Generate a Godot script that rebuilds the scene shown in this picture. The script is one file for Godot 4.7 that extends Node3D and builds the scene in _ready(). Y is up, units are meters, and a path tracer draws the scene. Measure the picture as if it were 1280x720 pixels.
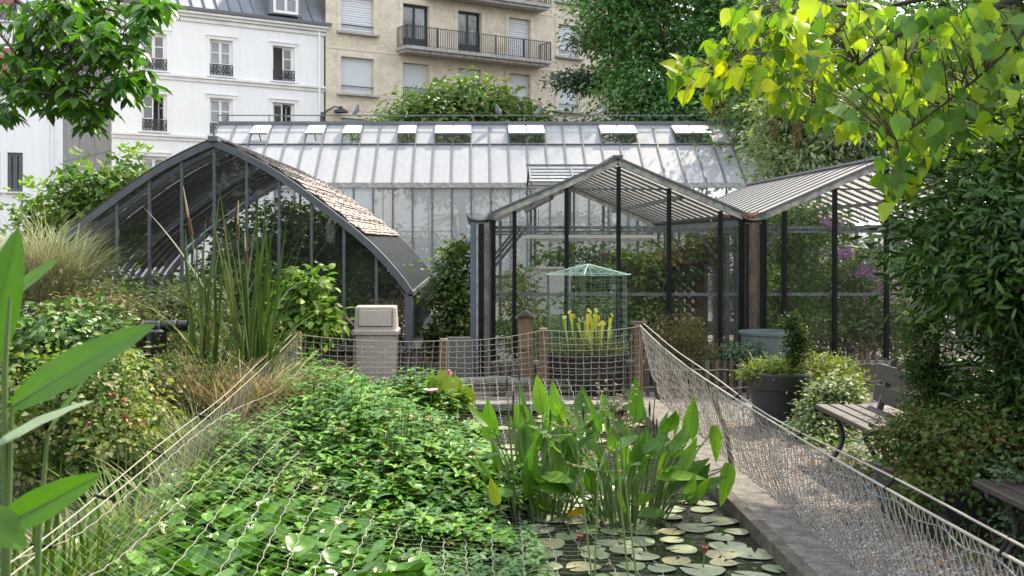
extends Node3D
# A botanical garden pond with greenhouses. Metres, y up; the camera stands at x 0, z 0 and looks along -z.

const F := 1400.0
const EYE := 1.8
var counts := {}
var M := {}
var TX := {}
var L := {}
var rng := RandomNumberGenerator.new()

# ---------- placing ----------
func at(px: float, py: float, d: float) -> Vector3:
	return Vector3((px - 590.0) / F * d, EYE - (py - 300.0) / F * d, -d)

func numbered(called: String) -> String:
	counts[called] = counts.get(called, 0) + 1
	return called if counts[called] == 1 else "%s_%03d" % [called, counts[called] - 1]

func tag(o: Node, label: String, category: String, group := "", kind := "") -> Node:
	o.set_meta("label", label)
	o.set_meta("category", category)
	if group != "": o.set_meta("group", group)
	if kind != "": o.set_meta("kind", kind)
	return o

func thing(called: String, label: String, category: String, where := Vector3.ZERO, turn := 0.0, group := "") -> Node3D:
	var o := Node3D.new()
	o.name = numbered(called)
	add_child(o)
	o.position = where
	o.rotation.y = turn
	tag(o, label, category, group)
	return o

func obj(called: String, mesh: Mesh, m: Material, parent: Node = null, where := Vector3.ZERO, b := Basis.IDENTITY) -> MeshInstance3D:
	var o := MeshInstance3D.new()
	o.mesh = mesh
	o.material_override = m
	o.transform = Transform3D(b, where)
	if parent == null:
		o.name = numbered(called)
		add_child(o)
	else:
		o.name = called
		parent.add_child(o, true)
	return o

func structure(called: String, label: String, category: String, mesh: Mesh, m: Material, where := Vector3.ZERO) -> MeshInstance3D:
	var o := obj(called, mesh, m, null, where)
	tag(o, label, category, "", "structure")
	return o

# ---------- materials ----------
func lin(r: float, g: float, b: float, a := 1.0) -> Color:
	var c := Color(r, g, b).linear_to_srgb()
	c.a = a
	return c

func noise_tex(called: String, freq: float, octaves: int, lo: float, hi: float, seedn: int, ty := FastNoiseLite.TYPE_SIMPLEX_SMOOTH, size := 512) -> Texture2D:
	if TX.has(called): return TX[called]
	var n := FastNoiseLite.new()
	n.noise_type = ty
	n.seed = seedn
	n.frequency = freq
	n.fractal_octaves = octaves
	var t := NoiseTexture2D.new()
	t.width = size
	t.height = size
	t.seamless = true
	t.noise = n
	var g := Gradient.new()
	g.set_color(0, Color(lo, lo, lo))
	g.set_color(1, Color(hi, hi, hi))
	t.color_ramp = g
	TX[called] = t
	return t

func ramp_tex(called: String, freq: float, octaves: int, stops: Array, seedn: int, ty := FastNoiseLite.TYPE_SIMPLEX_SMOOTH, size := 1024) -> Texture2D:
	if TX.has(called): return TX[called]
	var n := FastNoiseLite.new()
	n.noise_type = ty
	n.seed = seedn
	n.frequency = freq
	n.fractal_octaves = octaves
	var t := NoiseTexture2D.new()
	t.width = size
	t.height = size
	t.seamless = true
	t.noise = n
	var g := Gradient.new()
	var off := PackedFloat32Array()
	var cs := PackedColorArray()
	for s in stops:
		off.append(s[0])
		cs.append(s[1])
	g.offsets = off
	g.colors = cs
	t.color_ramp = g
	TX[called] = t
	return t

func mat(called: String, c: Color, rough := 0.7, o := {}) -> StandardMaterial3D:
	if M.has(called): return M[called]
	var m := StandardMaterial3D.new()
	m.resource_name = called
	m.albedo_color = c
	m.roughness = rough
	m.metallic_specular = o.get("spec", 0.5)
	m.metallic = o.get("metal", 0.0)
	if o.has("tex"):
		m.albedo_texture = o.tex
		m.uv1_triplanar = true
		m.uv1_world_triplanar = o.get("world", true)
		var s = o.get("scale", 1.0)
		m.uv1_scale = s if s is Vector3 else Vector3(s, s, s)
		m.uv1_offset = o.get("off", Vector3.ZERO)
	if o.has("detail"):
		m.detail_enabled = true
		m.detail_albedo = o.detail
		m.detail_blend_mode = BaseMaterial3D.BLEND_MODE_MUL
		m.detail_uv_layer = BaseMaterial3D.DETAIL_UV_2
		m.uv2_triplanar = true
		m.uv2_world_triplanar = true
		var s2 = o.get("dscale", 0.3)
		m.uv2_scale = s2 if s2 is Vector3 else Vector3(s2, s2, s2)
	if o.has("bump"):
		m.heightmap_enabled = true
		m.heightmap_texture = o.bump
		m.heightmap_scale = o.get("bump_cm", 0.5)
		if not o.has("tex"):
			m.uv1_triplanar = true
			m.uv1_world_triplanar = true
			var s3 = o.get("scale", 1.0)
			m.uv1_scale = s3 if s3 is Vector3 else Vector3(s3, s3, s3)
	if c.a < 1.0: m.transparency = BaseMaterial3D.TRANSPARENCY_ALPHA
	if o.has("back"):
		m.backlight_enabled = true
		m.backlight = o.back
	if o.get("vc", false): m.vertex_color_use_as_albedo = true
	m.cull_mode = BaseMaterial3D.CULL_DISABLED
	M[called] = m
	return m

# the veins of a leaf: a midrib, side veins and a faint mottle; the leaf lies along v with its midrib at u 0.5
func vein_tex(called: String, radial := false) -> Texture2D:
	if TX.has(called): return TX[called]
	var n := FastNoiseLite.new()
	n.seed = 12
	n.frequency = 0.03
	n.fractal_octaves = 4
	var im := Image.create(256, 256, false, Image.FORMAT_RGB8)
	for j in 256:
		for i in 256:
			var u := (i + 0.5) / 256.0
			var v := (j + 0.5) / 256.0
			var m := n.get_noise_2d(i, j)
			var c := Color(1, 1, 1) * (0.93 + 0.10 * m)
			if radial:
				var p := Vector2(u - 0.5, v - 0.5)
				var a := absf(fposmod(p.angle() * 17.0 / TAU + 0.15 * m, 1.0) - 0.5)
				var vein := smoothstep(0.40, 0.48, a) * smoothstep(0.5, 0.1, p.length())
				c = c.lerp(Color(0.72, 0.78, 0.62), 0.55 * vein)
				if m > 0.30: c = c.lerp(Color(0.66, 0.50, 0.32), smoothstep(0.30, 0.40, m))
			else:
				var x := absf(u - 0.5)
				var side := absf(fposmod((v - x * 0.85 + 0.02 * m) / 0.13, 1.0) - 0.5)
				var vein := maxf(smoothstep(0.014, 0.006, x), 0.55 * smoothstep(0.41, 0.47, side))
				c = c.lerp(Color(0.70, 0.72, 0.55), vein)
				if m > 0.36: c = c.lerp(Color(0.80, 0.62, 0.40), 0.8 * smoothstep(0.36, 0.44, m))
			im.set_pixel(i, j, Color(c.r, c.g, c.b))
	TX[called] = ImageTexture.create_from_image(im)
	return TX[called]

# ---------- mesh building ----------
func st_new() -> SurfaceTool:
	var st := SurfaceTool.new()
	st.begin(Mesh.PRIMITIVE_TRIANGLES)
	return st

func quad(st: SurfaceTool, a: Vector3, b: Vector3, c: Vector3, d: Vector3, n := Vector3.ZERO) -> void:
	# a b c d clockwise seen from the front
	var nn := n if n != Vector3.ZERO else (c - a).cross(b - a).normalized()
	var order := [a, b, c, a, c, d]
	if (c - a).cross(b - a).dot(nn) + (d - a).cross(c - a).dot(nn) < 0.0: order = [a, c, b, a, d, c]
	for v in order:
		st.set_normal(nn)
		st.add_vertex(v)

func box(st: SurfaceTool, c: Vector3, s: Vector3, b := Basis.IDENTITY) -> void:
	var h := s * 0.5
	for k in 3:
		for sg in [-1.0, 1.0]:
			var n := Vector3.ZERO
			n[k] = sg
			var u := Vector3.ZERO
			u[(k + 1) % 3] = h[(k + 1) % 3]
			var v := Vector3.ZERO
			v[(k + 2) % 3] = h[(k + 2) % 3]
			var o := n * h[k]
			var p := [o - u - v, o + u - v, o + u + v, o - u + v]
			if sg > 0: p.reverse()
			quad(st, c + b * p[0], c + b * p[1], c + b * p[2], c + b * p[3], b * n)

func box_mesh(s: Vector3, c := Vector3.ZERO) -> ArrayMesh:
	var st := st_new()
	box(st, c, s)
	return st.commit()

func chamfer_box(s: Vector3, ch: float) -> ArrayMesh:
	# an upright box with its four upright edges and top edges cut
	var st := st_new()
	var x := s.x / 2.0
	var z := s.z / 2.0
	var ring := func(y: float, inset: float) -> Array:
		var a := x - inset
		var b := z - inset
		return [Vector3(-a + ch, y, -b), Vector3(a - ch, y, -b), Vector3(a, y, -b + ch), Vector3(a, y, b - ch), Vector3(a - ch, y, b), Vector3(-a + ch, y, b), Vector3(-a, y, b - ch), Vector3(-a, y, -b + ch)]
	var r0: Array = ring.call(0.0, 0.0)
	var r1: Array = ring.call(s.y - ch, 0.0)
	var r2: Array = ring.call(s.y, ch * 0.8)
	for i in 8:
		var j := (i + 1) % 8
		quad(st, r0[j], r1[j], r1[i], r0[i])
		quad(st, r1[j], r2[j], r2[i], r1[i])
	for i in range(1, 7):
		st.set_normal(Vector3.UP)
		for v in [r2[0], r2[i], r2[i + 1]]:
			st.set_normal(Vector3.UP)
			st.add_vertex(v)
	return st.commit()

func bar(st: SurfaceTool, a: Vector3, b: Vector3, w: float, h: float, up := Vector3.UP) -> void:
	var z := (b - a)
	var l := z.length()
	z = z / l
	var x := up.cross(z)
	if x.length() < 0.01: x = Vector3.RIGHT.cross(z)
	x = x.normalized()
	var y := z.cross(x)
	box(st, (a + b) * 0.5, Vector3(w, h, l), Basis(x, y, z))

func bar_mesh(a: Vector3, b: Vector3, w: float, h: float, up := Vector3.UP) -> ArrayMesh:
	var st := st_new()
	bar(st, a, b, w, h, up)
	return st.commit()

func tube(st: SurfaceTool, pts: Array, rad: Array, sides := 6, capped := true) -> void:
	var rings := []
	var prev := Vector3.ZERO
	for i in pts.size():
		var d: Vector3 = (pts[mini(i + 1, pts.size() - 1)] - pts[maxi(i - 1, 0)]).normalized()
		var x := prev - d * prev.dot(d) if prev != Vector3.ZERO else d.cross(Vector3.UP if absf(d.y) < 0.9 else Vector3.RIGHT)
		x = x.normalized()
		prev = x
		var y := d.cross(x)
		var r: float = rad[mini(i, rad.size() - 1)]
		var ring := []
		for k in sides:
			var a := TAU * k / sides
			var n := x * cos(a) + y * sin(a)
			ring.append([pts[i] + n * r, n])
		rings.append(ring)
	for i in rings.size() - 1:
		for k in sides:
			var k2 := (k + 1) % sides
			for q in [rings[i][k], rings[i + 1][k], rings[i + 1][k2], rings[i][k], rings[i + 1][k2], rings[i][k2]]:
				st.set_normal(q[1])
				st.add_vertex(q[0])
	if capped:
		for e in [0, rings.size() - 1]:
			var n2: Vector3 = (pts[0] - pts[1]).normalized() if e == 0 else (pts[-1] - pts[-2]).normalized()
			for k in range(1, sides - 1):
				for q in [rings[e][0], rings[e][k], rings[e][k + 1]]:
					st.set_normal(n2)
					st.add_vertex(q[0])

func tube_mesh(pts: Array, rad: Array, sides := 6) -> ArrayMesh:
	var st := st_new()
	tube(st, pts, rad, sides)
	return st.commit()

func lathe(prof: Array, segs := 24) -> ArrayMesh:
	# prof: Vector2(radius, height) from the bottom up; flat bands between the points
	var st := st_new()
	for i in prof.size() - 1:
		var p: Vector2 = prof[i]
		var q: Vector2 = prof[i + 1]
		var sl := Vector2(q.y - p.y, p.x - q.x).normalized()
		for k in segs:
			var a := TAU * k / segs
			var b := TAU * (k + 1) / segs
			var na := Vector3(cos(a) * sl.x, sl.y, sin(a) * sl.x)
			var nb := Vector3(cos(b) * sl.x, sl.y, sin(b) * sl.x)
			var v := [Vector3(cos(a) * p.x, p.y, sin(a) * p.x), Vector3(cos(b) * p.x, p.y, sin(b) * p.x), Vector3(cos(b) * q.x, q.y, sin(b) * q.x), Vector3(cos(a) * q.x, q.y, sin(a) * q.x)]
			var ns := [na, nb, nb, na]
			for t in [0, 1, 2, 0, 2, 3]:
				st.set_normal(ns[t])
				st.add_vertex(v[t])
	return st.commit()

# a leaf: stalk at the origin, tip at +z 1, upper side +y. ts: stations along it; ws: half widths there
func leaf_mesh(ts: Array, ws: Array, fold := 0.25, droop := 0.2, stalk := 0.0, wave := 0.0) -> ArrayMesh:
	var st := st_new()
	var rows := []
	for i in ts.size():
		var t: float = ts[i]
		var y := -droop * t * t
		var wv := wave * sin(i * 2.1)
		rows.append([Vector3(-ws[i], y + fold * ws[i] + wv, t), Vector3(0, y, t), Vector3(ws[i], y + fold * ws[i] - wv, t)])
	if stalk > 0.0:
		var w := 0.012
		st.set_smooth_group(-1)
		for v in [Vector3(-w, -0.01, -stalk), Vector3(w, -0.01, -stalk), Vector3(w, 0, 0), Vector3(-w, -0.01, -stalk), Vector3(w, 0, 0), Vector3(-w, 0, 0)]:
			st.add_vertex(v)
	st.set_smooth_group(1)
	for i in rows.size() - 1:
		for k in 2:
			var a: Vector3 = rows[i][k]
			var b: Vector3 = rows[i][k + 1]
			var c: Vector3 = rows[i + 1][k + 1]
			var d: Vector3 = rows[i + 1][k]
			if not a.is_equal_approx(b):
				for v in [a, b, c]: st.add_vertex(v)
			if not c.is_equal_approx(d):
				for v in [a, c, d]: st.add_vertex(v)
	st.generate_normals()
	st.index()
	return st.commit()

# a grass blade, base at the origin, growing along +y to height 1 and bending towards +z
func blade_mesh(w: float, bend: float, n := 6, tip_fall := 0.0, colors: Array = []) -> ArrayMesh:
	var st := st_new()
	var rows := []
	for i in n + 1:
		var t := float(i) / n
		var ww := w * (1.0 - pow(t, 2.5)) * 0.5 + 0.0005
		var p := Vector3(0, t - tip_fall * t * t * t, bend * t * t)
		rows.append([p + Vector3(-ww, 0, -0.12 * ww), p + Vector3(ww, 0, -0.12 * ww), t])
	for i in n:
		for q in [[0, 0], [1, 1], [0, 1], [0, 0], [1, 0], [1, 1]]:
			var r: Array = rows[i + q[0]]
			if colors.size() == 2:
				st.set_color((colors[0] as Color).lerp(colors[1], r[2]))
			st.add_vertex(r[q[1]])
	st.generate_normals()
	st.index()
	return st.commit()

class Buf:
	var d := PackedFloat32Array()
	var n := 0
	func push(b: Basis, o: Vector3, c: Color) -> void:
		d.append_array([b.x.x, b.y.x, b.z.x, o.x, b.x.y, b.y.y, b.z.y, o.y, b.x.z, b.y.z, b.z.z, o.z, c.r, c.g, c.b, 1.0])
		n += 1

func many(called: String, buf: Buf, mesh: Mesh, m: Material, parent: Node = null, kind := "stuff") -> MultiMeshInstance3D:
	var mm := MultiMesh.new()
	mm.transform_format = MultiMesh.TRANSFORM_3D
	mm.use_colors = true
	mm.mesh = mesh
	mm.instance_count = buf.n
	mm.buffer = buf.d
	var o := MultiMeshInstance3D.new()
	o.multimesh = mm
	o.material_override = m
	if parent == null:
		o.name = numbered(called)
		add_child(o)
	else:
		o.name = called
		parent.add_child(o, true)
	if kind != "": o.set_meta("kind", kind)
	return o

func rdir() -> Vector3:
	var v := Vector3(rng.randfn(), rng.randfn(), rng.randfn())
	return v.normalized() if v.length() > 0.001 else Vector3.UP

func frame(n: Vector3, f: Vector3) -> Basis:
	# y along n, z as near f as can be
	n = n.normalized()
	var x := n.cross(f)
	if x.length() < 0.001: x = n.cross(Vector3(0.3, 0.5, 0.8))
	x = x.normalized()
	return Basis(x, n, x.cross(n))

func jit(c: Color, k: float) -> Color:
	var s := 1.0 + rng.randf_range(-k, k)
	return Color(c.r * s * (1.0 + rng.randf_range(-k, k) * 0.5), c.g * s, c.b * s * (1.0 + rng.randf_range(-k, k) * 0.5))

# leaves in sprays spread through ellipsoids: blobs are [centre, radii, how many sprays]
func sprays(buf: Buf, blobs: Array, per: int, spray_r: float, s0: float, s1: float, pal: Array, up := 0.7, hang := 0.0, fill := 0.45, flat := 0.6) -> Array:
	var centres := []
	for b in blobs:
		for k in int(b[2]):
			var dir := rdir()
			var rf := pow(rng.randf(), fill)
			var r: Vector3 = b[1]
			var c: Vector3 = b[0] + Vector3(dir.x * r.x, dir.y * r.y, dir.z * r.z) * rf
			centres.append(c)
			var tone: Color = (pal[rng.randi() % pal.size()] as Color).lerp(pal[rng.randi() % pal.size()], rng.randf() * 0.6)
			var ax := (dir + Vector3(0, 0.2, 0) + rdir() * 0.5).normalized()
			for i in per:
				var off := Vector3(rng.randfn(), rng.randfn() * flat, rng.randfn()) * spray_r * 0.5
				var n := (Vector3(0, up, 0) + dir * 0.35 + rdir() * 0.75).normalized()
				var f := (ax * 0.6 + off.normalized() * 0.7 + rdir() * 0.4 + Vector3(0, -hang, 0)).normalized()
				var s := rng.randf_range(s0, s1)
				buf.push(frame(n, f).scaled(Vector3(s, s, s)), c + off, jit(tone * 0.86, 0.26))
	return centres

# blades: a tuft at base; lean up to spread radians
func tuft(buf: Buf, base: Vector3, r: float, n: int, h0: float, h1: float, spread: float, pal: Array, wide := 1.0) -> void:
	for i in n:
		var a := rng.randf() * TAU
		var q := sqrt(rng.randf())
		var out := Vector3(cos(a), 0, sin(a))
		var h := rng.randf_range(h0, h1)
		var lean := spread * (0.25 + 0.75 * q) * rng.randf_range(0.4, 1.1)
		var tw := rng.randfn() * 0.5
		var b := Basis(Vector3.UP, atan2(out.x, out.z) + tw) * Basis(Vector3.RIGHT, lean)
		var ws := wide * rng.randf_range(0.7, 1.3)
		buf.push(b * Basis.from_scale(Vector3(ws, h, h)), base + out * r * q, jit(pal[rng.randi() % pal.size()], 0.2))

func limb(a: Vector3, b: Vector3, r0: float, r1: float, bow := 0.1, n := 6) -> ArrayMesh:
	var pts := []
	var rad := []
	var side := (b - a).cross(rdir()).normalized() * (b - a).length() * bow
	for i in n + 1:
		var t := float(i) / n
		pts.append(a.lerp(b, t) + side * sin(t * PI) + rdir() * (b - a).length() * 0.012)
		rad.append(lerpf(r0, r1, t))
	return tube_mesh(pts, rad, 7)

func _ready() -> void:
	rng.seed = 20240611
	camera_and_light()
	materials()
	leaf_shapes()
	setting()
	white_building()
	beige_building()
	panel_building()
	far_trees()
	trees_behind()
	palm_house()
	tunnel_house()
	gable_houses()
	house_plants()
	garden_objects()
	bank_plants()
	pond_plants()
	path_plants()
	nets()
	overhanging_trees()
	foreground()

func camera_and_light() -> void:
	var cam := Camera3D.new()
	cam.name = "camera"
	cam.position = Vector3(0, EYE, 0)
	cam.projection = Camera3D.PROJECTION_FRUSTUM
	cam.near = 0.05
	cam.far = 400.0
	cam.size = 720.0 / F * 0.05
	cam.frustum_offset = Vector2(50.0 / F * 0.05, -60.0 / F * 0.05)
	var at_lens := CameraAttributesPhysical.new()
	at_lens.frustum_focal_length = 35.0
	at_lens.exposure_aperture = 5.0
	at_lens.frustum_focus_distance = 12.0
	cam.attributes = at_lens
	add_child(cam)
	cam.projection = Camera3D.PROJECTION_FRUSTUM
	cam.near = 0.05
	cam.far = 400.0
	cam.size = 720.0 / F * 0.05
	cam.frustum_offset = Vector2(50.0 / F * 0.05, -60.0 / F * 0.05)
	cam.current = true
	var sky := ProceduralSkyMaterial.new()
	sky.sky_top_color = lin(0.70, 0.76, 0.86)
	sky.sky_horizon_color = lin(0.93, 0.93, 0.92)
	sky.sky_curve = 0.25
	sky.ground_bottom_color = lin(0.10, 0.10, 0.09)
	sky.ground_horizon_color = lin(0.30, 0.30, 0.29)
	sky.sun_angle_max = 12.0
	var e := Environment.new()
	e.background_mode = Environment.BG_SKY
	e.sky = Sky.new()
	e.sky.sky_material = sky
	e.tonemap_mode = Environment.TONE_MAPPER_LINEAR
	e.tonemap_exposure = 2.7
	e.sdfgi_enabled = true
	e.ssao_enabled = true
	e.ssil_enabled = true
	var w := WorldEnvironment.new()
	w.name = "environment"
	w.environment = e
	add_child(w)
	var sun := DirectionalLight3D.new()
	sun.name = "sun"
	sun.light_energy = 1.4
	sun.light_color = Color(1.0, 0.95, 0.86)
	sun.light_angular_distance = 1.5
	sun.shadow_enabled = true
	add_child(sun)
	sun.look_at_from_position(Vector3(0.454, 0.80, -0.50), Vector3.ZERO, Vector3.UP)

func materials() -> void:
	var fine := noise_tex("fine", 0.06, 4, 0.72, 1.0, 3)
	var blot := noise_tex("blot", 0.012, 5, 0.62, 1.0, 7)
	var blot2 := noise_tex("blot_soft", 0.009, 5, 0.85, 1.0, 17)
	var grain := noise_tex("grain", 0.05, 5, 0.45, 1.0, 11, FastNoiseLite.TYPE_PERLIN)
	TX.grain = grain
	mat("soil", lin(0.10, 0.078, 0.058), 0.95, {"tex": blot, "scale": 0.8, "detail": grain, "dscale": 2.5, "bump": fine, "bump_cm": 3.0})
	var gravel := ramp_tex("gravel", 0.11, 2, [[0.0, lin(0.09, 0.072, 0.06)], [0.35, lin(0.19, 0.155, 0.135)], [0.6, lin(0.32, 0.275, 0.245)], [1.0, lin(0.50, 0.445, 0.41)]], 5, FastNoiseLite.TYPE_CELLULAR)
	mat("gravel", Color.WHITE, 0.92, {"tex": gravel, "scale": 1.4, "detail": blot, "dscale": 0.55, "bump": gravel, "bump_cm": 1.0})
	mat("water", lin(0.018, 0.022, 0.014), 0.04, {"spec": 0.55, "bump": noise_tex("ripple", 0.01, 3, 0.0, 1.0, 23), "bump_cm": 0.7, "scale": 0.7})
	mat("concrete", lin(0.41, 0.365, 0.325), 0.9, {"tex": blot, "scale": 1.1, "detail": grain, "dscale": 3.0, "bump": grain, "bump_cm": 0.3})
	mat("stone_pale", lin(0.42, 0.40, 0.37), 0.9, {"tex": fine, "scale": 2.0, "detail": blot, "dscale": 0.7})
	var wood := Vector3(9, 1.1, 9)
	mat("wood_grey", lin(0.27, 0.245, 0.22), 0.85, {"tex": grain, "scale": wood, "detail": blot2, "dscale": 1.3, "bump": grain, "bump_cm": 0.25})
	mat("wood_beam", lin(0.27, 0.225, 0.17), 0.85, {"tex": grain, "scale": Vector3(9, 9, 0.8), "detail": blot, "dscale": 1.3, "bump": grain, "bump_cm": 0.3})
	mat("wood_brown", lin(0.235, 0.165, 0.115), 0.8, {"tex": grain, "scale": wood, "bump": grain, "bump_cm": 0.25})
	mat("wood_brown_b", lin(0.17, 0.12, 0.085), 0.8, {"tex": grain, "scale": wood, "bump": grain, "bump_cm": 0.25})
	mat("wood_red", lin(0.31, 0.205, 0.125), 0.75, {"tex": grain, "scale": wood, "bump": grain, "bump_cm": 0.2})
	mat("wood_trellis", lin(0.16, 0.085, 0.05), 0.75, {"tex": grain, "scale": wood})
	mat("wood_dark", lin(0.085, 0.066, 0.055), 0.6, {"tex": grain, "scale": Vector3(8, 8, 0.9)})
	mat("plaster_white", lin(0.86, 0.855, 0.845), 0.9, {"tex": noise_tex("streak", 0.014, 5, 0.95, 1.0, 37), "scale": Vector3(0.55, 0.07, 0.55), "detail": noise_tex("fine_soft", 0.06, 4, 0.93, 1.0, 31), "dscale": 0.8})
	mat("plaster_trim", lin(0.80, 0.79, 0.775), 0.88, {"tex": blot2, "scale": 0.3})
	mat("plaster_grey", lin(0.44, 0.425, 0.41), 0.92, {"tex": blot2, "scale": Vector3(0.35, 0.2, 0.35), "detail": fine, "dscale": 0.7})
	mat("stone_beige", lin(0.85, 0.735, 0.585), 0.9, {"tex": blot2, "scale": 0.25, "detail": noise_tex("stone_soft", 0.03, 5, 0.84, 1.0, 41), "dscale": 0.35})
	mat("stone_trim", lin(0.72, 0.63, 0.51), 0.9, {"tex": blot2, "scale": 0.4})
	mat("stone_slab", lin(0.56, 0.53, 0.50), 0.9, {"tex": blot, "scale": 0.6})
	mat("shutter", lin(0.58, 0.60, 0.62), 0.6)
	mat("shutter_slat", lin(0.66, 0.68, 0.71), 0.6)
	mat("zinc", lin(0.20, 0.215, 0.24), 0.45, {"metal": 0.35, "tex": blot2, "scale": 0.5})
	mat("iron", lin(0.03, 0.03, 0.035), 0.5)
	mat("iron_grey", lin(0.10, 0.105, 0.115), 0.5)
	mat("frame_white", lin(0.72, 0.72, 0.71), 0.55)
	mat("pane_reflection", lin(0.55, 0.56, 0.58), 0.9, {"tex": noise_tex("reflection_streak", 0.02, 3, 0.7, 1.0, 91), "scale": Vector3(2.5, 0.1, 2.5)})  # pale colour standing in for the bright reflection in window panes
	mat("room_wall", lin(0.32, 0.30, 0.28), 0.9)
	mat("window_glass", lin(0.10, 0.12, 0.13, 0.12), 0.03, {"spec": 0.7})
	mat("panel_red", lin(0.33, 0.145, 0.10), 0.7, {"tex": blot2, "scale": 0.5})
	mat("glass", lin(0.55, 0.60, 0.58, 0.02), 0.02, {"spec": 0.36})
	mat("glass_milky", lin(0.72, 0.76, 0.76, 0.22), 0.12)
	mat("glass_white", lin(0.58, 0.59, 0.625, 0.90), 0.5, {"back": lin(0.9, 0.9, 0.9), "tex": noise_tex("milk", 0.012, 5, 0.90, 1.0, 51), "scale": Vector3(0.9, 0.35, 0.5)})
	mat("roof_sheet", lin(0.80, 0.77, 0.75, 0.78), 0.55, {"back": lin(0.85, 0.84, 0.82), "tex": noise_tex("sheet_dirt", 0.02, 5, 0.70, 1.0, 61), "scale": Vector3(0.8, 0.8, 2.2)})
	mat("bar_steel", lin(0.17, 0.185, 0.20), 0.5, {"metal": 0.2, "tex": blot, "scale": 2.0})
	mat("bar_dark", lin(0.10, 0.105, 0.115), 0.55)
	mat("bar_black", lin(0.008, 0.008, 0.009), 0.6, {"spec": 0.3})
	mat("fascia", lin(0.46, 0.45, 0.42), 0.6, {"tex": blot, "scale": 1.2})
	mat("dim_glass_tone", lin(0.075, 0.085, 0.10), 0.42, {"tex": blot, "scale": 1.0})  # dim reflection of glass put into an opaque dark colour
	mat("arch_steel", lin(0.085, 0.095, 0.11), 0.45, {"tex": blot2, "scale": 1.4})
	mat("lath_a", lin(0.56, 0.45, 0.41), 0.85, {"tex": grain, "scale": Vector3(6, 6, 1.0)})
	mat("lath_b", lin(0.45, 0.35, 0.32), 0.85, {"tex": grain, "scale": Vector3(6, 6, 1.0)})
	mat("lath_dark", lin(0.065, 0.055, 0.05), 0.85)
	mat("panel_blue", lin(0.12, 0.145, 0.19), 0.5, {"tex": blot2, "scale": 1.0})
	mat("rust_wall", lin(0.33, 0.255, 0.18), 0.9, {"tex": blot, "scale": Vector3(3.0, 0.5, 3.0), "detail": grain, "dscale": 2.0})
	mat("bin_plastic", lin(0.42, 0.365, 0.32), 0.6, {"tex": noise_tex("bin_scuff", 0.03, 5, 0.86, 1.0, 71), "scale": 1.5})
	mat("bin_line", lin(0.12, 0.10, 0.09), 0.7)
	mat("pot_dark", lin(0.030, 0.032, 0.038), 0.55, {"tex": fine, "scale": 1.5, "bump": fine, "bump_cm": 0.1})
	mat("tub_green", lin(0.125, 0.165, 0.165), 0.6, {"tex": blot2, "scale": 1.6})
	mat("wood_pale", lin(0.36, 0.24, 0.14), 0.8, {"tex": grain, "scale": wood, "bump": grain, "bump_cm": 0.2})
	mat("tub_black", lin(0.018, 0.018, 0.02), 0.4)
	mat("rope", lin(0.52, 0.48, 0.42), 0.9, {"tex": noise_tex("rope_dirt", 0.05, 4, 0.55, 1.0, 95), "scale": 6.0})
	mat("rope_green", lin(0.30, 0.36, 0.33), 0.9, {"tex": TX.grain, "scale": 8.0})
	mat("net_mint", lin(0.36, 0.56, 0.46), 0.7)
	mat("pipe_black", lin(0.012, 0.012, 0.013), 0.3)
	mat("log_grey", lin(0.31, 0.295, 0.275), 0.9, {"tex": grain, "scale": Vector3(1.0, 8, 8), "bump": grain, "bump_cm": 0.6})
	mat("terracotta", lin(0.36, 0.17, 0.09), 0.8)
	mat("bark", lin(0.075, 0.058, 0.045), 0.9, {"tex": grain, "scale": Vector3(5, 1.2, 5), "bump": grain, "bump_cm": 1.0})
	mat("twig", lin(0.085, 0.06, 0.04), 0.85)
	mat("stem_green", lin(0.10, 0.17, 0.045), 0.6)
	mat("feather", lin(0.16, 0.17, 0.19), 0.7)
	mat("feather_pale", lin(0.34, 0.35, 0.37), 0.7)
	# leaves take their colour from each copy
	mat("leaf", Color.WHITE, 0.45, {"vc": true, "back": lin(0.72, 0.85, 0.3), "spec": 0.3})
	mat("leaf_gloss", Color.WHITE, 0.28, {"vc": true, "back": lin(0.34, 0.42, 0.12), "spec": 0.36})
	mat("leaf_dry", Color.WHITE, 0.85, {"vc": true, "back": lin(0.45, 0.42, 0.36), "spec": 0.25})
	mat("petal", Color.WHITE, 0.6, {"vc": true, "back": lin(0.7, 0.6, 0.65), "spec": 0.3})
	mat("stone_bits", Color.WHITE, 0.9, {"vc": true, "spec": 0.3})

func solid_leaf(called: String, r: float, g: float, b: float, back: Color, rough := 0.4) -> StandardMaterial3D:
	return mat(called, lin(r, g, b), rough, {"back": back, "tex": vein_tex("leaf_veins"), "scale": 1.0, "off": Vector3(0.5, 0.5, 0.0), "world": false, "spec": 0.32})

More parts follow.
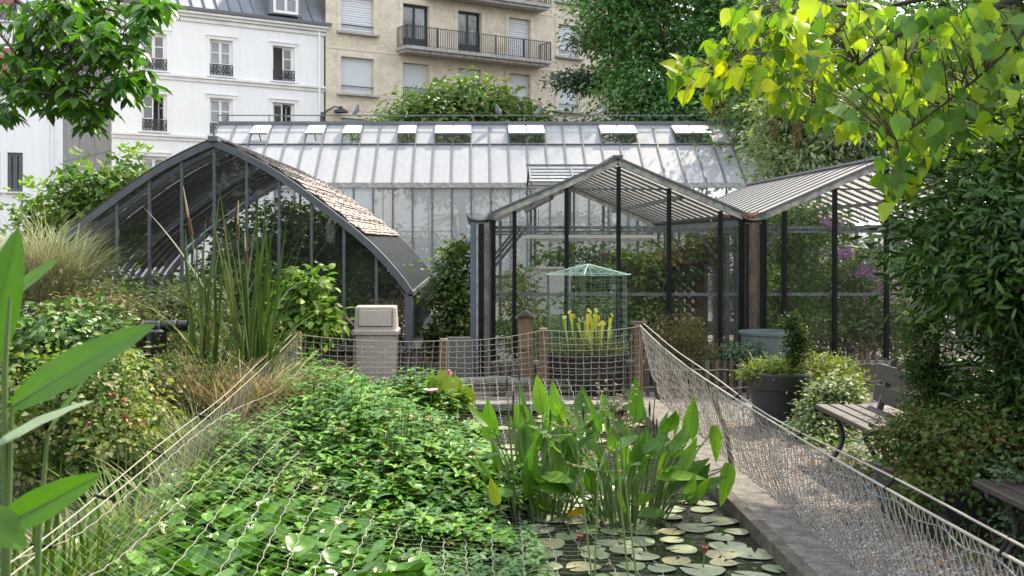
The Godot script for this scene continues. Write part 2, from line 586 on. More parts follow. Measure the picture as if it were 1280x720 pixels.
func leaf_shapes() -> void:
	L.small = leaf_mesh([0.0, 0.45, 1.0], [0.0, 0.26, 0.0], 0.35, 0.25)
	L.lance = leaf_mesh([0.0, 0.2, 0.5, 0.8, 1.0], [0.0, 0.13, 0.17, 0.09, 0.0], 0.35, 0.3)
	L.oval = leaf_mesh([0.0, 0.15, 0.45, 0.75, 1.0], [0.02, 0.22, 0.30, 0.2, 0.0], 0.3, 0.25)
	L.round = leaf_mesh([0.0, 0.12, 0.4, 0.7, 0.92, 1.0], [0.05, 0.3, 0.46, 0.42, 0.2, 0.0], 0.3, -0.1, 0.0, 0.03)
	L.heart = leaf_mesh([-0.08, 0.02, 0.16, 0.38, 0.62, 0.84, 1.0], [0.20, 0.36, 0.43, 0.40, 0.28, 0.12, 0.0], 0.22, 0.28, 0.3)
	L.heart_b = leaf_mesh([-0.06, 0.04, 0.2, 0.42, 0.66, 0.86, 1.0], [0.17, 0.31, 0.37, 0.34, 0.23, 0.09, 0.0], 0.45, 0.45, 0.3)
	L.heart_c = leaf_mesh([-0.08, 0.02, 0.18, 0.4, 0.6, 0.82, 1.0], [0.2, 0.35, 0.42, 0.42, 0.31, 0.13, 0.0], 0.08, 0.1, 0.3, 0.02)
	L.leaflet = leaf_mesh([0.0, 0.12, 0.35, 0.6, 0.82, 1.0], [0.0, 0.12, 0.19, 0.2, 0.11, 0.0], 0.3, 0.3, 0.1)
	L.leaflet_b = leaf_mesh([0.0, 0.15, 0.4, 0.65, 0.85, 1.0], [0.0, 0.13, 0.21, 0.19, 0.09, 0.0], 0.1, 0.5, 0.1)
	L.spear = leaf_mesh([-0.12, 0.0, 0.1, 0.3, 0.55, 0.8, 1.0], [0.10, 0.17, 0.2, 0.2, 0.16, 0.08, 0.0], 0.35, 0.12)
	L.spear_b = leaf_mesh([-0.1, 0.0, 0.12, 0.32, 0.58, 0.82, 1.0], [0.12, 0.2, 0.24, 0.23, 0.18, 0.08, 0.0], 0.2, -0.15)
	L.lobed = lobed_leaf()
	L.frond = frond_leaf()
	L.grass = blade_mesh(0.012, 0.35, 5)
	L.hair = blade_mesh(0.006, 0.45, 5, 0.12)
	L.blade = blade_mesh(0.03, 0.18, 8)
	L.blade_b = blade_mesh(0.026, 0.55, 9, 0.25)

func lobed_leaf() -> ArrayMesh:
	# five rounded lobes, as a fig leaf
	var st := st_new()
	st.set_smooth_group(1)
	var rim := []
	for i in 21:
		var a := lerpf(-2.5, 2.5, i / 20.0)
		var r := 0.33 + 0.2 * pow(absf(cos(a * 1.25 * 1.0)), 1.0) * (1.0 if i % 4 < 2 else 0.9)
		r = 0.30 + 0.24 * pow(maxf(0.0, cos(a * 3.6)), 0.7)
		rim.append(Vector3(sin(a) * r, 0.06 * cos(a * 3.6) - 0.1 * r, 0.42 + cos(a) * r * 1.05))
	for i in 20:
		for v in [Vector3(0, 0.0, 0.36), rim[i], rim[i + 1]]: st.add_vertex(v)
	st.generate_normals()
	st.index()
	return st.commit()

func frond_leaf() -> ArrayMesh:
	# a feather-like palm frond of paired leaflets along a bent rib
	var st := st_new()
	for i in 22:
		var t := 0.12 + 0.88 * i / 21.0
		var p := Vector3(0, 0.25 * t - 0.55 * t * t, t)
		var l := 0.34 * sin(PI * pow(t, 0.7)) + 0.05
		for s in [-1.0, 1.0]:
			var e := p + Vector3(s * l * 0.8, -0.12 * l, l * 0.65)
			for v in [p, p + Vector3(0, 0, 0.028), e]: st.add_vertex(v)
	for i in 8:
		var t0 := i / 8.0
		var t1 := (i + 1) / 8.0
		var p0 := Vector3(0, 0.25 * t0 - 0.55 * t0 * t0, t0)
		var p1 := Vector3(0, 0.25 * t1 - 0.55 * t1 * t1, t1)
		for v in [p0 - Vector3(0.008, 0, 0), p0 + Vector3(0.008, 0, 0), p1, p0 - Vector3(0.008, 0, 0), p1, p1 - Vector3(0.008, 0, 0)]: st.add_vertex(v)
	st.generate_normals()
	st.index()
	return st.commit()

# ---------- the setting ----------
const PX0 := -1.95
const PX1 := 1.80
const PD0 := 1.6
const PD1 := 11.95
const WATER := -0.045

func sheet(x0: float, x1: float, d0: float, d1: float, y: float, st: SurfaceTool) -> void:
	quad(st, Vector3(x0, y, -d1), Vector3(x1, y, -d1), Vector3(x1, y, -d0), Vector3(x0, y, -d0), Vector3.UP)

func setting() -> void:
	var st := st_new()
	sheet(-160, 160, PD1, 250, 0, st)
	sheet(-160, PX0, PD0, PD1, 0, st)
	sheet(PX1, 160, PD0, PD1, 0, st)
	sheet(-160, 160, -120, PD0, 0, st)
	structure("ground", "dark garden soil round the pond and under the plants", "ground", st.commit(), M.soil)
	st = st_new()
	sheet(2.06, 3.15, 0.0, 13.2, 0.006, st)
	sheet(3.15, 9.0, 8.9, 13.2, 0.006, st)
	sheet(-1.2, 2.06, 12.15, 13.2, 0.006, st)
	structure("gravel_path", "pinkish grey gravel path between the pond and the benches", "path", st.commit(), M.gravel)
	st = st_new()
	sheet(PX0, PX1, PD0, PD1, WATER, st)
	structure("pond_water", "still dark pond water under the lily pads", "water", st.commit(), M.water)
	st = st_new()
	var y0 := -0.6
	quad(st, Vector3(PX0, y0, -PD0), Vector3(PX0, -0.001, -PD0), Vector3(PX0, -0.001, -PD1), Vector3(PX0, y0, -PD1), Vector3.RIGHT)
	quad(st, Vector3(PX1, y0, -PD1), Vector3(PX1, -0.001, -PD1), Vector3(PX1, -0.001, -PD0), Vector3(PX1, y0, -PD0), Vector3.LEFT)
	quad(st, Vector3(PX0, y0, -PD1), Vector3(PX0, -0.001, -PD1), Vector3(PX1, -0.001, -PD1), Vector3(PX1, y0, -PD1), Vector3.BACK)
	quad(st, Vector3(PX1, y0, -PD0), Vector3(PX1, -0.001, -PD0), Vector3(PX0, -0.001, -PD0), Vector3(PX0, y0, -PD0), Vector3.FORWARD)
	structure("pond_wall", "dark retaining wall of the pond just above the water", "wall", st.commit(), M.wood_dark)
	# the edge of the pond beside the path: a timber beam and a concrete strip
	var edge := Node3D.new()
	edge.name = "pond_edge"
	add_child(edge)
	tag(edge, "grey timber beam and concrete strip edging the pond beside the path", "edging", "", "structure")
	var d := 1.7
	while d < 11.9:
		var l := 2.02
		obj("beam", box_mesh(Vector3(0.075, 0.16, l - 0.008), Vector3(0, 0, 0)), M.wood_beam, edge, Vector3(PX1 - 0.02 + rng.randf_range(-0.006, 0.006), -0.035, -d - l / 2), Basis(Vector3.UP, rng.randf_range(-0.003, 0.003)))
		d += l
	d = 1.7
	while d < 12.0:
		var l2 := rng.randf_range(0.85, 1.2)
		obj("slab", box_mesh(Vector3(0.225, 0.1, l2 - 0.006)), M.concrete, edge, Vector3(PX1 + 0.135, -0.012 + rng.randf_range(-0.003, 0.003), -d - l2 / 2))
		d += l2
	var back := Node3D.new()
	back.name = "pond_coping"
	add_child(back)
	tag(back, "pale stone coping along the end of the pond below the net", "edging", "", "structure")
	var x := PX0 - 0.1
	while x < PX1 - 0.06:
		var l3 := minf(rng.randf_range(0.55, 0.8), PX1 - 0.06 - x)
		obj("stone", box_mesh(Vector3(l3 - 0.01, 0.07, 0.26)), M.stone_pale, back, Vector3(x + l3 / 2, 0.022 + rng.randf_range(-0.006, 0.006), -PD1 - 0.07 + rng.randf_range(-0.01, 0.01)), Basis(Vector3.UP, rng.randf_range(-0.01, 0.01)))
		x += l3
	# loose stones and fallen leaves on the path
	var b := Buf.new()
	for i in 9000:
		var dd := rng.randf_range(5.5, 13.1)
		var xx := rng.randf_range(2.07, 2.95) if rng.randf() < 0.75 or dd < 9 else rng.randf_range(2.9, 5.0)
		var s := rng.randf_range(0.005, 0.013)
		var g := rng.randf_range(0.14, 0.5)
		b.push(Basis.from_euler(Vector3(rng.randf() * 6, rng.randf() * 6, rng.randf() * 6)) * Basis.from_scale(Vector3(s, s * 0.6, s * 0.8)), Vector3(xx, 0.009, -dd), Color(g, g * 0.92, g * 0.88))
	var sm := SphereMesh.new()
	sm.radius = 1.0
	sm.height = 2.0
	sm.radial_segments = 6
	sm.rings = 3
	tag(many("loose_gravel", b, sm, M.stone_bits), "loose pebbles scattered over the gravel path", "gravel", "", "stuff")
	b = Buf.new()
	for i in 1500:
		var dd := rng.randf_range(4.5, 11.0)
		var xx := 2.08 + pow(rng.randf(), 0.6) * 1.1
		var s := rng.randf_range(0.018, 0.05)
		var c := Color(0.16, 0.09, 0.045).lerp(Color(0.30, 0.20, 0.11), rng.randf())
		b.push(frame((Vector3.UP + rdir() * 0.5).normalized(), rdir()).scaled(Vector3(s, s, s)), Vector3(xx, 0.012 + rng.randf() * 0.012, -dd), c)
	tag(many("leaf_litter", b, L.oval, M.leaf_dry), "brown fallen leaves strewn along the shady path side", "leaf litter", "", "stuff")

# ---------- buildings behind the garden ----------
# a wall in the plane z 0 with openings [x, y, w, h] and reveals dep deep
func pierced_wall(x0: float, x1: float, y0: float, y1: float, holes: Array, dep: float) -> ArrayMesh:
	var st := st_new()
	var xs := [x0, x1]
	var ys := [y0, y1]
	for h in holes:
		for v in [h[0], h[0] + h[2]]: if not xs.has(v) and v > x0 and v < x1: xs.append(v)
		for v in [h[1], h[1] + h[3]]: if not ys.has(v) and v > y0 and v < y1: ys.append(v)
	xs.sort()
	ys.sort()
	for i in xs.size() - 1:
		for j in ys.size() - 1:
			var c := Vector2((xs[i] + xs[i + 1]) / 2, (ys[j] + ys[j + 1]) / 2)
			var inside := false
			for h in holes:
				if c.x > h[0] and c.x < h[0] + h[2] and c.y > h[1] and c.y < h[1] + h[3]: inside = true
			if not inside:
				quad(st, Vector3(xs[i], ys[j + 1], 0), Vector3(xs[i + 1], ys[j + 1], 0), Vector3(xs[i + 1], ys[j], 0), Vector3(xs[i], ys[j], 0), Vector3.BACK)
	for h in holes:
		var a := Vector3(h[0], h[1], 0)
		var b := Vector3(h[0] + h[2], h[1], 0)
		var c2 := Vector3(h[0] + h[2], h[1] + h[3], 0)
		var d := Vector3(h[0], h[1] + h[3], 0)
		var k := Vector3(0, 0, -dep)
		quad(st, a, d, d + k, a + k, Vector3.RIGHT)
		quad(st, b + k, c2 + k, c2, b, Vector3.LEFT)
		quad(st, d + k, d, c2, c2 + k, Vector3.DOWN)
		quad(st, a, a + k, b + k, b, Vector3.UP)
	return st.commit()

# a double casement window; opened: 0 shut, 1 left leaf swung in, 2 right leaf swung in
func casement(b: Node3D, x: float, y: float, w: float, h: float, z: float, opened := 0, bars := 2, frame_m: Material = null) -> void:
	var fm: Material = frame_m if frame_m else M.frame_white
	var st := st_new()
	box(st, Vector3(-w / 2 + 0.03, h / 2, 0), Vector3(0.06, h, 0.07))
	box(st, Vector3(w / 2 - 0.03, h / 2, 0), Vector3(0.06, h, 0.07))
	box(st, Vector3(0, h - 0.03, 0), Vector3(w - 0.12, 0.06, 0.07))
	box(st, Vector3(0, 0.03, 0), Vector3(w - 0.12, 0.06, 0.07))
	var win := obj("window", st.commit(), fm, b, Vector3(x + w / 2, y, z))
	var lw := w / 2 - 0.07
	for s in [0, 1]:
		var bs := Basis.IDENTITY
		var hinge := Vector3((-1 if s == 0 else 1) * (w / 2 - 0.062), 0.065, 0.0)
		var dirx := 1.0 if s == 0 else -1.0
		if opened == s + 1: bs = Basis(Vector3.UP, (1.35 if s == 0 else -1.35))
		st = st_new()
		var lh := h - 0.13
		box(st, Vector3(dirx * 0.03, lh / 2, 0), Vector3(0.055, lh, 0.05))
		box(st, Vector3(dirx * (lw - 0.025), lh / 2, 0), Vector3(0.055, lh, 0.05))
		for k in bars + 2:
			box(st, Vector3(dirx * lw / 2, clampf(lh * k / (bars + 1.0), 0.03, lh - 0.03), 0), Vector3(lw - 0.11, 0.04 if k > 0 and k <= bars else 0.06, 0.042))
		obj("casement", st.commit(), fm, win, hinge, bs)
		obj("pane", box_mesh(Vector3(lw - 0.05, lh - 0.04, 0.006), Vector3(dirx * lw / 2, lh / 2, 0)), M.window_glass, win, hinge, bs)

func railing_mesh(w: float, h: float, gap: float, r: float, scroll := false) -> ArrayMesh:
	var st := st_new()
	box(st, Vector3(0, h, 0), Vector3(w, 0.035, 0.035))
	box(st, Vector3(0, 0.05, 0), Vector3(w, 0.02, 0.02))
	var n := int(w / gap)
	for i in n + 1:
		box(st, Vector3(-w / 2 + 0.01 + (w - 0.02) * i / n, h / 2, 0), Vector3(r, h - 0.04, r))
	if scroll:
		for i in n:
			var a := Vector3(-w / 2 + w * i / n, 0.06, 0.004)
			bar(st, a, a + Vector3(w / n, h * 0.8, 0), r, r)
			bar(st, a + Vector3(w / n, 0, 0.004), a + Vector3(0, h * 0.8, 0.004), r, r)
	return st.commit()

func white_building() -> void:
	var b := thing("white_apartment_building", "white plastered apartment house with slate blue roof and iron window rails", "building", Vector3(-6.87, 0, -52), 0.585)
	var cols := [-7.95, -4.98, -2.02]
	var holes := []
	for c in cols:
		for r in [[10.6, 1.6], [8.03, 1.62], [5.36, 1.6], [2.7, 1.6]]:
			holes.append([c - 0.53, r[0] - r[1], 1.06, r[1]])
	obj("wall", pierced_wall(-9.75, 0.0, 0, 11.75, holes, 0.22), M.plaster_white, b)
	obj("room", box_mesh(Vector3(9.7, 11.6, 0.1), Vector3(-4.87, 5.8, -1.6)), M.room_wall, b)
	# the grey end wall with its joints, facing the other way
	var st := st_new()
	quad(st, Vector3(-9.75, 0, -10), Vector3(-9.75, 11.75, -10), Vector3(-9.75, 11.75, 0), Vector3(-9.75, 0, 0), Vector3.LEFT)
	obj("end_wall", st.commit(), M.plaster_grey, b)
	st = st_new()
	for y in [3.2, 5.55, 8.0, 10.4]:
		box(st, Vector3(-9.755, y, -5), Vector3(0.03, 0.035, 10.0))
	for z in [-2.6, -5.2, -7.6]:
		box(st, Vector3(-9.754, 5.8, z), Vector3(0.02, 11.4, 0.02))
	obj("wall_joint", st.commit(), M.iron_grey, b)
	var i := 0
	for h in holes:
		casement(b, h[0], h[1], h[2], h[3], -0.16, [0, 2, 0, 0, 0, 0, 0, 0, 1, 2, 0, 0][i])
		if i in [4, 5, 6, 2, 10]: obj("pane_reflection", box_mesh(Vector3(1.0, h[3] - 0.05, 0.02), Vector3(h[0] + 0.53, h[1] + h[3] / 2, -0.30)), M.pane_reflection, b)  # added pale sheet, paints a bright reflection behind the glass
		st = st_new()
		box(st, Vector3(h[0] + 0.53, h[1] + h[3] + 0.16, 0.03), Vector3(1.46, 0.05, 0.09))
		box(st, Vector3(h[0] + 0.53, h[1] + h[3] + 0.06, 0.02), Vector3(1.34, 0.13, 0.05))
		obj("lintel", st.commit(), M.plaster_trim, b)
		for s in [-1, 1]: obj("window_jamb", box_mesh(Vector3(0.12, h[3], 0.03), Vector3(h[0] + 0.53 + s * 0.6, h[1] + h[3] / 2, 0.012)), M.plaster_white, b)
		obj("window_sill", box_mesh(Vector3(1.3, 0.06, 0.16), Vector3(h[0] + 0.53, h[1] - 0.03, 0.06)), M.plaster_trim, b)
		obj("railing", railing_mesh(1.06, 0.48, 0.14, 0.022, true), M.iron, b, Vector3(h[0] + 0.53, h[1] + 0.02, 0.02))
		i += 1
	for y in [8.86, 6.26, 3.6]:
		st = st_new()
		box(st, Vector3(-4.875, y, 0.06), Vector3(9.78, 0.09, 0.16))
		box(st, Vector3(-4.875, y - 0.12, 0.03), Vector3(9.76, 0.14, 0.07))
		obj("string_course", st.commit(), M.plaster_trim, b)
	st = st_new()
	box(st, Vector3(-4.88, 11.62, 0.14), Vector3(10.0, 0.1, 0.34))
	box(st, Vector3(-4.88, 11.5, 0.09), Vector3(9.9, 0.12, 0.2))
	box(st, Vector3(-4.88, 11.34, 0.04), Vector3(9.84, 0.16, 0.09))
	obj("cornice", st.commit(), M.plaster_trim, b)
	obj("gutter", box_mesh(Vector3(10.2, 0.14, 0.2), Vector3(-4.88, 11.76, 0.28)), M.iron_grey, b)
	# the steep metal roof with standing seams
	st = st_new()
	quad(st, Vector3(-10.5, 14.6, -1.9), Vector3(0, 14.6, -1.9), Vector3(0, 11.8, 0.18), Vector3(-10.5, 11.8, 0.18))
	quad(st, Vector3(-10.5, 15.2, -6), Vector3(0, 15.2, -6), Vector3(0, 14.6, -1.9), Vector3(-10.5, 14.6, -1.9))
	var roof := obj("roof", st.commit(), M.zinc, b)
	for k in 19:
		obj("seam", bar_mesh(Vector3(-10.3 + k * 0.57, 11.84, 0.2), Vector3(-10.3 + k * 0.57, 14.62, -1.87), 0.05, 0.05), M.zinc, roof)
	st = st_new()
	box(st, Vector3(-2.1, 12.75, -0.1), Vector3(1.5, 1.6, 0.9))
	var dormer := obj("dormer", st.commit(), M.zinc, roof)
	dormer.name = "dormer"
	casement(b, -2.7, 12.0, 1.2, 1.35, 0.4, 0, 1)
	obj("drainpipe", tube_mesh([Vector3(-0.28, 0, 0.1), Vector3(-0.28, 11.6, 0.1)], [0.055], 8), M.frame_white, b)
	var lamp := thing("wall_lamp", "dark bent-arm wall lamp on the corner between the white and beige facades", "lamp", Vector3(-6.87, 0, -52) + Basis(Vector3.UP, 0.585) * Vector3(-0.12, 7.35, 0.05), 0.585)
	obj("bracket", box_mesh(Vector3(0.14, 0.75, 0.08), Vector3(0, 0, 0)), M.iron_grey, lamp)
	obj("arm", tube_mesh([Vector3(0.0, 0.05, 0.04), Vector3(0.12, 0.4, 0.14), Vector3(0.45, 0.62, 0.3), Vector3(0.72, 0.6, 0.42)], [0.035], 6), M.iron, lamp)
	obj("shade", lathe([Vector2(0.34, 0.0), Vector2(0.3, 0.1), Vector2(0.1, 0.2), Vector2(0.05, 0.3)], 14), M.iron, lamp, Vector3(0.75, 0.36, 0.44))

func roller_shutter(b: Node3D, x: float, y: float, w: float, h: float, z: float, ribbed: bool, called := "shutter") -> void:
	var st := st_new()
	var n := int(h / 0.11)
	for i in n:
		var hh := h / n
		box(st, Vector3(w / 2, hh * (i + 0.5), 0.012 * (i % 2) if ribbed else 0.0), Vector3(w, hh - (0.022 if ribbed else 0.006), 0.04))
	obj(called, st.commit(), M.shutter_slat if ribbed else M.shutter, b, Vector3(x, y, z))

func beige_building() -> void:
	var b := thing("beige_apartment_building", "beige stone apartment block with roller shutters and long iron balcony", "building", Vector3(-6.87, 0, -52) + Basis(Vector3.UP, 0.585) * Vector3(0.03, 0, 0.10), 0.585)
	var holes := []
	var rows := [[13.28, 1.72], [10.4, 1.72], [7.52, 1.72], [4.6, 1.72], [16.2, 1.72]]
	for c in [[1.66, 1.75], [14.35, 1.42]]:
		for r in rows: holes.append([c[0] - c[1] / 2, r[0] - r[1], c[1], r[1]])
	for c in [[4.87, 1.5], [8.0, 1.42], [11.1, 1.4]]:
		for r in rows: holes.append([c[0] - c[1] / 2, r[0] - 2.18, c[1], 2.18])
	obj("wall", pierced_wall(0.0, 20.0, 0, 18, holes, 0.3), M.stone_beige, b)
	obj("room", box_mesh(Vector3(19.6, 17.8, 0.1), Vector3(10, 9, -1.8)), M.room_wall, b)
	var st := st_new()
	quad(st, Vector3(20, 18, 0), Vector3(20, 18, -9), Vector3(20, 0, -9), Vector3(20, 0, 0), Vector3.RIGHT)
	obj("side_wall", st.commit(), M.stone_beige, b)
	obj("roof", box_mesh(Vector3(20.2, 0.3, 9.4), Vector3(10, 18.16, -4.5)), M.zinc, b)
	var i := 0
	for h in holes:
		for s in [0, 1]: obj("window_jamb", box_mesh(Vector3(0.2, h[3], 0.05), Vector3(h[0] + s * h[2] + (s * 2 - 1) * 0.1, h[1] + h[3] / 2, 0.012)), M.stone_trim, b)
		obj("lintel", box_mesh(Vector3(h[2] + 0.4, 0.2, 0.05), Vector3(h[0] + h[2] / 2, h[1] + h[3] + 0.1, 0.012)), M.stone_trim, b)
		if i < 10:
			obj("window_sill", box_mesh(Vector3(h[2] + 0.44, 0.1, 0.26), Vector3(h[0] + h[2] / 2, h[1] - 0.05, 0.09)), M.stone_slab, b)
			roller_shutter(b, h[0] + 0.02, h[1] + 0.01, h[2] - 0.04, h[3] - 0.02, -0.2, i % 5 == 0 or i % 5 == 4)
			obj("window_rail", box_mesh(Vector3(h[2], 0.05, 0.05), Vector3(h[0] + h[2] / 2, h[1] + 0.36, -0.06)), M.iron_grey, b)
		elif i in [10, 15]:
			casement(b, h[0], h[1], h[2], h[3], -0.22, 0, 0, M.iron)
			obj("pane_reflection", box_mesh(Vector3(h[2] - 0.1, h[3] - 0.1, 0.02), Vector3(h[0] + h[2] / 2, h[1] + h[3] / 2, -0.34)), M.pane_reflection, b)  # added pale sheet in place of sky mirrored by the door glass
			obj("door_panel", box_mesh(Vector3(h[2] - 0.14, 0.5, 0.03), Vector3(h[0] + h[2] / 2, h[1] + 0.31, -0.18)), M.iron, b)
		else:
			roller_shutter(b, h[0] + 0.02, h[1] + 0.01, h[2] - 0.04, h[3] - 0.02, -0.2, i == 20)
		i += 1
	for y in [11.0, 13.92]:
		var x0 := 3.75 if y < 12 else 5.2
		var w := 12.45 - x0
		st = st_new()
		box(st, Vector3(w / 2, -0.12, 0.5), Vector3(w, 0.16, 1.0))
		box(st, Vector3(w / 2, -0.27, 0.44), Vector3(w - 0.2, 0.14, 0.86))
		var bal := obj("balcony", st.commit(), M.stone_slab, b, Vector3(x0, y + 0.12, 0))
		obj("railing", railing_mesh(w - 0.1, 0.95, 0.125, 0.022), M.iron, bal, Vector3(w / 2, -0.04, 0.94))
		for s in [0.06, w - 0.06]:
			obj("railing_end", railing_mesh(0.9, 0.95, 0.125, 0.022), M.iron, bal, Vector3(s, -0.04, 0.47), Basis(Vector3.UP, PI / 2))
		for k in 6:
			obj("railing_post", box_mesh(Vector3(0.07, 0.98, 0.045), Vector3(0, 0.49, 0)), M.iron, bal, Vector3(0.06 + (w - 0.12) * k / 5.0, -0.04, 0.945))
	for y in [8.3, 5.4]:
		obj("window_guard", railing_mesh(1.5, 0.95, 0.125, 0.022), M.iron, b, Vector3(4.87, y - 0.06, 0.05))
	# joints of the ashlar as shallow ledges
	for y in [7.9, 10.75, 13.65]:
		obj("string_course", box_mesh(Vector3(20.0, 0.05, 0.03), Vector3(10, y, 0.006)), M.stone_trim, b)

func panel_building() -> void:
	var b := thing("panel_building", "white modern house with rust red panels partly hidden by hanging leaves", "building", Vector3(-14.62, 0, -40), 0.37)
	var holes := [[-1.82, 3.5, 0.5, 1.38], [-2.78, 3.5, 0.72, 1.38], [-4.2, 3.5, 1.1, 1.38], [-3.4, 7.0, 1.9, 0.45], [-3.4, 9.5, 1.9, 0.6]]
	obj("wall", pierced_wall(-9.0, 0.0, 0, 13, holes, 0.16), M.plaster_white, b)
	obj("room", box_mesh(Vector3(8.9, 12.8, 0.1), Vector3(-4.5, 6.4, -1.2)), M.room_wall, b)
	var st := st_new()
	quad(st, Vector3(0, 13, 0), Vector3(0, 13, -7), Vector3(0, 0, -7), Vector3(0, 0, 0), Vector3.RIGHT)
	obj("side_wall", st.commit(), M.plaster_white, b)
	obj("roof", box_mesh(Vector3(9.2, 0.25, 7.2), Vector3(-4.5, 13.14, -3.5)), M.zinc, b)
	for h in holes:
		casement(b, h[0], h[1], h[2], h[3], -0.1, 0, 0, M.iron_grey)
		obj("window_sill", box_mesh(Vector3(h[2] + 0.16, 0.05, 0.14), Vector3(h[0] + h[2] / 2, h[1] - 0.026, 0.05)), M.plaster_trim, b)
	for p in [[-3.4, 7.48, 1.95, 1.05], [-3.4, 10.12, 1.9, 1.2]]:
		obj("cladding_panel", box_mesh(Vector3(p[2], p[3], 0.05), Vector3(p[0] + p[2] / 2, p[1] + p[3] / 2, 0.027)), M.panel_red, b)
	obj("drainpipe", tube_mesh([Vector3(-0.35, 0, 0.08), Vector3(-0.35, 12.8, 0.08)], [0.05], 8), M.frame_white, b)

# ---------- trees between the buildings and the palm house ----------
func leafy_tree(called: String, label: String, base: Vector3, trunk_h: float, trunk_r: float, blobs: Array, per: int, spray_r: float, s0: float, s1: float, pal: Array, leaf: Mesh, group := "", up := 0.7, hang := 0.0, limbs := 10) -> Node3D:
	var t := thing(called, label, "tree", base, 0.0, group)
	var top := Vector3(rng.randf_range(-0.2, 0.2), trunk_h, 0)
	obj("trunk", limb(Vector3(0, -0.05, 0), top, trunk_r, trunk_r * 0.6, 0.03), M.bark, t)
	var b := Buf.new()
	var cs := sprays(b, blobs, per, spray_r, s0, s1, pal, up, hang)
	for i in mini(limbs, cs.size()):
		var e: Vector3 = cs[(i * 37) % cs.size()]
		obj("branch", limb(top * rng.randf_range(0.7, 1.0), e, trunk_r * 0.4, trunk_r * 0.07, 0.08), M.bark, t)
	many("crown", b, leaf, M.leaf, t)
	return t

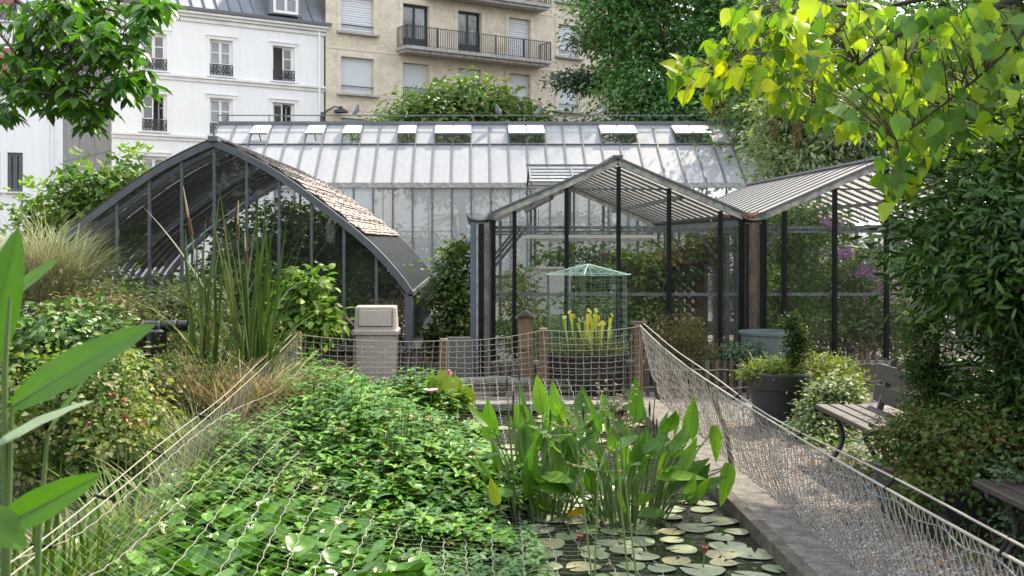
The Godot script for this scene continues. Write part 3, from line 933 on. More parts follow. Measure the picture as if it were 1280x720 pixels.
func far_trees() -> void:
	var g := "trees standing behind the palm house"
	# the rounded tree in front of the beige block
	leafy_tree("round_tree", "low rounded tree with yellowing leaves in front of beige block", Vector3(-0.4, 0, -42.5), 4.2, 0.2,
		[[Vector3(0, 5.4, 0), Vector3(3.2, 2.2, 2.4), 210], [Vector3(-2.2, 5.3, 0.6), Vector3(1.6, 1.5, 1.5), 90], [Vector3(2.1, 5.4, 0.4), Vector3(1.6, 1.5, 1.5), 90], [Vector3(0.3, 6.7, 0), Vector3(2.0, 1.3, 1.5), 100]],
		46, 0.85, 0.16, 0.27, [Color(0.085, 0.17, 0.045), Color(0.11, 0.21, 0.055), Color(0.07, 0.14, 0.04), Color(0.22, 0.26, 0.05)], L.oval, g)
	leafy_tree("tall_tree", "tall broad tree with fresh green leaves right of beige block", Vector3(8.2, 0, -45.5), 9.0, 0.42,
		[[Vector3(-2.0, 11.5, 0.5), Vector3(1.8, 3.4, 2.0), 220], [Vector3(-1.0, 6.8, 1.4), Vector3(2.9, 2.4, 2.0), 240], [Vector3(1.6, 8.2, 1.0), Vector3(2.9, 2.6, 2.2), 240], [Vector3(2.6, 12.3, 0.3), Vector3(2.7, 2.6, 2.2), 200], [Vector3(-0.2, 14.0, 0), Vector3(3.6, 2.2, 2.4), 200], [Vector3(3.4, 5.6, 1.2), Vector3(1.6, 1.8, 1.6), 70]],
		46, 0.95, 0.15, 0.26, [Color(0.10, 0.22, 0.07), Color(0.13, 0.27, 0.085), Color(0.07, 0.165, 0.055), Color(0.16, 0.30, 0.10)], L.small, g, 0.7, 0.2, 16)
	leafy_tree("cedar_tree", "dark blue green conifer with tiered branches behind the tall tree", Vector3(6.6, 0, -49), 12.0, 0.4,
		[[Vector3(-1.6, 8.6, 1.0), Vector3(1.7, 0.22, 1.0), 40], [Vector3(-0.3, 10.6, 0), Vector3(2.2, 0.3, 1.5), 50], [Vector3(0.6, 12.6, 0), Vector3(2.4, 0.4, 1.5), 50], [Vector3(3.2, 9.8, 0), Vector3(2.4, 0.3, 1.4), 50], [Vector3(0, 14.2, 0), Vector3(2.2, 0.4, 1.4), 50], [Vector3(5, 11.6, 0), Vector3(2.4, 0.5, 1.4), 50]],
		60, 0.8, 0.14, 0.24, [Color(0.05, 0.085, 0.06), Color(0.065, 0.105, 0.075), Color(0.04, 0.075, 0.055)], L.lance, g, 0.5, 0.1)
	leafy_tree("dense_tree", "dense broad tree filling the gap behind the tall tree", Vector3(13.0, 0, -50), 8.0, 0.4,
		[[Vector3(0, 7.0, 0), Vector3(4.2, 4.0, 2.5), 160], [Vector3(-2.0, 11.5, 0), Vector3(4.0, 3.2, 2.5), 120], [Vector3(2, 13, 0), Vector3(4.0, 3.2, 2.5), 90]],
		44, 1.2, 0.24, 0.4, [Color(0.08, 0.17, 0.06), Color(0.10, 0.20, 0.07)], L.small, g)
	leafy_tree("willow_shrub", "pale grey green willow-leaved tree rising behind the gable roofs", Vector3(7.7, 0, -25), 2.2, 0.1,
		[[Vector3(-0.2, 3.7, 0), Vector3(1.15, 1.0, 1.0), 120], [Vector3(0.9, 4.3, 0.2), Vector3(1.2, 0.9, 1.0), 110], [Vector3(2.4, 4.2, 0), Vector3(1.5, 1.3, 1.0), 120], [Vector3(-0.6, 4.7, 0), Vector3(0.7, 0.6, 0.6), 45], [Vector3(-0.5, 2.4, 0), Vector3(0.9, 1.2, 0.8), 70]],
		56, 0.5, 0.10, 0.18, [Color(0.22, 0.29, 0.14), Color(0.29, 0.36, 0.19), Color(0.16, 0.23, 0.09), Color(0.36, 0.40, 0.26)], L.lance, "", 0.5, 0.5)
	leafy_tree("fig_tree", "young fig tree with lobed leaves beside the arched greenhouse", Vector3(-5.7, 0, -16.2), 1.5, 0.05,
		[[Vector3(-0.45, 2.2, 0), Vector3(0.4, 0.45, 0.4), 26], [Vector3(0.2, 2.5, 0), Vector3(0.45, 0.5, 0.4), 30], [Vector3(0.72, 2.75, 0), Vector3(0.28, 0.4, 0.3), 20], [Vector3(0.3, 1.9, 0), Vector3(0.6, 0.4, 0.4), 24], [Vector3(-0.7, 1.8, 0), Vector3(0.4, 0.3, 0.3), 14]],
		13, 0.24, 0.11, 0.2, [Color(0.14, 0.25, 0.06), Color(0.20, 0.33, 0.07), Color(0.28, 0.38, 0.08), Color(0.10, 0.20, 0.06)], L.lobed, "", 0.8, 0.2)

func trees_behind() -> void:
	# the garden goes on behind the camera: the trees that the greenhouse glass mirrors
	var pal := [Color(0.06, 0.13, 0.04), Color(0.08, 0.16, 0.05), Color(0.045, 0.10, 0.035)]
	var spots := [[-19.0, 16.0], [-12.0, 11.0], [-5.5, 14.5], [1.5, 12.0], [8.5, 15.0], [15.5, 12.0]]
	for i in spots.size():
		leafy_tree("garden_tree", "broad garden tree behind the viewpoint, mirrored in the greenhouse glass", Vector3(spots[i][0], 0, spots[i][1]), 4.0, 0.3,
			[[Vector3(0, 6.0, 0), Vector3(3.6, 2.6, 3.2), 120], [Vector3(0.4, 3.0, 0), Vector3(3.8, 2.0, 2.6), 110], [Vector3(-0.5, 8.6, 0), Vector3(2.6, 2.0, 2.4), 60]], 30, 1.2, 0.28, 0.46, pal, L.oval, "garden trees behind the viewpoint")
	# trees that close the view right of the greenhouses
	leafy_tree("boundary_tree", "leafy tree far behind the lime green overhanging leaves", Vector3(17.0, 0, -33.0), 5.0, 0.3,
		[[Vector3(0, 4.0, 0), Vector3(4.2, 3.4, 2.5), 160], [Vector3(-1.5, 7.6, 0), Vector3(3.8, 2.8, 2.5), 150], [Vector3(2.0, 9.6, 0), Vector3(4.0, 2.8, 2.5), 120], [Vector3(-3.6, 5.0, 0.4), Vector3(1.8, 2.2, 1.8), 70]], 40, 1.0, 0.2, 0.34, [Color(0.12, 0.22, 0.06), Color(0.16, 0.27, 0.08), Color(0.09, 0.17, 0.05)], L.oval, "trees closing the view")
	leafy_tree("boundary_tree", "paler tree beside the far one behind the overhanging leaves", Vector3(10.6, 0, -36.5), 5.0, 0.25,
		[[Vector3(0, 6.2, 0), Vector3(2.6, 3.0, 2.2), 130], [Vector3(0.6, 9.4, 0), Vector3(2.4, 2.2, 2.2), 90]], 40, 0.9, 0.18, 0.3, [Color(0.14, 0.23, 0.08), Color(0.19, 0.29, 0.10), Color(0.10, 0.18, 0.06)], L.small, "trees closing the view")
	leafy_tree("boundary_tree", "bushy tree low behind the second gabled greenhouse", Vector3(10.8, 0, -23.5), 2.0, 0.15,
		[[Vector3(0, 2.4, 0), Vector3(2.4, 2.0, 1.4), 150], [Vector3(1.8, 3.8, 0), Vector3(1.9, 1.4, 1.2), 90]], 34, 0.6, 0.12, 0.22, [Color(0.12, 0.21, 0.06), Color(0.17, 0.27, 0.07), Color(0.09, 0.16, 0.05)], L.oval, "trees closing the view")

# ---------- the long palm house across the back ----------
func palm_house() -> void:
	var D := 35.0
	var x0 := -8.6
	var x1 := 10.4
	var eave := 3.55
	var rd := 3.0
	var ridge := 5.72
	var h := thing("palm_house", "long glazed palm house with whitened roof and open vents behind the small greenhouses", "greenhouse", Vector3(0, 0, -D))
	var n := 31
	var dx := (x1 - x0) / n
	var purl := 0.635
	var vents := [[-7.15, 1], [-5.5, 1], [-3.85, 1], [-2.2, 1], [-0.35, 2], [2.1, 2], [4.65, 2], [7.15, 2]]
	var open_bay := {}
	for v in vents:
		var k0 := int(round((v[0] - x0) / dx - 0.5 * v[1]))
		for j in v[1]: open_bay[k0 + j] = true
	var slope := Vector3(0, ridge - eave, -rd)
	var up_n := Vector3(0, rd, ridge - eave).normalized()
	var pt := func(x: float, t: float) -> Vector3: return Vector3(x, eave, 0) + slope * t
	for i in n:
		var a := x0 + dx * i
		var b := a + dx
		var parts := [[0.0, purl]]
		if not open_bay.has(i): parts.append([purl, 1.0])
		for p in parts:
			var st := st_new()
			quad(st, pt.call(a + 0.012, p[1]), pt.call(b - 0.012, p[1]), pt.call(b - 0.012, p[0] + 0.004), pt.call(a + 0.012, p[0] + 0.004), up_n)
			obj("roof_pane", st.commit(), M.glass_white, h)
		if open_bay.has(i):
			# the flap, hinged at the ridge and pushed up
			var hinge: Vector3 = pt.call((a + b) / 2, 0.985)
			var fl := obj("vent_flap", box_mesh(Vector3(dx - 0.03, 0.03, 0.98), Vector3(0, 0, 0.49)), M.frame_white, h, hinge, Basis(Vector3.RIGHT, 0.37))
			obj("vent_prop", bar_mesh(Vector3(0, 0, 0.9), Vector3(0, -0.36, 0.62), 0.03, 0.03), M.bar_dark, fl)
			obj("vent_edge", box_mesh(Vector3(dx - 0.03, 0.05, 0.02), Vector3(0, -0.012, 0.992)), M.bar_steel, fl)
		# upright glazing below
		obj("wall_pane", box_mesh(Vector3(dx - 0.03, eave - 0.75, 0.006), Vector3((a + b) / 2, 0.65 + (eave - 0.75) / 2, 0)), M.glass_milky, h)
	for i in n + 1:
		var a := x0 + dx * i
		obj("mullion", box_mesh(Vector3(0.05, eave - 0.6, 0.08), Vector3(a, 0.6 + (eave - 0.6) / 2, 0.01)), M.bar_steel, h)
		obj("glazing_bar", bar_mesh(pt.call(a, 0.0) + up_n * 0.02, pt.call(a, 1.0) + up_n * 0.02, 0.045, 0.06, up_n), M.bar_steel, h)
	var w := x1 - x0
	var mx := (x0 + x1) / 2
	obj("plinth", box_mesh(Vector3(w, 0.6, 0.3), Vector3(mx, 0.3, -0.05)), M.concrete, h)
	obj("eave_beam", box_mesh(Vector3(w, 0.16, 0.12), Vector3(mx, eave - 0.04, 0.03)), M.fascia, h)
	obj("purlin", bar_mesh(pt.call(x0, purl) + up_n * 0.035, pt.call(x1, purl) + up_n * 0.035, 0.05, 0.05, up_n), M.bar_steel, h)
	obj("ridge_beam", box_mesh(Vector3(w, 0.12, 0.14), Vector3(mx, ridge + 0.04, -rd)), M.bar_steel, h)
	var st2 := st_new()
	box(st2, Vector3(mx, ridge + 0.30, -rd + 0.05), Vector3(w, 0.035, 0.035))
	for i in 12: box(st2, Vector3(x0 + w * i / 11.0, ridge + 0.18, -rd + 0.05), Vector3(0.03, 0.24, 0.03))
	obj("ridge_rail", st2.commit(), M.bar_steel, h)
	# the other slope, the back wall and the ends, all glazed
	st2 = st_new()
	quad(st2, Vector3(x0, eave, -2 * rd), Vector3(x1, eave, -2 * rd), Vector3(x1, ridge, -rd - 0.05), Vector3(x0, ridge, -rd - 0.05), Vector3(0, 0.8, -0.6))
	obj("rear_roof", st2.commit(), M.glass_milky, h)
	st2 = st_new()
	quad(st2, Vector3(x0, eave - 0.02, -2 * rd), Vector3(x1, eave - 0.02, -2 * rd), Vector3(x1, 0, -2 * rd), Vector3(x0, 0, -2 * rd), Vector3.BACK)
	obj("rear_wall", st2.commit(), M.glass_milky, h)
	for x in [x0, x1]:
		st2 = st_new()
		quad(st2, Vector3(x, eave, 0), Vector3(x, eave, -2 * rd), Vector3(x, 0, -2 * rd), Vector3(x, 0, 0), Vector3.RIGHT)
		for v in [Vector3(x, eave, 0), Vector3(x, ridge, -rd), Vector3(x, eave, -2 * rd)]:
			st2.set_normal(Vector3.RIGHT)
			st2.add_vertex(v)
		obj("end_wall", st2.commit(), M.glass_milky, h)
	# what one sees of the frame inside
	for i in 12:
		var a := x0 + 0.5 + (w - 1.0) * i / 11.0
		st2 = st_new()
		bar(st2, Vector3(a, 0, -5.2), Vector3(a, eave + 0.5, -5.2), 0.06, 0.06)
		bar(st2, Vector3(a, eave, -0.3), Vector3(a, ridge - 0.3, -rd), 0.05, 0.05)
		obj("rafter", st2.commit(), M.bar_steel, h)
	obj("walkway", box_mesh(Vector3(w - 1, 0.06, 0.5), Vector3(mx, 2.1, -4.8)), M.bar_steel, h)
	# palms and tall plants behind the glass
	var spots := [[-1.9, 2.0, 1.4], [-0.6, 2.7, 1.5], [0.5, 2.6, 1.5], [1.6, 2.3, 1.4], [3.2, 2.6, 1.5], [4.8, 2.2, 1.3], [6.5, 2.6, 1.5], [8.2, 2.4, 1.4], [-5.0, 2.3, 1.3]]
	for s in spots:
		var p := thing("potted_palm", "feathery palm growing behind the tall glass of the palm house", "palm", Vector3(s[0], 0, -D - 1.9), 0, "palms inside the palm house")
		obj("trunk", limb(Vector3.ZERO, Vector3(0, s[1] - 0.1, 0), 0.09, 0.06, 0.03), M.bark, p)
		for k in 15:
			var a := TAU * k / 15.0 + rng.randf() * 0.3
			var e := rng.randf_range(-0.2, 1.0)
			var sz: float = s[2] * rng.randf_range(0.75, 1.1)
			var dr := Vector3(cos(a) * cos(e), sin(e), sin(a) * cos(e))
			obj("frond", L.frond, solid_leaf("palm_leaf_%d" % (k % 3), 0.16 + 0.06 * (k % 3), 0.19 + 0.03 * (k % 3), 0.075, lin(0.6, 0.7, 0.3)), p, Vector3(0, s[1] - 0.15, 0), frame(Vector3.UP + rdir() * 0.2, dr).scaled(Vector3.ONE * sz))
	var bb := Buf.new()
	sprays(bb, [[Vector3(0, 1.1, -D - 3.2), Vector3(8.5, 1.0, 1.2), 260], [Vector3(4, 1.9, -D - 3.0), Vector3(4.5, 0.9, 0.9), 100]], 24, 0.6, 0.12, 0.3, [Color(0.07, 0.14, 0.05), Color(0.10, 0.18, 0.07), Color(0.05, 0.10, 0.04)], 0.6)
	tag(many("palm_house_undergrowth", bb, L.lance, M.leaf), "dim mass of leafy plants low behind the palm house glass", "plants", "", "stuff")
	# pigeons on the ridge
	var pl := [[445, 0.7, "pigeon perched on the ridge rail above a single open vent"], [623, -0.5, "pigeon sitting on the ridge where the round tree ends"], [674, 0.4, "pale breasted pigeon on the ridge between two double vents"], [751, 1.6, "pigeon hunched on the ridge below the shuttered corner window"]]
	for q in pl:
		var dd := D + rd - 0.05
		pigeon(Vector3((q[0] - 590.0) / F * dd, ridge + 0.31, -dd), q[1], q[2])

func pigeon(where: Vector3, turn: float, label: String) -> void:
	var p := thing("pigeon", label, "bird", where, turn, "pigeons on the palm house ridge")
	p.scale = Vector3.ONE * 1.25
	# one body from beak to tail, upright as a resting pigeon
	var pts := [Vector3(0, 0.0, -0.17), Vector3(0, 0.045, -0.10), Vector3(0, 0.085, -0.03), Vector3(0, 0.13, 0.035), Vector3(0, 0.185, 0.075), Vector3(0, 0.225, 0.085), Vector3(0, 0.262, 0.092), Vector3(0, 0.285, 0.085)]
	obj("body", tube_mesh(pts, [0.012, 0.035, 0.062, 0.072, 0.055, 0.034, 0.032, 0.012], 10), M.feather, p)
	obj("beak", tube_mesh([Vector3(0, 0.262, 0.115), Vector3(0, 0.252, 0.15)], [0.01, 0.002], 5), M.iron, p)
	for s in [-1, 1]:
		obj("wing", tube_mesh([Vector3(s * 0.05, 0.16, 0.05), Vector3(s * 0.064, 0.11, -0.01), Vector3(s * 0.035, 0.04, -0.13)], [0.02, 0.028, 0.006], 6), M.feather_pale, p)
		obj("leg", tube_mesh([Vector3(s * 0.025, 0.07, 0.01), Vector3(s * 0.025, 0.005, 0.02)], [0.008, 0.006], 5), M.terracotta, p)

# ---------- the arched greenhouse ----------
const ARCH_D := [0.0, 0.2, 0.4, 0.6, 0.8, 1.0, 1.2, 1.4, 1.6, 1.78, 1.95, 2.1, 2.24, 2.36, 2.45]
const ARCH_Y := [3.02, 2.935, 2.84, 2.735, 2.615, 2.48, 2.335, 2.185, 2.03, 1.885, 1.735, 1.585, 1.43, 1.28, 1.15]

func arch_y(x: float) -> float:
	var d := absf(x)
	for i in ARCH_D.size() - 1:
		if d <= ARCH_D[i + 1]:
			return lerpf(ARCH_Y[i], ARCH_Y[i + 1], (d - ARCH_D[i]) / (ARCH_D[i + 1] - ARCH_D[i]))
	return ARCH_Y[-1]

# a point and outward normal s metres down the slope from the ridge
func arch_at(s: float) -> Array:
	for i in ARCH_D.size() - 1:
		var a := Vector2(ARCH_D[i], ARCH_Y[i])
		var b := Vector2(ARCH_D[i + 1], ARCH_Y[i + 1])
		var l := a.distance_to(b)
		if s <= l or i == ARCH_D.size() - 2:
			var t := (b - a) / l
			return [a + t * s, Vector2(-t.y, t.x)]
		s -= l
	return []

# a continuous band along one half of the arch, from off0 to off1 outside the curve
func arch_band(s: float, off0: float, off1: float, z0: float, z1: float) -> SurfaceTool:
	var st := st_new()
	var inner := []
	var outer := []
	var ns := []
	for i in ARCH_D.size():
		var p := Vector2(ARCH_D[maxi(i - 1, 0)], ARCH_Y[maxi(i - 1, 0)])
		var q := Vector2(ARCH_D[mini(i + 1, ARCH_D.size() - 1)], ARCH_Y[mini(i + 1, ARCH_D.size() - 1)])
		var t := (q - p).normalized()
		var n := Vector2(-t.y, t.x) if i > 0 else Vector2(0, 1.08)
		ns.append(Vector3(n.x * s, n.y, 0))
		inner.append(Vector3(s * (ARCH_D[i] + n.x * off0), ARCH_Y[i] + n.y * off0, 0))
		outer.append(Vector3(s * (ARCH_D[i] + n.x * off1), ARCH_Y[i] + n.y * off1, 0))
	var a := Vector3(0, 0, z0)
	var b := Vector3(0, 0, z1)
	for i in ARCH_D.size() - 1:
		quad(st, inner[i] + b, outer[i] + b, outer[i + 1] + b, inner[i + 1] + b, Vector3.BACK)
		quad(st, inner[i] + a, outer[i] + a, outer[i + 1] + a, inner[i + 1] + a, Vector3.FORWARD)
		quad(st, outer[i] + a, outer[i + 1] + a, outer[i + 1] + b, outer[i] + b, ns[i])
		quad(st, inner[i] + a, inner[i + 1] + a, inner[i + 1] + b, inner[i] + b, -ns[i])
	return st

func slats(h: Node, called: String, x0: float, x1: float, y0: float, y1: float, z: float, w: float, mats: Array) -> void:
	var x := x0
	while x < x1 - 0.02:
		var ww := w * rng.randf_range(0.8, 1.15)
		var st := st_new()
		var hh := y1 - y0 + rng.randf_range(-0.03, 0.015)
		box(st, Vector3.ZERO, Vector3(ww - 0.012, hh, 0.03 + rng.randf() * 0.012))
		obj(called, st.commit(), mats[rng.randi() % mats.size()], h, Vector3(x + ww / 2, y0 + hh / 2, z), Basis(Vector3.BACK, rng.randf_range(-0.02, 0.02)))
		x += ww

func tunnel_house() -> void:
	var len := 7.0
	var h := thing("arched_greenhouse", "old arched greenhouse with lath shading on its curved roof", "greenhouse", Vector3(-3.22, 0, -14))
	var sill := 0.47
	for end in [0.0, -len]:
		for i in 12:
			var x0 := -2.43 + 0.405 * i
			var x1 := minf(x0 + 0.405, 2.43)
			var st := st_new()
			var a := x0 + 0.02
			var b := x1 - 0.02
			quad(st, Vector3(a, arch_y(a) - 0.07, end), Vector3(b, arch_y(b) - 0.07, end), Vector3(b, sill, end), Vector3(a, sill, end), Vector3.BACK)
			if (a < 0) != (b < 0):
				pass
			obj("gable_pane", st.commit(), M.glass, h)
			if i > 0:
				obj("gable_mullion", box_mesh(Vector3(0.035, arch_y(x0) - sill - 0.04, 0.05), Vector3(x0, (arch_y(x0) - 0.04 + sill) / 2, end)), M.arch_steel, h)
		for s in [-1.0, 1.0]:
			var st := arch_band(s, -0.05, 0.035, end - 0.045, end + 0.06)
			obj("arch", st.commit(), M.arch_steel, h)
			obj("corner_post", box_mesh(Vector3(0.1, 1.12 - sill, 0.1), Vector3(s * 2.43, (1.12 + sill) / 2, end)), M.arch_steel, h)
		obj("sill", box_mesh(Vector3(5.0, 0.05, 0.14), Vector3(0, sill - 0.025, end + 0.01)), M.arch_steel, h)
	obj("plinth", box_mesh(Vector3(4.9, 0.42, 0.12), Vector3(0, 0.21, -0.09)), M.concrete, h)
	slats(h, "plinth_board", -1.4, 2.5, 0.0, 0.42, 0.0, 0.1, [M.wood_brown, M.wood_brown_b, M.wood_grey])
	obj("ridge_cap", bar_mesh(Vector3(0, 3.06, 0.1), Vector3(0, 3.06, -len), 0.12, 0.06), M.bar_dark, h)
	var fin := st_new()
	box(fin, Vector3(0, 3.14, 0.02), Vector3(0.02, 0.16, 0.02))
	obj("finial", fin.commit(), M.bar_dark, h)
	# curved glazing bars
	for k in 15:
		var z := -0.15 - (len - 0.3) * k / 14.0
		for s in [-1.0, 1.0]:
			var st := st_new()
			for i in ARCH_D.size() - 1:
				bar(st, Vector3(s * ARCH_D[i], ARCH_Y[i], z), Vector3(s * ARCH_D[i + 1], ARCH_Y[i + 1], z), 0.035, 0.06)
			obj("glazing_bar", st.commit(), M.bar_dark, h)
	# roof skins between the bars: glass above, low pond-side sheets painted as dim glass
	for k in 14:
		var z0 := -0.17 - (len - 0.3) * k / 14.0
		var z1 := z0 - (len - 0.3) / 14.0 + 0.04
		for s in [-1.0, 1.0]:
			var st := st_new()
			var st2 := st_new()
			for i in ARCH_D.size() - 1:
				var p := Vector3(s * ARCH_D[i], ARCH_Y[i] + 0.012, 0)
				var q := Vector3(s * ARCH_D[i + 1], ARCH_Y[i + 1] + 0.012, 0)
				var nn := Vector3(s * (ARCH_Y[i] - ARCH_Y[i + 1]), ARCH_D[i + 1] - ARCH_D[i], 0).normalized()
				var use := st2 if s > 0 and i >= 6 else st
				quad(use, p + Vector3(0, 0, z0), p + Vector3(0, 0, z1), q + Vector3(0, 0, z1), q + Vector3(0, 0, z0), nn)
			obj("roof_pane", st.commit(), M.glass, h)
			if s > 0:
				obj("roof_sheet", st2.commit(), M.dim_glass_tone, h)  # opaque stand-in for glass whose reflection looks dark
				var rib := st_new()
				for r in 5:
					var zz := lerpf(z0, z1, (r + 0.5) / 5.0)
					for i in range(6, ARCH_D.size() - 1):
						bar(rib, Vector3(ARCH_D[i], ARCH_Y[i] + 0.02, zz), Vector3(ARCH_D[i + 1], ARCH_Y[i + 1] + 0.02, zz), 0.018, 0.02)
				obj("sheet_rib", rib.commit(), M.dim_glass_tone, h)
	# eave rails and the low side walls
	for s in [-1.0, 1.0]:
		obj("eave_rail", bar_mesh(Vector3(s * 2.46, 1.13, 0.05), Vector3(s * 2.46, 1.13, -len), 0.07, 0.06), M.arch_steel, h)
		for k in 14:
			var z0 := -0.06 - len * k / 14.0
			obj("side_panel", box_mesh(Vector3(0.02, 0.62, len / 14.0 - 0.03), Vector3(s * 2.42, 0.79, z0 - len / 28.0)), M.dim_glass_tone, h)
			obj("side_post", box_mesh(Vector3(0.06, 0.64, 0.05), Vector3(s * 2.425, 0.79, z0)), M.bar_dark, h)
		obj("side_plinth", box_mesh(Vector3(0.2, 0.44, len), Vector3(s * 2.48, 0.22, -len / 2)), M.rust_wall, h)
		obj("plinth_cap", box_mesh(Vector3(0.16, 0.045, len + 0.04), Vector3(s * 2.50, 0.465, -len / 2 + 0.04)), M.stone_pale, h)
	# the lath shading: pale laths low on the pond side, weathered dark ones towards the ridge
	var lath := {}
	var pitch := 0.047
	for scr in 4:
		var z0 := -0.12 - scr * 1.7
		var slip := rng.randf_range(-0.06, 0.08)
		var st_dark := st_new()
		for k in 46:
			var sdown := 0.06 + k * pitch
			if sdown > 2.28 + slip: break
			var pa := arch_at(sdown)
			var p: Vector2 = pa[0]
			var nn: Vector2 = pa[1]
			var lift := 0.055 + 0.012 * sin(k * 0.9) + rng.randf_range(-0.004, 0.006)
			var pos := Vector3(p.x + nn.x * lift, p.y + nn.y * lift, z0 - 0.82)
			var bs := Basis(Vector3(nn.y, -nn.x, 0), Vector3(nn.x, nn.y, 0), Vector3.BACK) * Basis(Vector3.UP, rng.randf_range(-0.006, 0.006))
			if sdown < 1.02 and (scr == 0 or sdown < 0.5):
				box(st_dark, pos, Vector3(0.036, 0.01, 1.64), bs)
			else:
				for half in 2:
					obj("lath", box_mesh(Vector3(0.038, 0.01, 0.80)), M.lath_a if rng.randf() < 0.7 else M.lath_b, h, pos + Vector3(0, rng.randf_range(-0.003, 0.003), 0.415 - 0.83 * half), bs)
		obj("weathered_lath_screen", st_dark.commit(), M.lath_dark, h)
		var ch := st_new()
		for c in 3:
			var zc := z0 - 0.1 - c * 0.72
			for k in 22:
				var a := arch_at(0.1 + k * 0.098)
				var p2: Vector2 = a[0] + a[1] * 0.075
				box(ch, Vector3(p2.x, p2.y, zc), Vector3(0.018, 0.016, 0.016))
		obj("chain", ch.commit(), M.iron_grey, h)
	for scr in 12:
		var z0 := -0.05 - scr * 0.57
		var st := st_new()
		for k in 60:
			var sdown := 0.03 + k * 0.05
			var pa := arch_at(sdown)
			if sdown > 2.95: break
			var p: Vector2 = pa[0]
			var nn: Vector2 = pa[1]
			box(st, Vector3(-(p.x + nn.x * 0.06), p.y + nn.y * 0.06, z0 - 0.19), Vector3(0.045, 0.012, 0.49), Basis(Vector3(nn.y, nn.x, 0), Vector3(-nn.x, nn.y, 0), Vector3.BACK))
		obj("lath_screen", st.commit(), M.lath_dark, h)
	# roof timbers seen through the glass
	obj("hanging_lantern", lathe([Vector2(0.0, 0.0), Vector2(0.06, 0.03), Vector2(0.07, 0.24), Vector2(0.03, 0.32), Vector2(0.0, 0.34)], 10), M.glass_milky, h, Vector3(1.3, 1.75, -1.2))

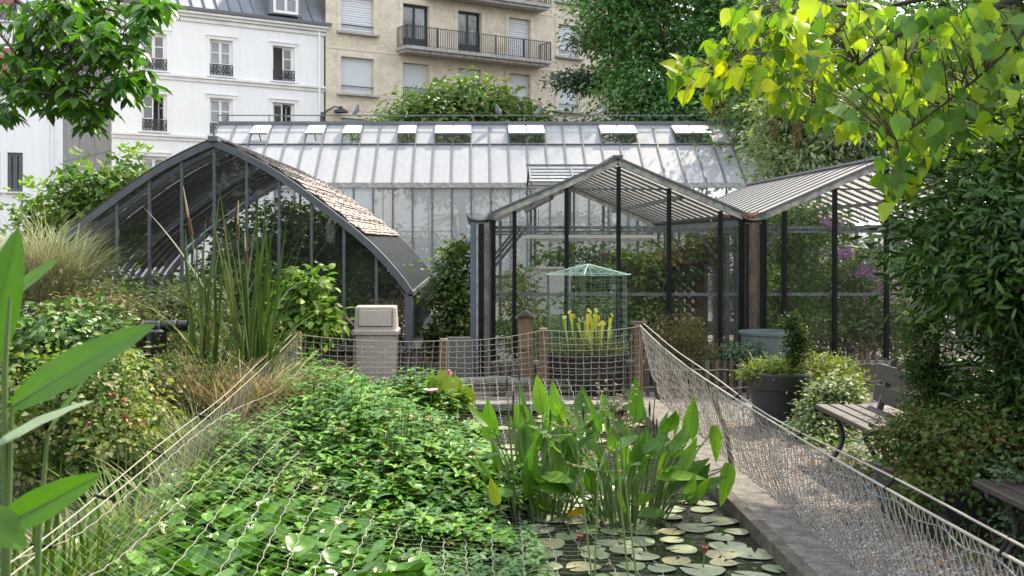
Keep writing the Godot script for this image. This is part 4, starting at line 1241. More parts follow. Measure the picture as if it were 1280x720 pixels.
# ---------- the two gabled greenhouses ----------
func gable(label: String, xc: float, half: float, posts: Array, plants_side: String) -> Node3D:
	var h := thing("gabled_greenhouse", label, "greenhouse", Vector3(xc, 0, -14))
	var len := 7.0
	var eave := 2.12
	var ridge := 2.80
	var sill := 0.30
	var yr := func(x: float) -> float: return ridge - (ridge - eave) * absf(x) / half
	# gable ends
	for end in [0.0, -len]:
		var xs := [-half + 0.02]
		for p in posts: xs.append(p)
		xs.append(half - 0.02)
		for i in xs.size() - 1:
			var a: float = xs[i] + 0.022
			var b: float = xs[i + 1] - 0.022
			for band in [[sill, 1.10], [1.14, 1.90], [1.96, 9.0]]:
				var st := st_new()
				var ya := minf(band[1], yr.call(a) - 0.06)
				var yb := minf(band[1], yr.call(b) - 0.06)
				if ya - band[0] < 0.02 and yb - band[0] < 0.02: continue
				var e0: float = end + rng.randf_range(-0.004, 0.004)
				var e1: float = end + rng.randf_range(-0.004, 0.004)
				quad(st, Vector3(a, ya, e0), Vector3(b, yb, end), Vector3(b, band[0], e1), Vector3(a, band[0], end))
				obj("pane", st.commit(), M.glass if end == 0.0 or band[1] > 3.0 else M.glass_milky, h)
		for x in xs:
			var cut := 0.05 if end == 0.0 else 0.04
			obj("post", box_mesh(Vector3(0.05, yr.call(x) - 0.08 - sill, 0.06), Vector3(x, (yr.call(x) - 0.08 + sill) / 2, end + 0.012)), M.bar_black if end == 0.0 else M.bar_steel, h)
		obj("transom", box_mesh(Vector3(half * 2 - 0.06, 0.035, 0.03), Vector3(0, 1.12, end - 0.03)), M.bar_steel, h)
		var tb := st_new()
		box(tb, Vector3(0, 1.955, end - 0.07), Vector3(half * 2 - 0.06, 0.04, 0.05))
		box(tb, Vector3(0, 1.905, end - 0.075), Vector3(half * 2 - 0.06, 0.03, 0.04))
		obj("tie_beam", tb.commit(), M.bar_steel, h)
		for s in [-1.0, 1.0]:
			var fs := st_new()
			bar(fs, Vector3(0, ridge - 0.03, end + 0.03), Vector3(s * half, eave - 0.03, end + 0.03), 0.06, 0.075)
			obj("barge_board", fs.commit(), M.fascia, h)
			obj("verge_trim", bar_mesh(Vector3(0, ridge + 0.024, end + 0.04), Vector3(s * (half + 0.02), eave + 0.018, end + 0.04), 0.09, 0.022), M.bar_dark, h)
		obj("sill", box_mesh(Vector3(half * 2, 0.05, 0.12), Vector3(0, sill - 0.03, end)), M.stone_pale, h)
		obj("plinth", box_mesh(Vector3(half * 2, sill - 0.06, 0.12), Vector3(0, (sill - 0.06) / 2, end - 0.06)), M.concrete, h)
	obj("floor", box_mesh(Vector3(half * 2 - 0.3, 0.03, len - 0.4), Vector3(0, 0.02, -len / 2)), M.stone_pale, h)  # pale slab added to bounce light up into the house
	obj("ceiling_bar", box_mesh(Vector3(1.4, 0.02, 0.02), Vector3(0, 2.44, -0.12)), M.bar_steel, h)
	# roof sheets from eave to ridge, with rafters under the joints
	var n := 15
	var dz := len / n
	for s in [-1.0, 1.0]:
		var e := Vector3(s * (half + 0.05), eave - 0.02, 0)
		var r := Vector3(0, ridge, 0)
		var nn := Vector3(s * (ridge - eave), half, 0).normalized()
		for k in n:
			var z0 := -dz * k - 0.012
			var z1 := -dz * (k + 1) + 0.012
			var st := st_new()
			var lift := nn * 0.018
			quad(st, r + lift + Vector3(0, 0, z0), r + lift + Vector3(0, 0, z1), e + lift + Vector3(0, 0, z1), e + lift + Vector3(0, 0, z0), nn)
			obj("roof_sheet", st.commit(), M.roof_sheet, h)
		for k in n + 1:
			var z := -dz * k
			obj("rafter", bar_mesh(r + Vector3(0, 0.0, z), e + Vector3(0, 0.0, z), 0.05, 0.028), M.bar_steel, h)
			obj("roof_strip", bar_mesh(r + nn * 0.025 + Vector3(0, 0, z), e + nn * 0.025 + Vector3(0, 0, z), 0.03, 0.016), M.bar_dark, h)
		obj("purlin", bar_mesh(Vector3(s * half * 0.52, ridge - (ridge - eave) * 0.52 - 0.11, -0.1), Vector3(s * half * 0.52, ridge - (ridge - eave) * 0.52 - 0.11, -len + 0.1), 0.05, 0.05), M.bar_steel, h)
		obj("eave_beam", bar_mesh(Vector3(s * half, eave - 0.12, -0.12), Vector3(s * half, eave - 0.12, -len), 0.07, 0.1), M.bar_steel, h)
		# side glazing
		for k in 10:
			var z := -0.1 - k * (len - 0.2) / 10.0
			obj("side_pane", box_mesh(Vector3(0.006, 1.6, len / 10.0 - 0.07), Vector3(s * (half - 0.01), 1.15, z - len / 20.0)), M.glass_milky if k > 4 else M.glass, h)
			obj("side_post", box_mesh(Vector3(0.05, 1.75, 0.05), Vector3(s * (half - 0.01), 1.15, z)), M.bar_steel, h)
			if k % 3 == 1:
				obj("knee_brace", bar_mesh(Vector3(s * (half - 0.05), 1.45, z), Vector3(s * (half - 0.5), 2.0, z), 0.04, 0.04), M.bar_steel, h)
	obj("ridge_cap", box_mesh(Vector3(0.12, 0.03, len + 0.1), Vector3(0, ridge + 0.04, -len / 2 + 0.05)), M.bar_dark, h)
	return h

func pillar(called: String, label: String, x: float, w: float, m: Material, strips: Array) -> void:
	# the box column and gutter end between two greenhouses
	var c := thing(called, label, "pillar", Vector3(x, 0, -14))
	obj("casing", box_mesh(Vector3(w, 2.02, 0.14), Vector3(0, 1.01, 0)), m, c)
	for s in strips:
		obj("edge_strip", box_mesh(Vector3(s[1], 2.0, 0.03), Vector3(s[0], 1.0, 0.088)), M[s[2]], c)
	var st := st_new()
	var prev := Vector3.ZERO
	for i in 9:
		var a := PI * i / 8.0
		var p := Vector3(-cos(a) * (w / 2 + 0.05), 2.13 - sin(a) * 0.085, 0.0)
		if i > 0: bar(st, prev + Vector3(0, 0, -3.4), p + Vector3(0, 0, -3.4), 7.0, 0.012, (p - prev).cross(Vector3.BACK))
		prev = p
	obj("gutter", st.commit(), M.bar_dark, c)

func gable_houses() -> void:
	var mid := gable("clear glazed gabled greenhouse with black posts behind the green net tent", 1.815, 1.565, [-1.285, -0.635, 0.015, 0.645, 1.285], "")
	var rgt := gable("second gabled greenhouse with pale ribbed roof sheets, full of shrubs", 5.175, 1.545, [-1.275, -0.645, 0.0, 0.63, 1.265], "")
	slats(mid, "plinth_board", -1.55, 1.55, 0.0, 0.27, 0.075, 0.11, [M.wood_brown, M.wood_brown_b, M.wood_grey])
	slats(rgt, "plinth_board", -1.5, 1.5, 0.0, 0.26, 0.075, 0.16, [M.wood_grey, M.wood_brown_b])
	pillar("corner_pillar", "blue grey box pillar at the open corner of the gabled greenhouse", 0.10, 0.24, M.panel_blue, [[-0.035, 0.022, "fascia"], [0.015, 0.05, "bar_black"], [0.08, 0.06, "concrete"]])
	pillar("valley_pillar", "rust stained pillar under the gutter between the two gabled greenhouses", 3.505, 0.2, M.rust_wall, [[-0.085, 0.03, "bar_black"], [0.088, 0.028, "bar_black"]])
	# leaves caught in the gutter
	var b := Buf.new()
	for i in 260:
		b.push(frame(Vector3.UP + rdir() * 0.7, rdir()).scaled(Vector3.ONE * rng.randf_range(0.03, 0.06)), Vector3(3.5 + rng.randfn() * 0.08, 2.1 + rng.randf() * 0.05, -13.98 - rng.randf() * 0.9), Color(0.17, 0.10, 0.06) * rng.randf_range(0.6, 1.5))
	tag(many("gutter_leaves", b, L.oval, M.leaf_dry), "dry brown leaves caught in the valley gutter", "leaves", "", "stuff")
	# strip light hung across the middle house
	var f := thing("strip_light", "long white strip light hung across the middle of the clear greenhouse", "light", Vector3(1.7, 1.82, -16.0))
	obj("housing", box_mesh(Vector3(1.85, 0.05, 0.14), Vector3(0, 0.03, 0)), M.frame_white, f)
	obj("tube", tube_mesh([Vector3(-0.8, -0.02, 0.03), Vector3(0.85, -0.02, 0.03)], [0.018], 8), M.frame_white, f)
	for s in [-0.75, 0.75]: obj("hanger", tube_mesh([Vector3(s, 0.05, 0), Vector3(s, 0.42, 0)], [0.005], 4), M.bar_dark, f)
	# the small cross roof that shows above the left slope
	var c := thing("roof_lantern", "small raised glass lantern roof showing over the clear greenhouse", "roof lantern", Vector3(1.0, 0, -21.6))
	var l := 1.75
	for s in [-1.0, 1.0]:
		for k in 5:
			var st := st_new()
			var a := k / 5.0 + 0.01
			var bq := (k + 1) / 5.0 - 0.01
			var p := func(t: float, x: float) -> Vector3: return Vector3(x, 3.22 - 0.34 * t, s * 0.75 * t)
			quad(st, p.call(a, 0.1), p.call(a, l), p.call(bq, l), p.call(bq, 0.1), Vector3(0, 0.9, s * 0.4))
			obj("roof_pane", st.commit(), M.glass_milky, c)
			obj("glazing_bar", bar_mesh(p.call(bq, 0.08), p.call(bq, l), 0.03, 0.03), M.bar_steel, c)
		for x in [0.1, 0.9, 1.72]:
			obj("rib", bar_mesh(Vector3(x, 3.22, 0), Vector3(x, 2.88, s * 0.75), 0.035, 0.035), M.bar_steel, c)
			obj("leg", bar_mesh(Vector3(x, 2.88, s * 0.72), Vector3(x, 0.0, s * 0.72), 0.04, 0.04), M.bar_steel, c)
	obj("ridge", bar_mesh(Vector3(0.05, 3.24, 0), Vector3(l, 3.24, 0), 0.04, 0.04), M.bar_steel, c)

# ---------- what grows and stands inside the houses ----------
func shrub(called: String, label: String, base: Vector3, blobs: Array, per: int, spray_r: float, s0: float, s1: float, pal: Array, leaf: Mesh, m: Material, category := "shrub", group := "", up := 0.7, hang := 0.0, stems := 7) -> Node3D:
	var t := thing(called, label, category, base, 0.0, group)
	var b := Buf.new()
	var cs := sprays(b, blobs, per, spray_r, s0, s1, pal, up, hang)
	for i in mini(stems, cs.size()):
		var e: Vector3 = cs[(i * 31) % cs.size()]
		obj("stem", limb(Vector3(e.x * 0.25, -0.02, e.z * 0.25), e, 0.02, 0.004, 0.08, 5), M.twig, t)
	many("foliage", b, leaf, m, t)
	return t

func house_plants() -> void:
	# arched house: dark foliage with palms
	var md := [Color(0.09, 0.175, 0.045), Color(0.125, 0.22, 0.055), Color(0.07, 0.14, 0.04), Color(0.18, 0.25, 0.07)]
	var lt := [Color(0.14, 0.24, 0.05), Color(0.19, 0.29, 0.06), Color(0.10, 0.19, 0.045), Color(0.26, 0.31, 0.09)]
	var g := "plants inside the arched greenhouse"
	for s in [[-1.35, 15.6, 1.3, 1.0, "arching palm behind the glass, tallest inside the arched greenhouse"], [-2.0, 17.2, 1.6, 1.1, "palm deep inside the arched greenhouse near the ridge post"], [-3.9, 16.4, 1.2, 1.0, "palm inside the arched greenhouse behind the cattails"]]:
		var p := thing("palm", s[4], "palm", Vector3(s[0], 0, -s[1]), 0, g)
		obj("trunk", limb(Vector3.ZERO, Vector3(0, s[2] - 0.2, 0), 0.08, 0.06, 0.03), M.bark, p)
		for k in 13:
			var a := TAU * k / 13.0 + rng.randf() * 0.3
			var e := rng.randf_range(0.0, 1.1)
			obj("frond", L.frond, solid_leaf("frond_%d" % (k % 2), 0.06 + 0.03 * (k % 2), 0.11 + 0.04 * (k % 2), 0.035, lin(0.6, 0.7, 0.3)), p, Vector3(0, s[2] - 0.2, 0), frame(Vector3.UP + rdir() * 0.2, Vector3(cos(a) * cos(e), sin(e), sin(a) * cos(e))).scaled(Vector3.ONE * s[3] * rng.randf_range(0.8, 1.1)))
	shrub("potted_shrub", "dense shrub against the glass at the low end of the arched roof", Vector3(-1.3, 0, -15.3), [[Vector3(0, 0.9, 0), Vector3(0.5, 0.65, 0.6), 110], [Vector3(-0.5, 0.9, -0.8), Vector3(0.7, 0.8, 0.6), 120]], 26, 0.25, 0.05, 0.1, md, L.small, M.leaf, "shrub", g)
	shrub("potted_shrub", "mixed dark shrubs standing under the middle of the arched roof", Vector3(-3.2, 0, -16.5), [[Vector3(0, 0.8, 0), Vector3(1.4, 0.7, 1.2), 150], [Vector3(1.2, 1.3, -1.5), Vector3(0.6, 0.7, 0.8), 60]], 26, 0.3, 0.06, 0.14, md, L.oval, M.leaf, "shrub", g)
	shrub("potted_shrub", "dark undergrowth in the far left bay of the arched greenhouse", Vector3(-5.0, 0, -16.0), [[Vector3(0, 0.7, 0), Vector3(0.6, 0.6, 1.4), 80]], 26, 0.3, 0.06, 0.14, md, L.oval, M.leaf, "shrub", g)
	shrub("potted_shrub", "tall dim shrubs along the rear gable of the arched greenhouse", Vector3(-3.0, 0, -19.6), [[Vector3(0, 1.0, 0), Vector3(1.55, 0.8, 0.5), 170], [Vector3(0.5, 1.4, 0.3), Vector3(0.7, 0.55, 0.5), 70]], 28, 0.3, 0.08, 0.16, md, L.oval, M.leaf, "shrub", g)
	shrub("potted_shrub", "tall leafy shrub halfway back under the ridge of the arched greenhouse", Vector3(-3.0, 0, -18.0), [[Vector3(0, 1.75, 0), Vector3(1.25, 0.65, 0.7), 190], [Vector3(-0.2, 0.9, 0), Vector3(1.5, 0.7, 0.6), 150], [Vector3(0.9, 1.3, 0.6), Vector3(0.7, 0.5, 0.5), 70]], 26, 0.3, 0.07, 0.14, md, L.oval, M.leaf, "shrub", g)
	var dryfan := thing("dry_fan_palm", "withered tan fan leaf drooping against the glass of the arched greenhouse", "palm", Vector3(-1.75, 0, -14.35), 0, g)
	obj("stem", limb(Vector3.ZERO, Vector3(0, 0.95, 0), 0.035, 0.025, 0.03), M.twig, dryfan)
	for k in 16:
		var a := -1.3 + 2.6 * k / 15.0
		obj("leaf_strip", L.blade, mat("dry_tan", lin(0.42, 0.32, 0.2), 0.8), dryfan, Vector3(0, 0.95, 0), Basis(Vector3.BACK, PI + a * 0.55 + rng.randf_range(-0.1, 0.1)) * Basis.from_scale(Vector3(1.2, 0.42, 0.42)))
	# the clear house
	g = "plants inside the clear gabled greenhouse"
	shrub("climbing_plant", "rambling climber with orange blooms over the brown trellis", Vector3(2.75, 0, -15.1), [[Vector3(0, 1.55, 0), Vector3(0.5, 0.3, 0.35), 60], [Vector3(-0.25, 1.2, 0), Vector3(0.35, 0.4, 0.3), 40], [Vector3(0.4, 1.75, 0.1), Vector3(0.25, 0.2, 0.2), 22]], 20, 0.2, 0.045, 0.09, [Color(0.10, 0.18, 0.05), Color(0.16, 0.25, 0.06), Color(0.07, 0.12, 0.04), Color(0.30, 0.20, 0.05)], L.oval, M.leaf, "climber", g)
	shrub("bushy_plant", "soft pale green bush behind the middle post of the clear greenhouse", Vector3(2.15, 0, -14.9), [[Vector3(0, 1.35, 0), Vector3(0.25, 0.3, 0.25), 45], [Vector3(0.05, 0.8, 0), Vector3(0.4, 0.35, 0.3), 45]], 24, 0.18, 0.04, 0.08, lt, L.oval, M.leaf, "bush", g)
	shrub("bushy_plant", "low leafy plants behind the left bays of the clear greenhouse", Vector3(0.75, 0, -15.2), [[Vector3(0, 0.55, 0), Vector3(0.5, 0.4, 0.5), 80], [Vector3(-0.1, 1.1, 0.1), Vector3(0.28, 0.35, 0.3), 40]], 24, 0.2, 0.04, 0.09, lt, L.lance, M.leaf, "bush", g)
	shrub("bushy_plant", "dark green plants on the floor below the strip light", Vector3(1.7, 0, -16.6), [[Vector3(0, 0.5, 0), Vector3(1.2, 0.45, 0.8), 110]], 24, 0.25, 0.05, 0.12, md, L.oval, M.leaf, "bush", g)
	shrub("bushy_plant", "taller hazy green shrubs by the rear glass of the clear greenhouse", Vector3(2.1, 0, -19.6), [[Vector3(0, 1.1, 0), Vector3(1.2, 0.9, 0.7), 120]], 22, 0.3, 0.06, 0.14, md, L.oval, M.leaf, "bush", g)
	# the shrub-filled house
	g = "shrubs inside the second gabled greenhouse"
	shrub("tall_shrub", "tall dark shrub behind the glass next to the stained pillar", Vector3(4.35, 0, -15.6), [[Vector3(0, 1.2, 0), Vector3(0.65, 0.95, 0.6), 130], [Vector3(0.3, 2.0, 0), Vector3(0.55, 0.35, 0.5), 50]], 26, 0.25, 0.05, 0.1, md, L.small, M.leaf, "shrub", g)
	shrub("tall_shrub", "bright leafy shrub squeezed behind the glass by the stained pillar", Vector3(3.75, 0, -14.7), [[Vector3(0, 1.2, 0), Vector3(0.13, 0.5, 0.3), 28], [Vector3(0.1, 0.5, 0), Vector3(0.2, 0.4, 0.3), 28]], 18, 0.16, 0.05, 0.09, lt, L.oval, M.leaf, "shrub", g)
	var pf := shrub("flowering_shrub", "purple flowering shrub behind the glass of the second greenhouse", Vector3(5.1, 0, -15.0), [[Vector3(0, 1.2, 0), Vector3(0.5, 0.6, 0.4), 90], [Vector3(0.35, 0.6, 0), Vector3(0.6, 0.5, 0.5), 70]], 26, 0.22, 0.045, 0.09, md, L.small, M.leaf, "shrub", g)
	var b := Buf.new()
	sprays(b, [[Vector3(-0.25, 1.65, 0.42), Vector3(0.1, 0.16, 0.1), 7], [Vector3(0.05, 1.42, 0.45), Vector3(0.16, 0.16, 0.1), 9], [Vector3(0.25, 1.15, 0.45), Vector3(0.12, 0.15, 0.1), 8], [Vector3(-0.4, 2.0, 0.3), Vector3(0.14, 0.08, 0.1), 6]], 34, 0.11, 0.016, 0.035, [Color(0.36, 0.13, 0.42), Color(0.45, 0.20, 0.50), Color(0.28, 0.09, 0.36)], 0.4)
	many("blossom", b, L.oval, M.petal, pf)
	shrub("low_shrub", "low ferny growth along the front glass of the second greenhouse", Vector3(4.9, 0, -14.5), [[Vector3(0, 0.55, 0), Vector3(1.1, 0.3, 0.25), 110], [Vector3(0.6, 0.8, -0.2), Vector3(0.5, 0.3, 0.2), 40]], 22, 0.2, 0.05, 0.1, md + [Color(0.20, 0.11, 0.06)], L.lance, M.leaf, "shrub", g)
	shrub("rear_shrub", "green shrubs filling the rear of the second gabled greenhouse", Vector3(5.3, 0, -18.5), [[Vector3(0, 1.3, 0), Vector3(1.3, 1.1, 1.5), 220]], 26, 0.35, 0.07, 0.15, md, L.oval, M.leaf, "shrub", g)
	# timber in the clear house
	var t := thing("trellis", "brown diamond lattice trellis between two posts inside the clear greenhouse", "trellis", Vector3(2.78, 0, -15.3))
	for s in [-0.34, 0.34]: obj("post", box_mesh(Vector3(0.09, 1.45, 0.09), Vector3(s, 0.725, 0)), M.wood_trellis, t)
	for k in 15:
		var y := -0.35 + k * 0.12
		for s in [-1.0, 1.0]:
			var a := Vector3(-0.3, y if s > 0 else y + 0.6, 0.014 * s)
			var e := Vector3(0.3, y + 0.6 if s > 0 else y, 0.014 * s)
			var lo := 0.05
			var hi := 1.35
			var dv := e - a
			var t0 := 0.0
			var t1 := 1.0
			if dv.y > 0:
				t0 = maxf(0, (lo - a.y) / dv.y)
				t1 = minf(1, (hi - a.y) / dv.y)
			else:
				t0 = maxf(0, (hi - a.y) / dv.y)
				t1 = minf(1, (lo - a.y) / dv.y)
			if t1 - t0 > 0.1:
				obj("lattice_strip", bar_mesh(a + dv * t0, a + dv * t1, 0.012, 0.035, Vector3.UP), M.wood_trellis, t)
	obj("top_plank", box_mesh(Vector3(0.95, 0.06, 0.26), Vector3(0.05, 1.48, 0)), M.wood_trellis, t)
	var bt := thing("bird_table", "brown flat-topped timber stand beside the trellis in the clear greenhouse", "stand", Vector3(2.18, 0, -15.7))
	obj("top", chamfer_box(Vector3(0.78, 0.05, 0.4), 0.01), M.wood_trellis, bt, Vector3(0, 1.58, 0))
	for s in [-0.13, 0.13]: obj("post", box_mesh(Vector3(0.08, 1.58, 0.08), Vector3(s + 0.05, 0.79, 0)), M.wood_trellis, bt)
	obj("corbel", box_mesh(Vector3(0.5, 0.1, 0.2), Vector3(0.02, 1.52, 0)), M.wood_trellis, bt)
	var cab := thing("grey_cabinet", "plain pale grey cabinet standing at the rear of the clear greenhouse", "cabinet", Vector3(1.25, 0, -18.6))
	obj("body", chamfer_box(Vector3(0.75, 1.35, 0.4), 0.02), M.fascia, cab)
	for s in [-0.19, 0.19]: obj("door", box_mesh(Vector3(0.34, 1.2, 0.02), Vector3(s, 0.68, 0.212)), M.shutter, cab)

# ---------- things in the garden ----------
func garden_objects() -> void:
	# litter bin
	var b := thing("litter_bin", "beige plastic litter bin with closed swing flap beside the arched greenhouse", "bin", Vector3(-1.13, 0, -13.25), 0.0)
	obj("body", tapered(0.46, 0.40, 0.50, 0.40, 0.70, 0.03), M.bin_plastic, b)
	obj("rim", chamfer_box(Vector3(0.55, 0.06, 0.44), 0.018), M.bin_plastic, b, Vector3(0, 0.695, 0))
	obj("lid", tapered(0.50, 0.40, 0.475, 0.30, 0.27, 0.025), M.bin_plastic, b, Vector3(0, 0.752, 0))
	var tilt := Basis(Vector3.RIGHT, -0.18)
	obj("flap_gap", box_mesh(Vector3(0.40, 0.205, 0.01)), M.bin_line, b, Vector3(0, 0.89, 0.176), tilt)
	obj("flap", chamfer_box(Vector3(0.384, 0.19, 0.024), 0.006), M.bin_plastic, b, Vector3(0, 0.797, 0.196), tilt)
	# net fence posts along the end of the pond
	var pl := [[-1.92, 12.4, 0.78, 0.02, "wooden net post at the corner next to the dry grass"], [-0.34, 12.5, 0.70, -0.03, "wooden net post between the coiled hose and the lotus bud"], [0.785, 12.35, 0.83, 0.0, "wooden net post in front of the narrow wooden hive"], [1.83, 12.25, 0.88, 0.015, "wooden corner net post where the path net begins"]]
	for p in pl:
		var o := thing("net_post", p[4], "post", Vector3(p[0], 0, -p[1]), rng.randf_range(-0.2, 0.2), "posts of the pond net")
		o.rotation.z = p[3]
		obj("shaft", chamfer_box(Vector3(0.085, p[2], 0.085), 0.008), M.wood_red, o)
		if p[0] > 1: obj("crosspiece", box_mesh(Vector3(0.15, 0.03, 0.04), Vector3(0.02, p[2] + 0.016, 0)), M.wood_grey, o)
	var lean := thing("net_stake", "thin leaning stake propping the net halfway along the path", "stake", Vector3(2.04, 0, -8.72))
	obj("shaft", tube_mesh([Vector3(0, -0.05, 0), Vector3(-0.06, 0.3, 0.0), Vector3(-0.2, 0.70, -0.02)], [0.022, 0.02, 0.017], 8), M.wood_brown_b, lean)
	# log, ring of hose, low stone
	var lg := thing("log", "grey weathered log lying along the end of the pond behind the net", "log", Vector3(-0.28, 0.16, -12.95), 0.0)
	var pts := []
	var rad := []
	for i in 15:
		pts.append(Vector3(-0.95 + 1.9 * i / 14.0, 0.012 * sin(i * 1.3), 0.01 * cos(i * 2.0)))
		rad.append(0.06 + 0.006 * sin(i * 2.3))
	obj("trunk", tube_mesh(pts, rad, 14), M.log_grey, lg)
	for s in [-0.55, 0.6]: obj("bearer", box_mesh(Vector3(0.14, 0.115, 0.2), Vector3(s, -0.105, 0)), M.wood_dark, lg)
	var hs := thing("coiled_hose", "coil of grey hose leaning on the log behind the net", "hose", Vector3(-0.555, 0.16, -12.82), 0.1)
	for k in 5:
		var ring := []
		var rr := 0.135 - 0.017 * k
		for i in 25:
			var a := TAU * i / 24.0
			ring.append(Vector3(cos(a) * rr, sin(a) * rr, 0.012 * (k % 2) + 0.006 * sin(a * 2)))
		obj("loop", tube_mesh(ring, [0.0075], 6), M.fascia, hs)
	var sl := thing("leaning_board", "broad grey board standing beside the climber between the greenhouses", "board", Vector3(-0.16, 0, -13.7), 0.15)
	obj("panel", chamfer_box(Vector3(0.34, 0.62, 0.05), 0.02), M.log_grey, sl)
	# hive-like box with a little roof
	var hv := thing("wooden_hive", "narrow wooden box with small pitched roof standing behind the net", "box", Vector3(0.64, 0, -13.35), -0.1)
	obj("leg", box_mesh(Vector3(0.18, 0.5, 0.16), Vector3(0, 0.25, 0)), M.wood_pale, hv)
	obj("body", chamfer_box(Vector3(0.17, 0.38, 0.2), 0.006), M.wood_pale, hv, Vector3(0, 0.502, 0))
	for s in [-1.0, 1.0]:
		obj("roof_board", box_mesh(Vector3(0.15, 0.02, 0.27), Vector3.ZERO), M.wood_grey, hv, Vector3(s * 0.055, 0.92, 0.02), Basis(Vector3.BACK, -s * 0.62))
	# black planter of pitcher plants
	var bp := thing("black_planter", "wide black oval tub planted with yellow pitcher plants", "planter", Vector3(1.34, 0, -13.05))
	var tb := obj("tub", lathe([Vector2(0.0, 0.001), Vector2(0.40, 0.0), Vector2(0.425, 0.14), Vector2(0.415, 0.15), Vector2(0.44, 0.29), Vector2(0.43, 0.30), Vector2(0.45, 0.42), Vector2(0.465, 0.43), Vector2(0.47, 0.48), Vector2(0.44, 0.48), Vector2(0.43, 0.42)], 32), M.tub_black, bp)
	tb.scale = Vector3(1, 1, 0.66)
	var so := obj("soil", lathe([Vector2(0.435, 0.44), Vector2(0.0, 0.47)], 24), M.soil, bp)
	so.scale = Vector3(1, 1, 0.66)
	for k in 26:
		var a := rng.randf() * TAU
		var p := Vector3(cos(a) * rng.randf() * 0.3 + 0.05, 0.44, sin(a) * rng.randf() * 0.18)
		pitcher(bp, p, rng.randf_range(0.28, 0.52), k)
	for f in [[-0.17, 0.95], [0.12, 0.93], [0.02, 0.88]]:
		var st := tube_mesh([Vector3(f[0] * 0.6, 0.38, 0.05), Vector3(f[0] * 0.9, 0.6, 0.06), Vector3(f[0], f[1], 0.08)], [0.006, 0.005, 0.004], 5)
		var sm := obj("flower_stalk", st, M.stem_green, bp)
		for k in 7:
			var a := TAU * k / 7.0
			obj("petal", L.oval, mat("petal_yellow", lin(0.62, 0.50, 0.03), 0.6, {"back": lin(0.8, 0.7, 0.2)}), sm, Vector3(f[0], f[1], 0.08), frame(Vector3(cos(a), 0.3, sin(a)), Vector3(cos(a) * 0.4, -1, sin(a) * 0.4)).scaled(Vector3.ONE * 0.075))
	var gb := Buf.new()
	sprays(gb, [[Vector3(0, 0.53, 0.02), Vector3(0.43, 0.09, 0.27), 120]], 20, 0.12, 0.025, 0.06, [Color(0.10, 0.17, 0.05), Color(0.16, 0.22, 0.07), Color(0.22, 0.2, 0.08)], 0.4)
	many("moss_plants", gb, L.lance, M.leaf, bp)
	# green net tent over it
	net_tent()
	# large dark pot
	var pot := thing("large_plant_pot", "large round charcoal pot with rim band beside the bench", "plant pot", Vector3(2.94, 0, -10.75))
	pot.scale = Vector3.ONE * 1.07
	obj("pot", lathe([Vector2(0.0, 0.002), Vector2(0.19, 0.0), Vector2(0.205, 0.02), Vector2(0.255, 0.355), Vector2(0.275, 0.36), Vector2(0.29, 0.49), Vector2(0.285, 0.505), Vector2(0.262, 0.505), Vector2(0.255, 0.46)], 40), M.pot_dark, pot)
	obj("soil", lathe([Vector2(0.257, 0.465), Vector2(0.0, 0.49)], 24), M.soil, pot)
	var pp := thing("pot_grass", "feathery yellow green plants filling the large charcoal pot", "plant", Vector3(2.94, 0.47, -10.75))
	gb = Buf.new()
	sprays(gb, [[Vector3(-0.05, 0.08, 0), Vector3(0.25, 0.10, 0.22), 90], [Vector3(-0.2, 0.06, 0.02), Vector3(0.13, 0.08, 0.14), 30]], 24, 0.11, 0.025, 0.055, [Color(0.15, 0.24, 0.05), Color(0.21, 0.29, 0.07), Color(0.10, 0.18, 0.05), Color(0.28, 0.24, 0.08)], 0.3)
	many("foliage", gb, L.lance, M.leaf, pp)
	gb = Buf.new()
	for k in 7:
		tuft(gb, Vector3(rng.randf_range(-0.2, 0.2), 0.0, rng.randf_range(-0.1, 0.1)), 0.05, 7, 0.2, 0.36, 0.5, [Color(0.22, 0.27, 0.16), Color(0.16, 0.23, 0.10)], 1.0)
	many("stalks", gb, L.hair, M.leaf, pp)
	var cf := thing("dwarf_conifer", "small dark upright conifer growing in the large charcoal pot", "conifer", Vector3(3.06, 0.46, -10.72))
	obj("trunk", tube_mesh([Vector3.ZERO, Vector3(0.01, 0.62, 0)], [0.012, 0.004], 6), M.twig, cf)
	gb = Buf.new()
	sprays(gb, [[Vector3(0, 0.38, 0), Vector3(0.055, 0.30, 0.055), 60], [Vector3(0.1, 0.28, 0), Vector3(0.05, 0.22, 0.05), 36]], 26, 0.06, 0.02, 0.04, [Color(0.045, 0.085, 0.025), Color(0.075, 0.12, 0.03), Color(0.03, 0.06, 0.02)], 0.2)
	many("foliage", gb, L.small, M.leaf, cf)
	# grey green raised tub behind the paling
	var gt := thing("grey_tub", "grey green half-round water tub standing against the stained pillar", "tub", Vector3(3.58, 0, -13.5))
	obj("tub", lathe([Vector2(0.30, 0.0), Vector2(0.335, 0.66), Vector2(0.355, 0.665), Vector2(0.36, 0.70), Vector2(0.325, 0.70), Vector2(0.315, 0.6)], 36), M.tub_green, gt)
	obj("water", lathe([Vector2(0.32, 0.62), Vector2(0.0, 0.62)], 24), M.water, gt)
	# chestnut paling in front of the houses
	paling("paling_fence", "low chestnut paling with wires between the path and the clear greenhouse", 1.98, 3.28, 12.6, 0.0)
	paling("paling_fence", "short run of grey paling behind the bench under the second greenhouse", 4.35, 5.05, 13.2, 0.0)
	bench("park_bench", "slatted brown bench with backrest facing the pond beside the charcoal pot", 9.15, 1.25)
	bench("park_bench", "second slatted bench whose corner shows beyond the clipped bush", 6.28, 1.75)
	# black pump pipe on the bank
	var pu := thing("pump_pipe", "black plastic pipe elbow and clamp lying among the bank shrubs", "pipe", Vector3(-3.03, 0.75, -10.7))
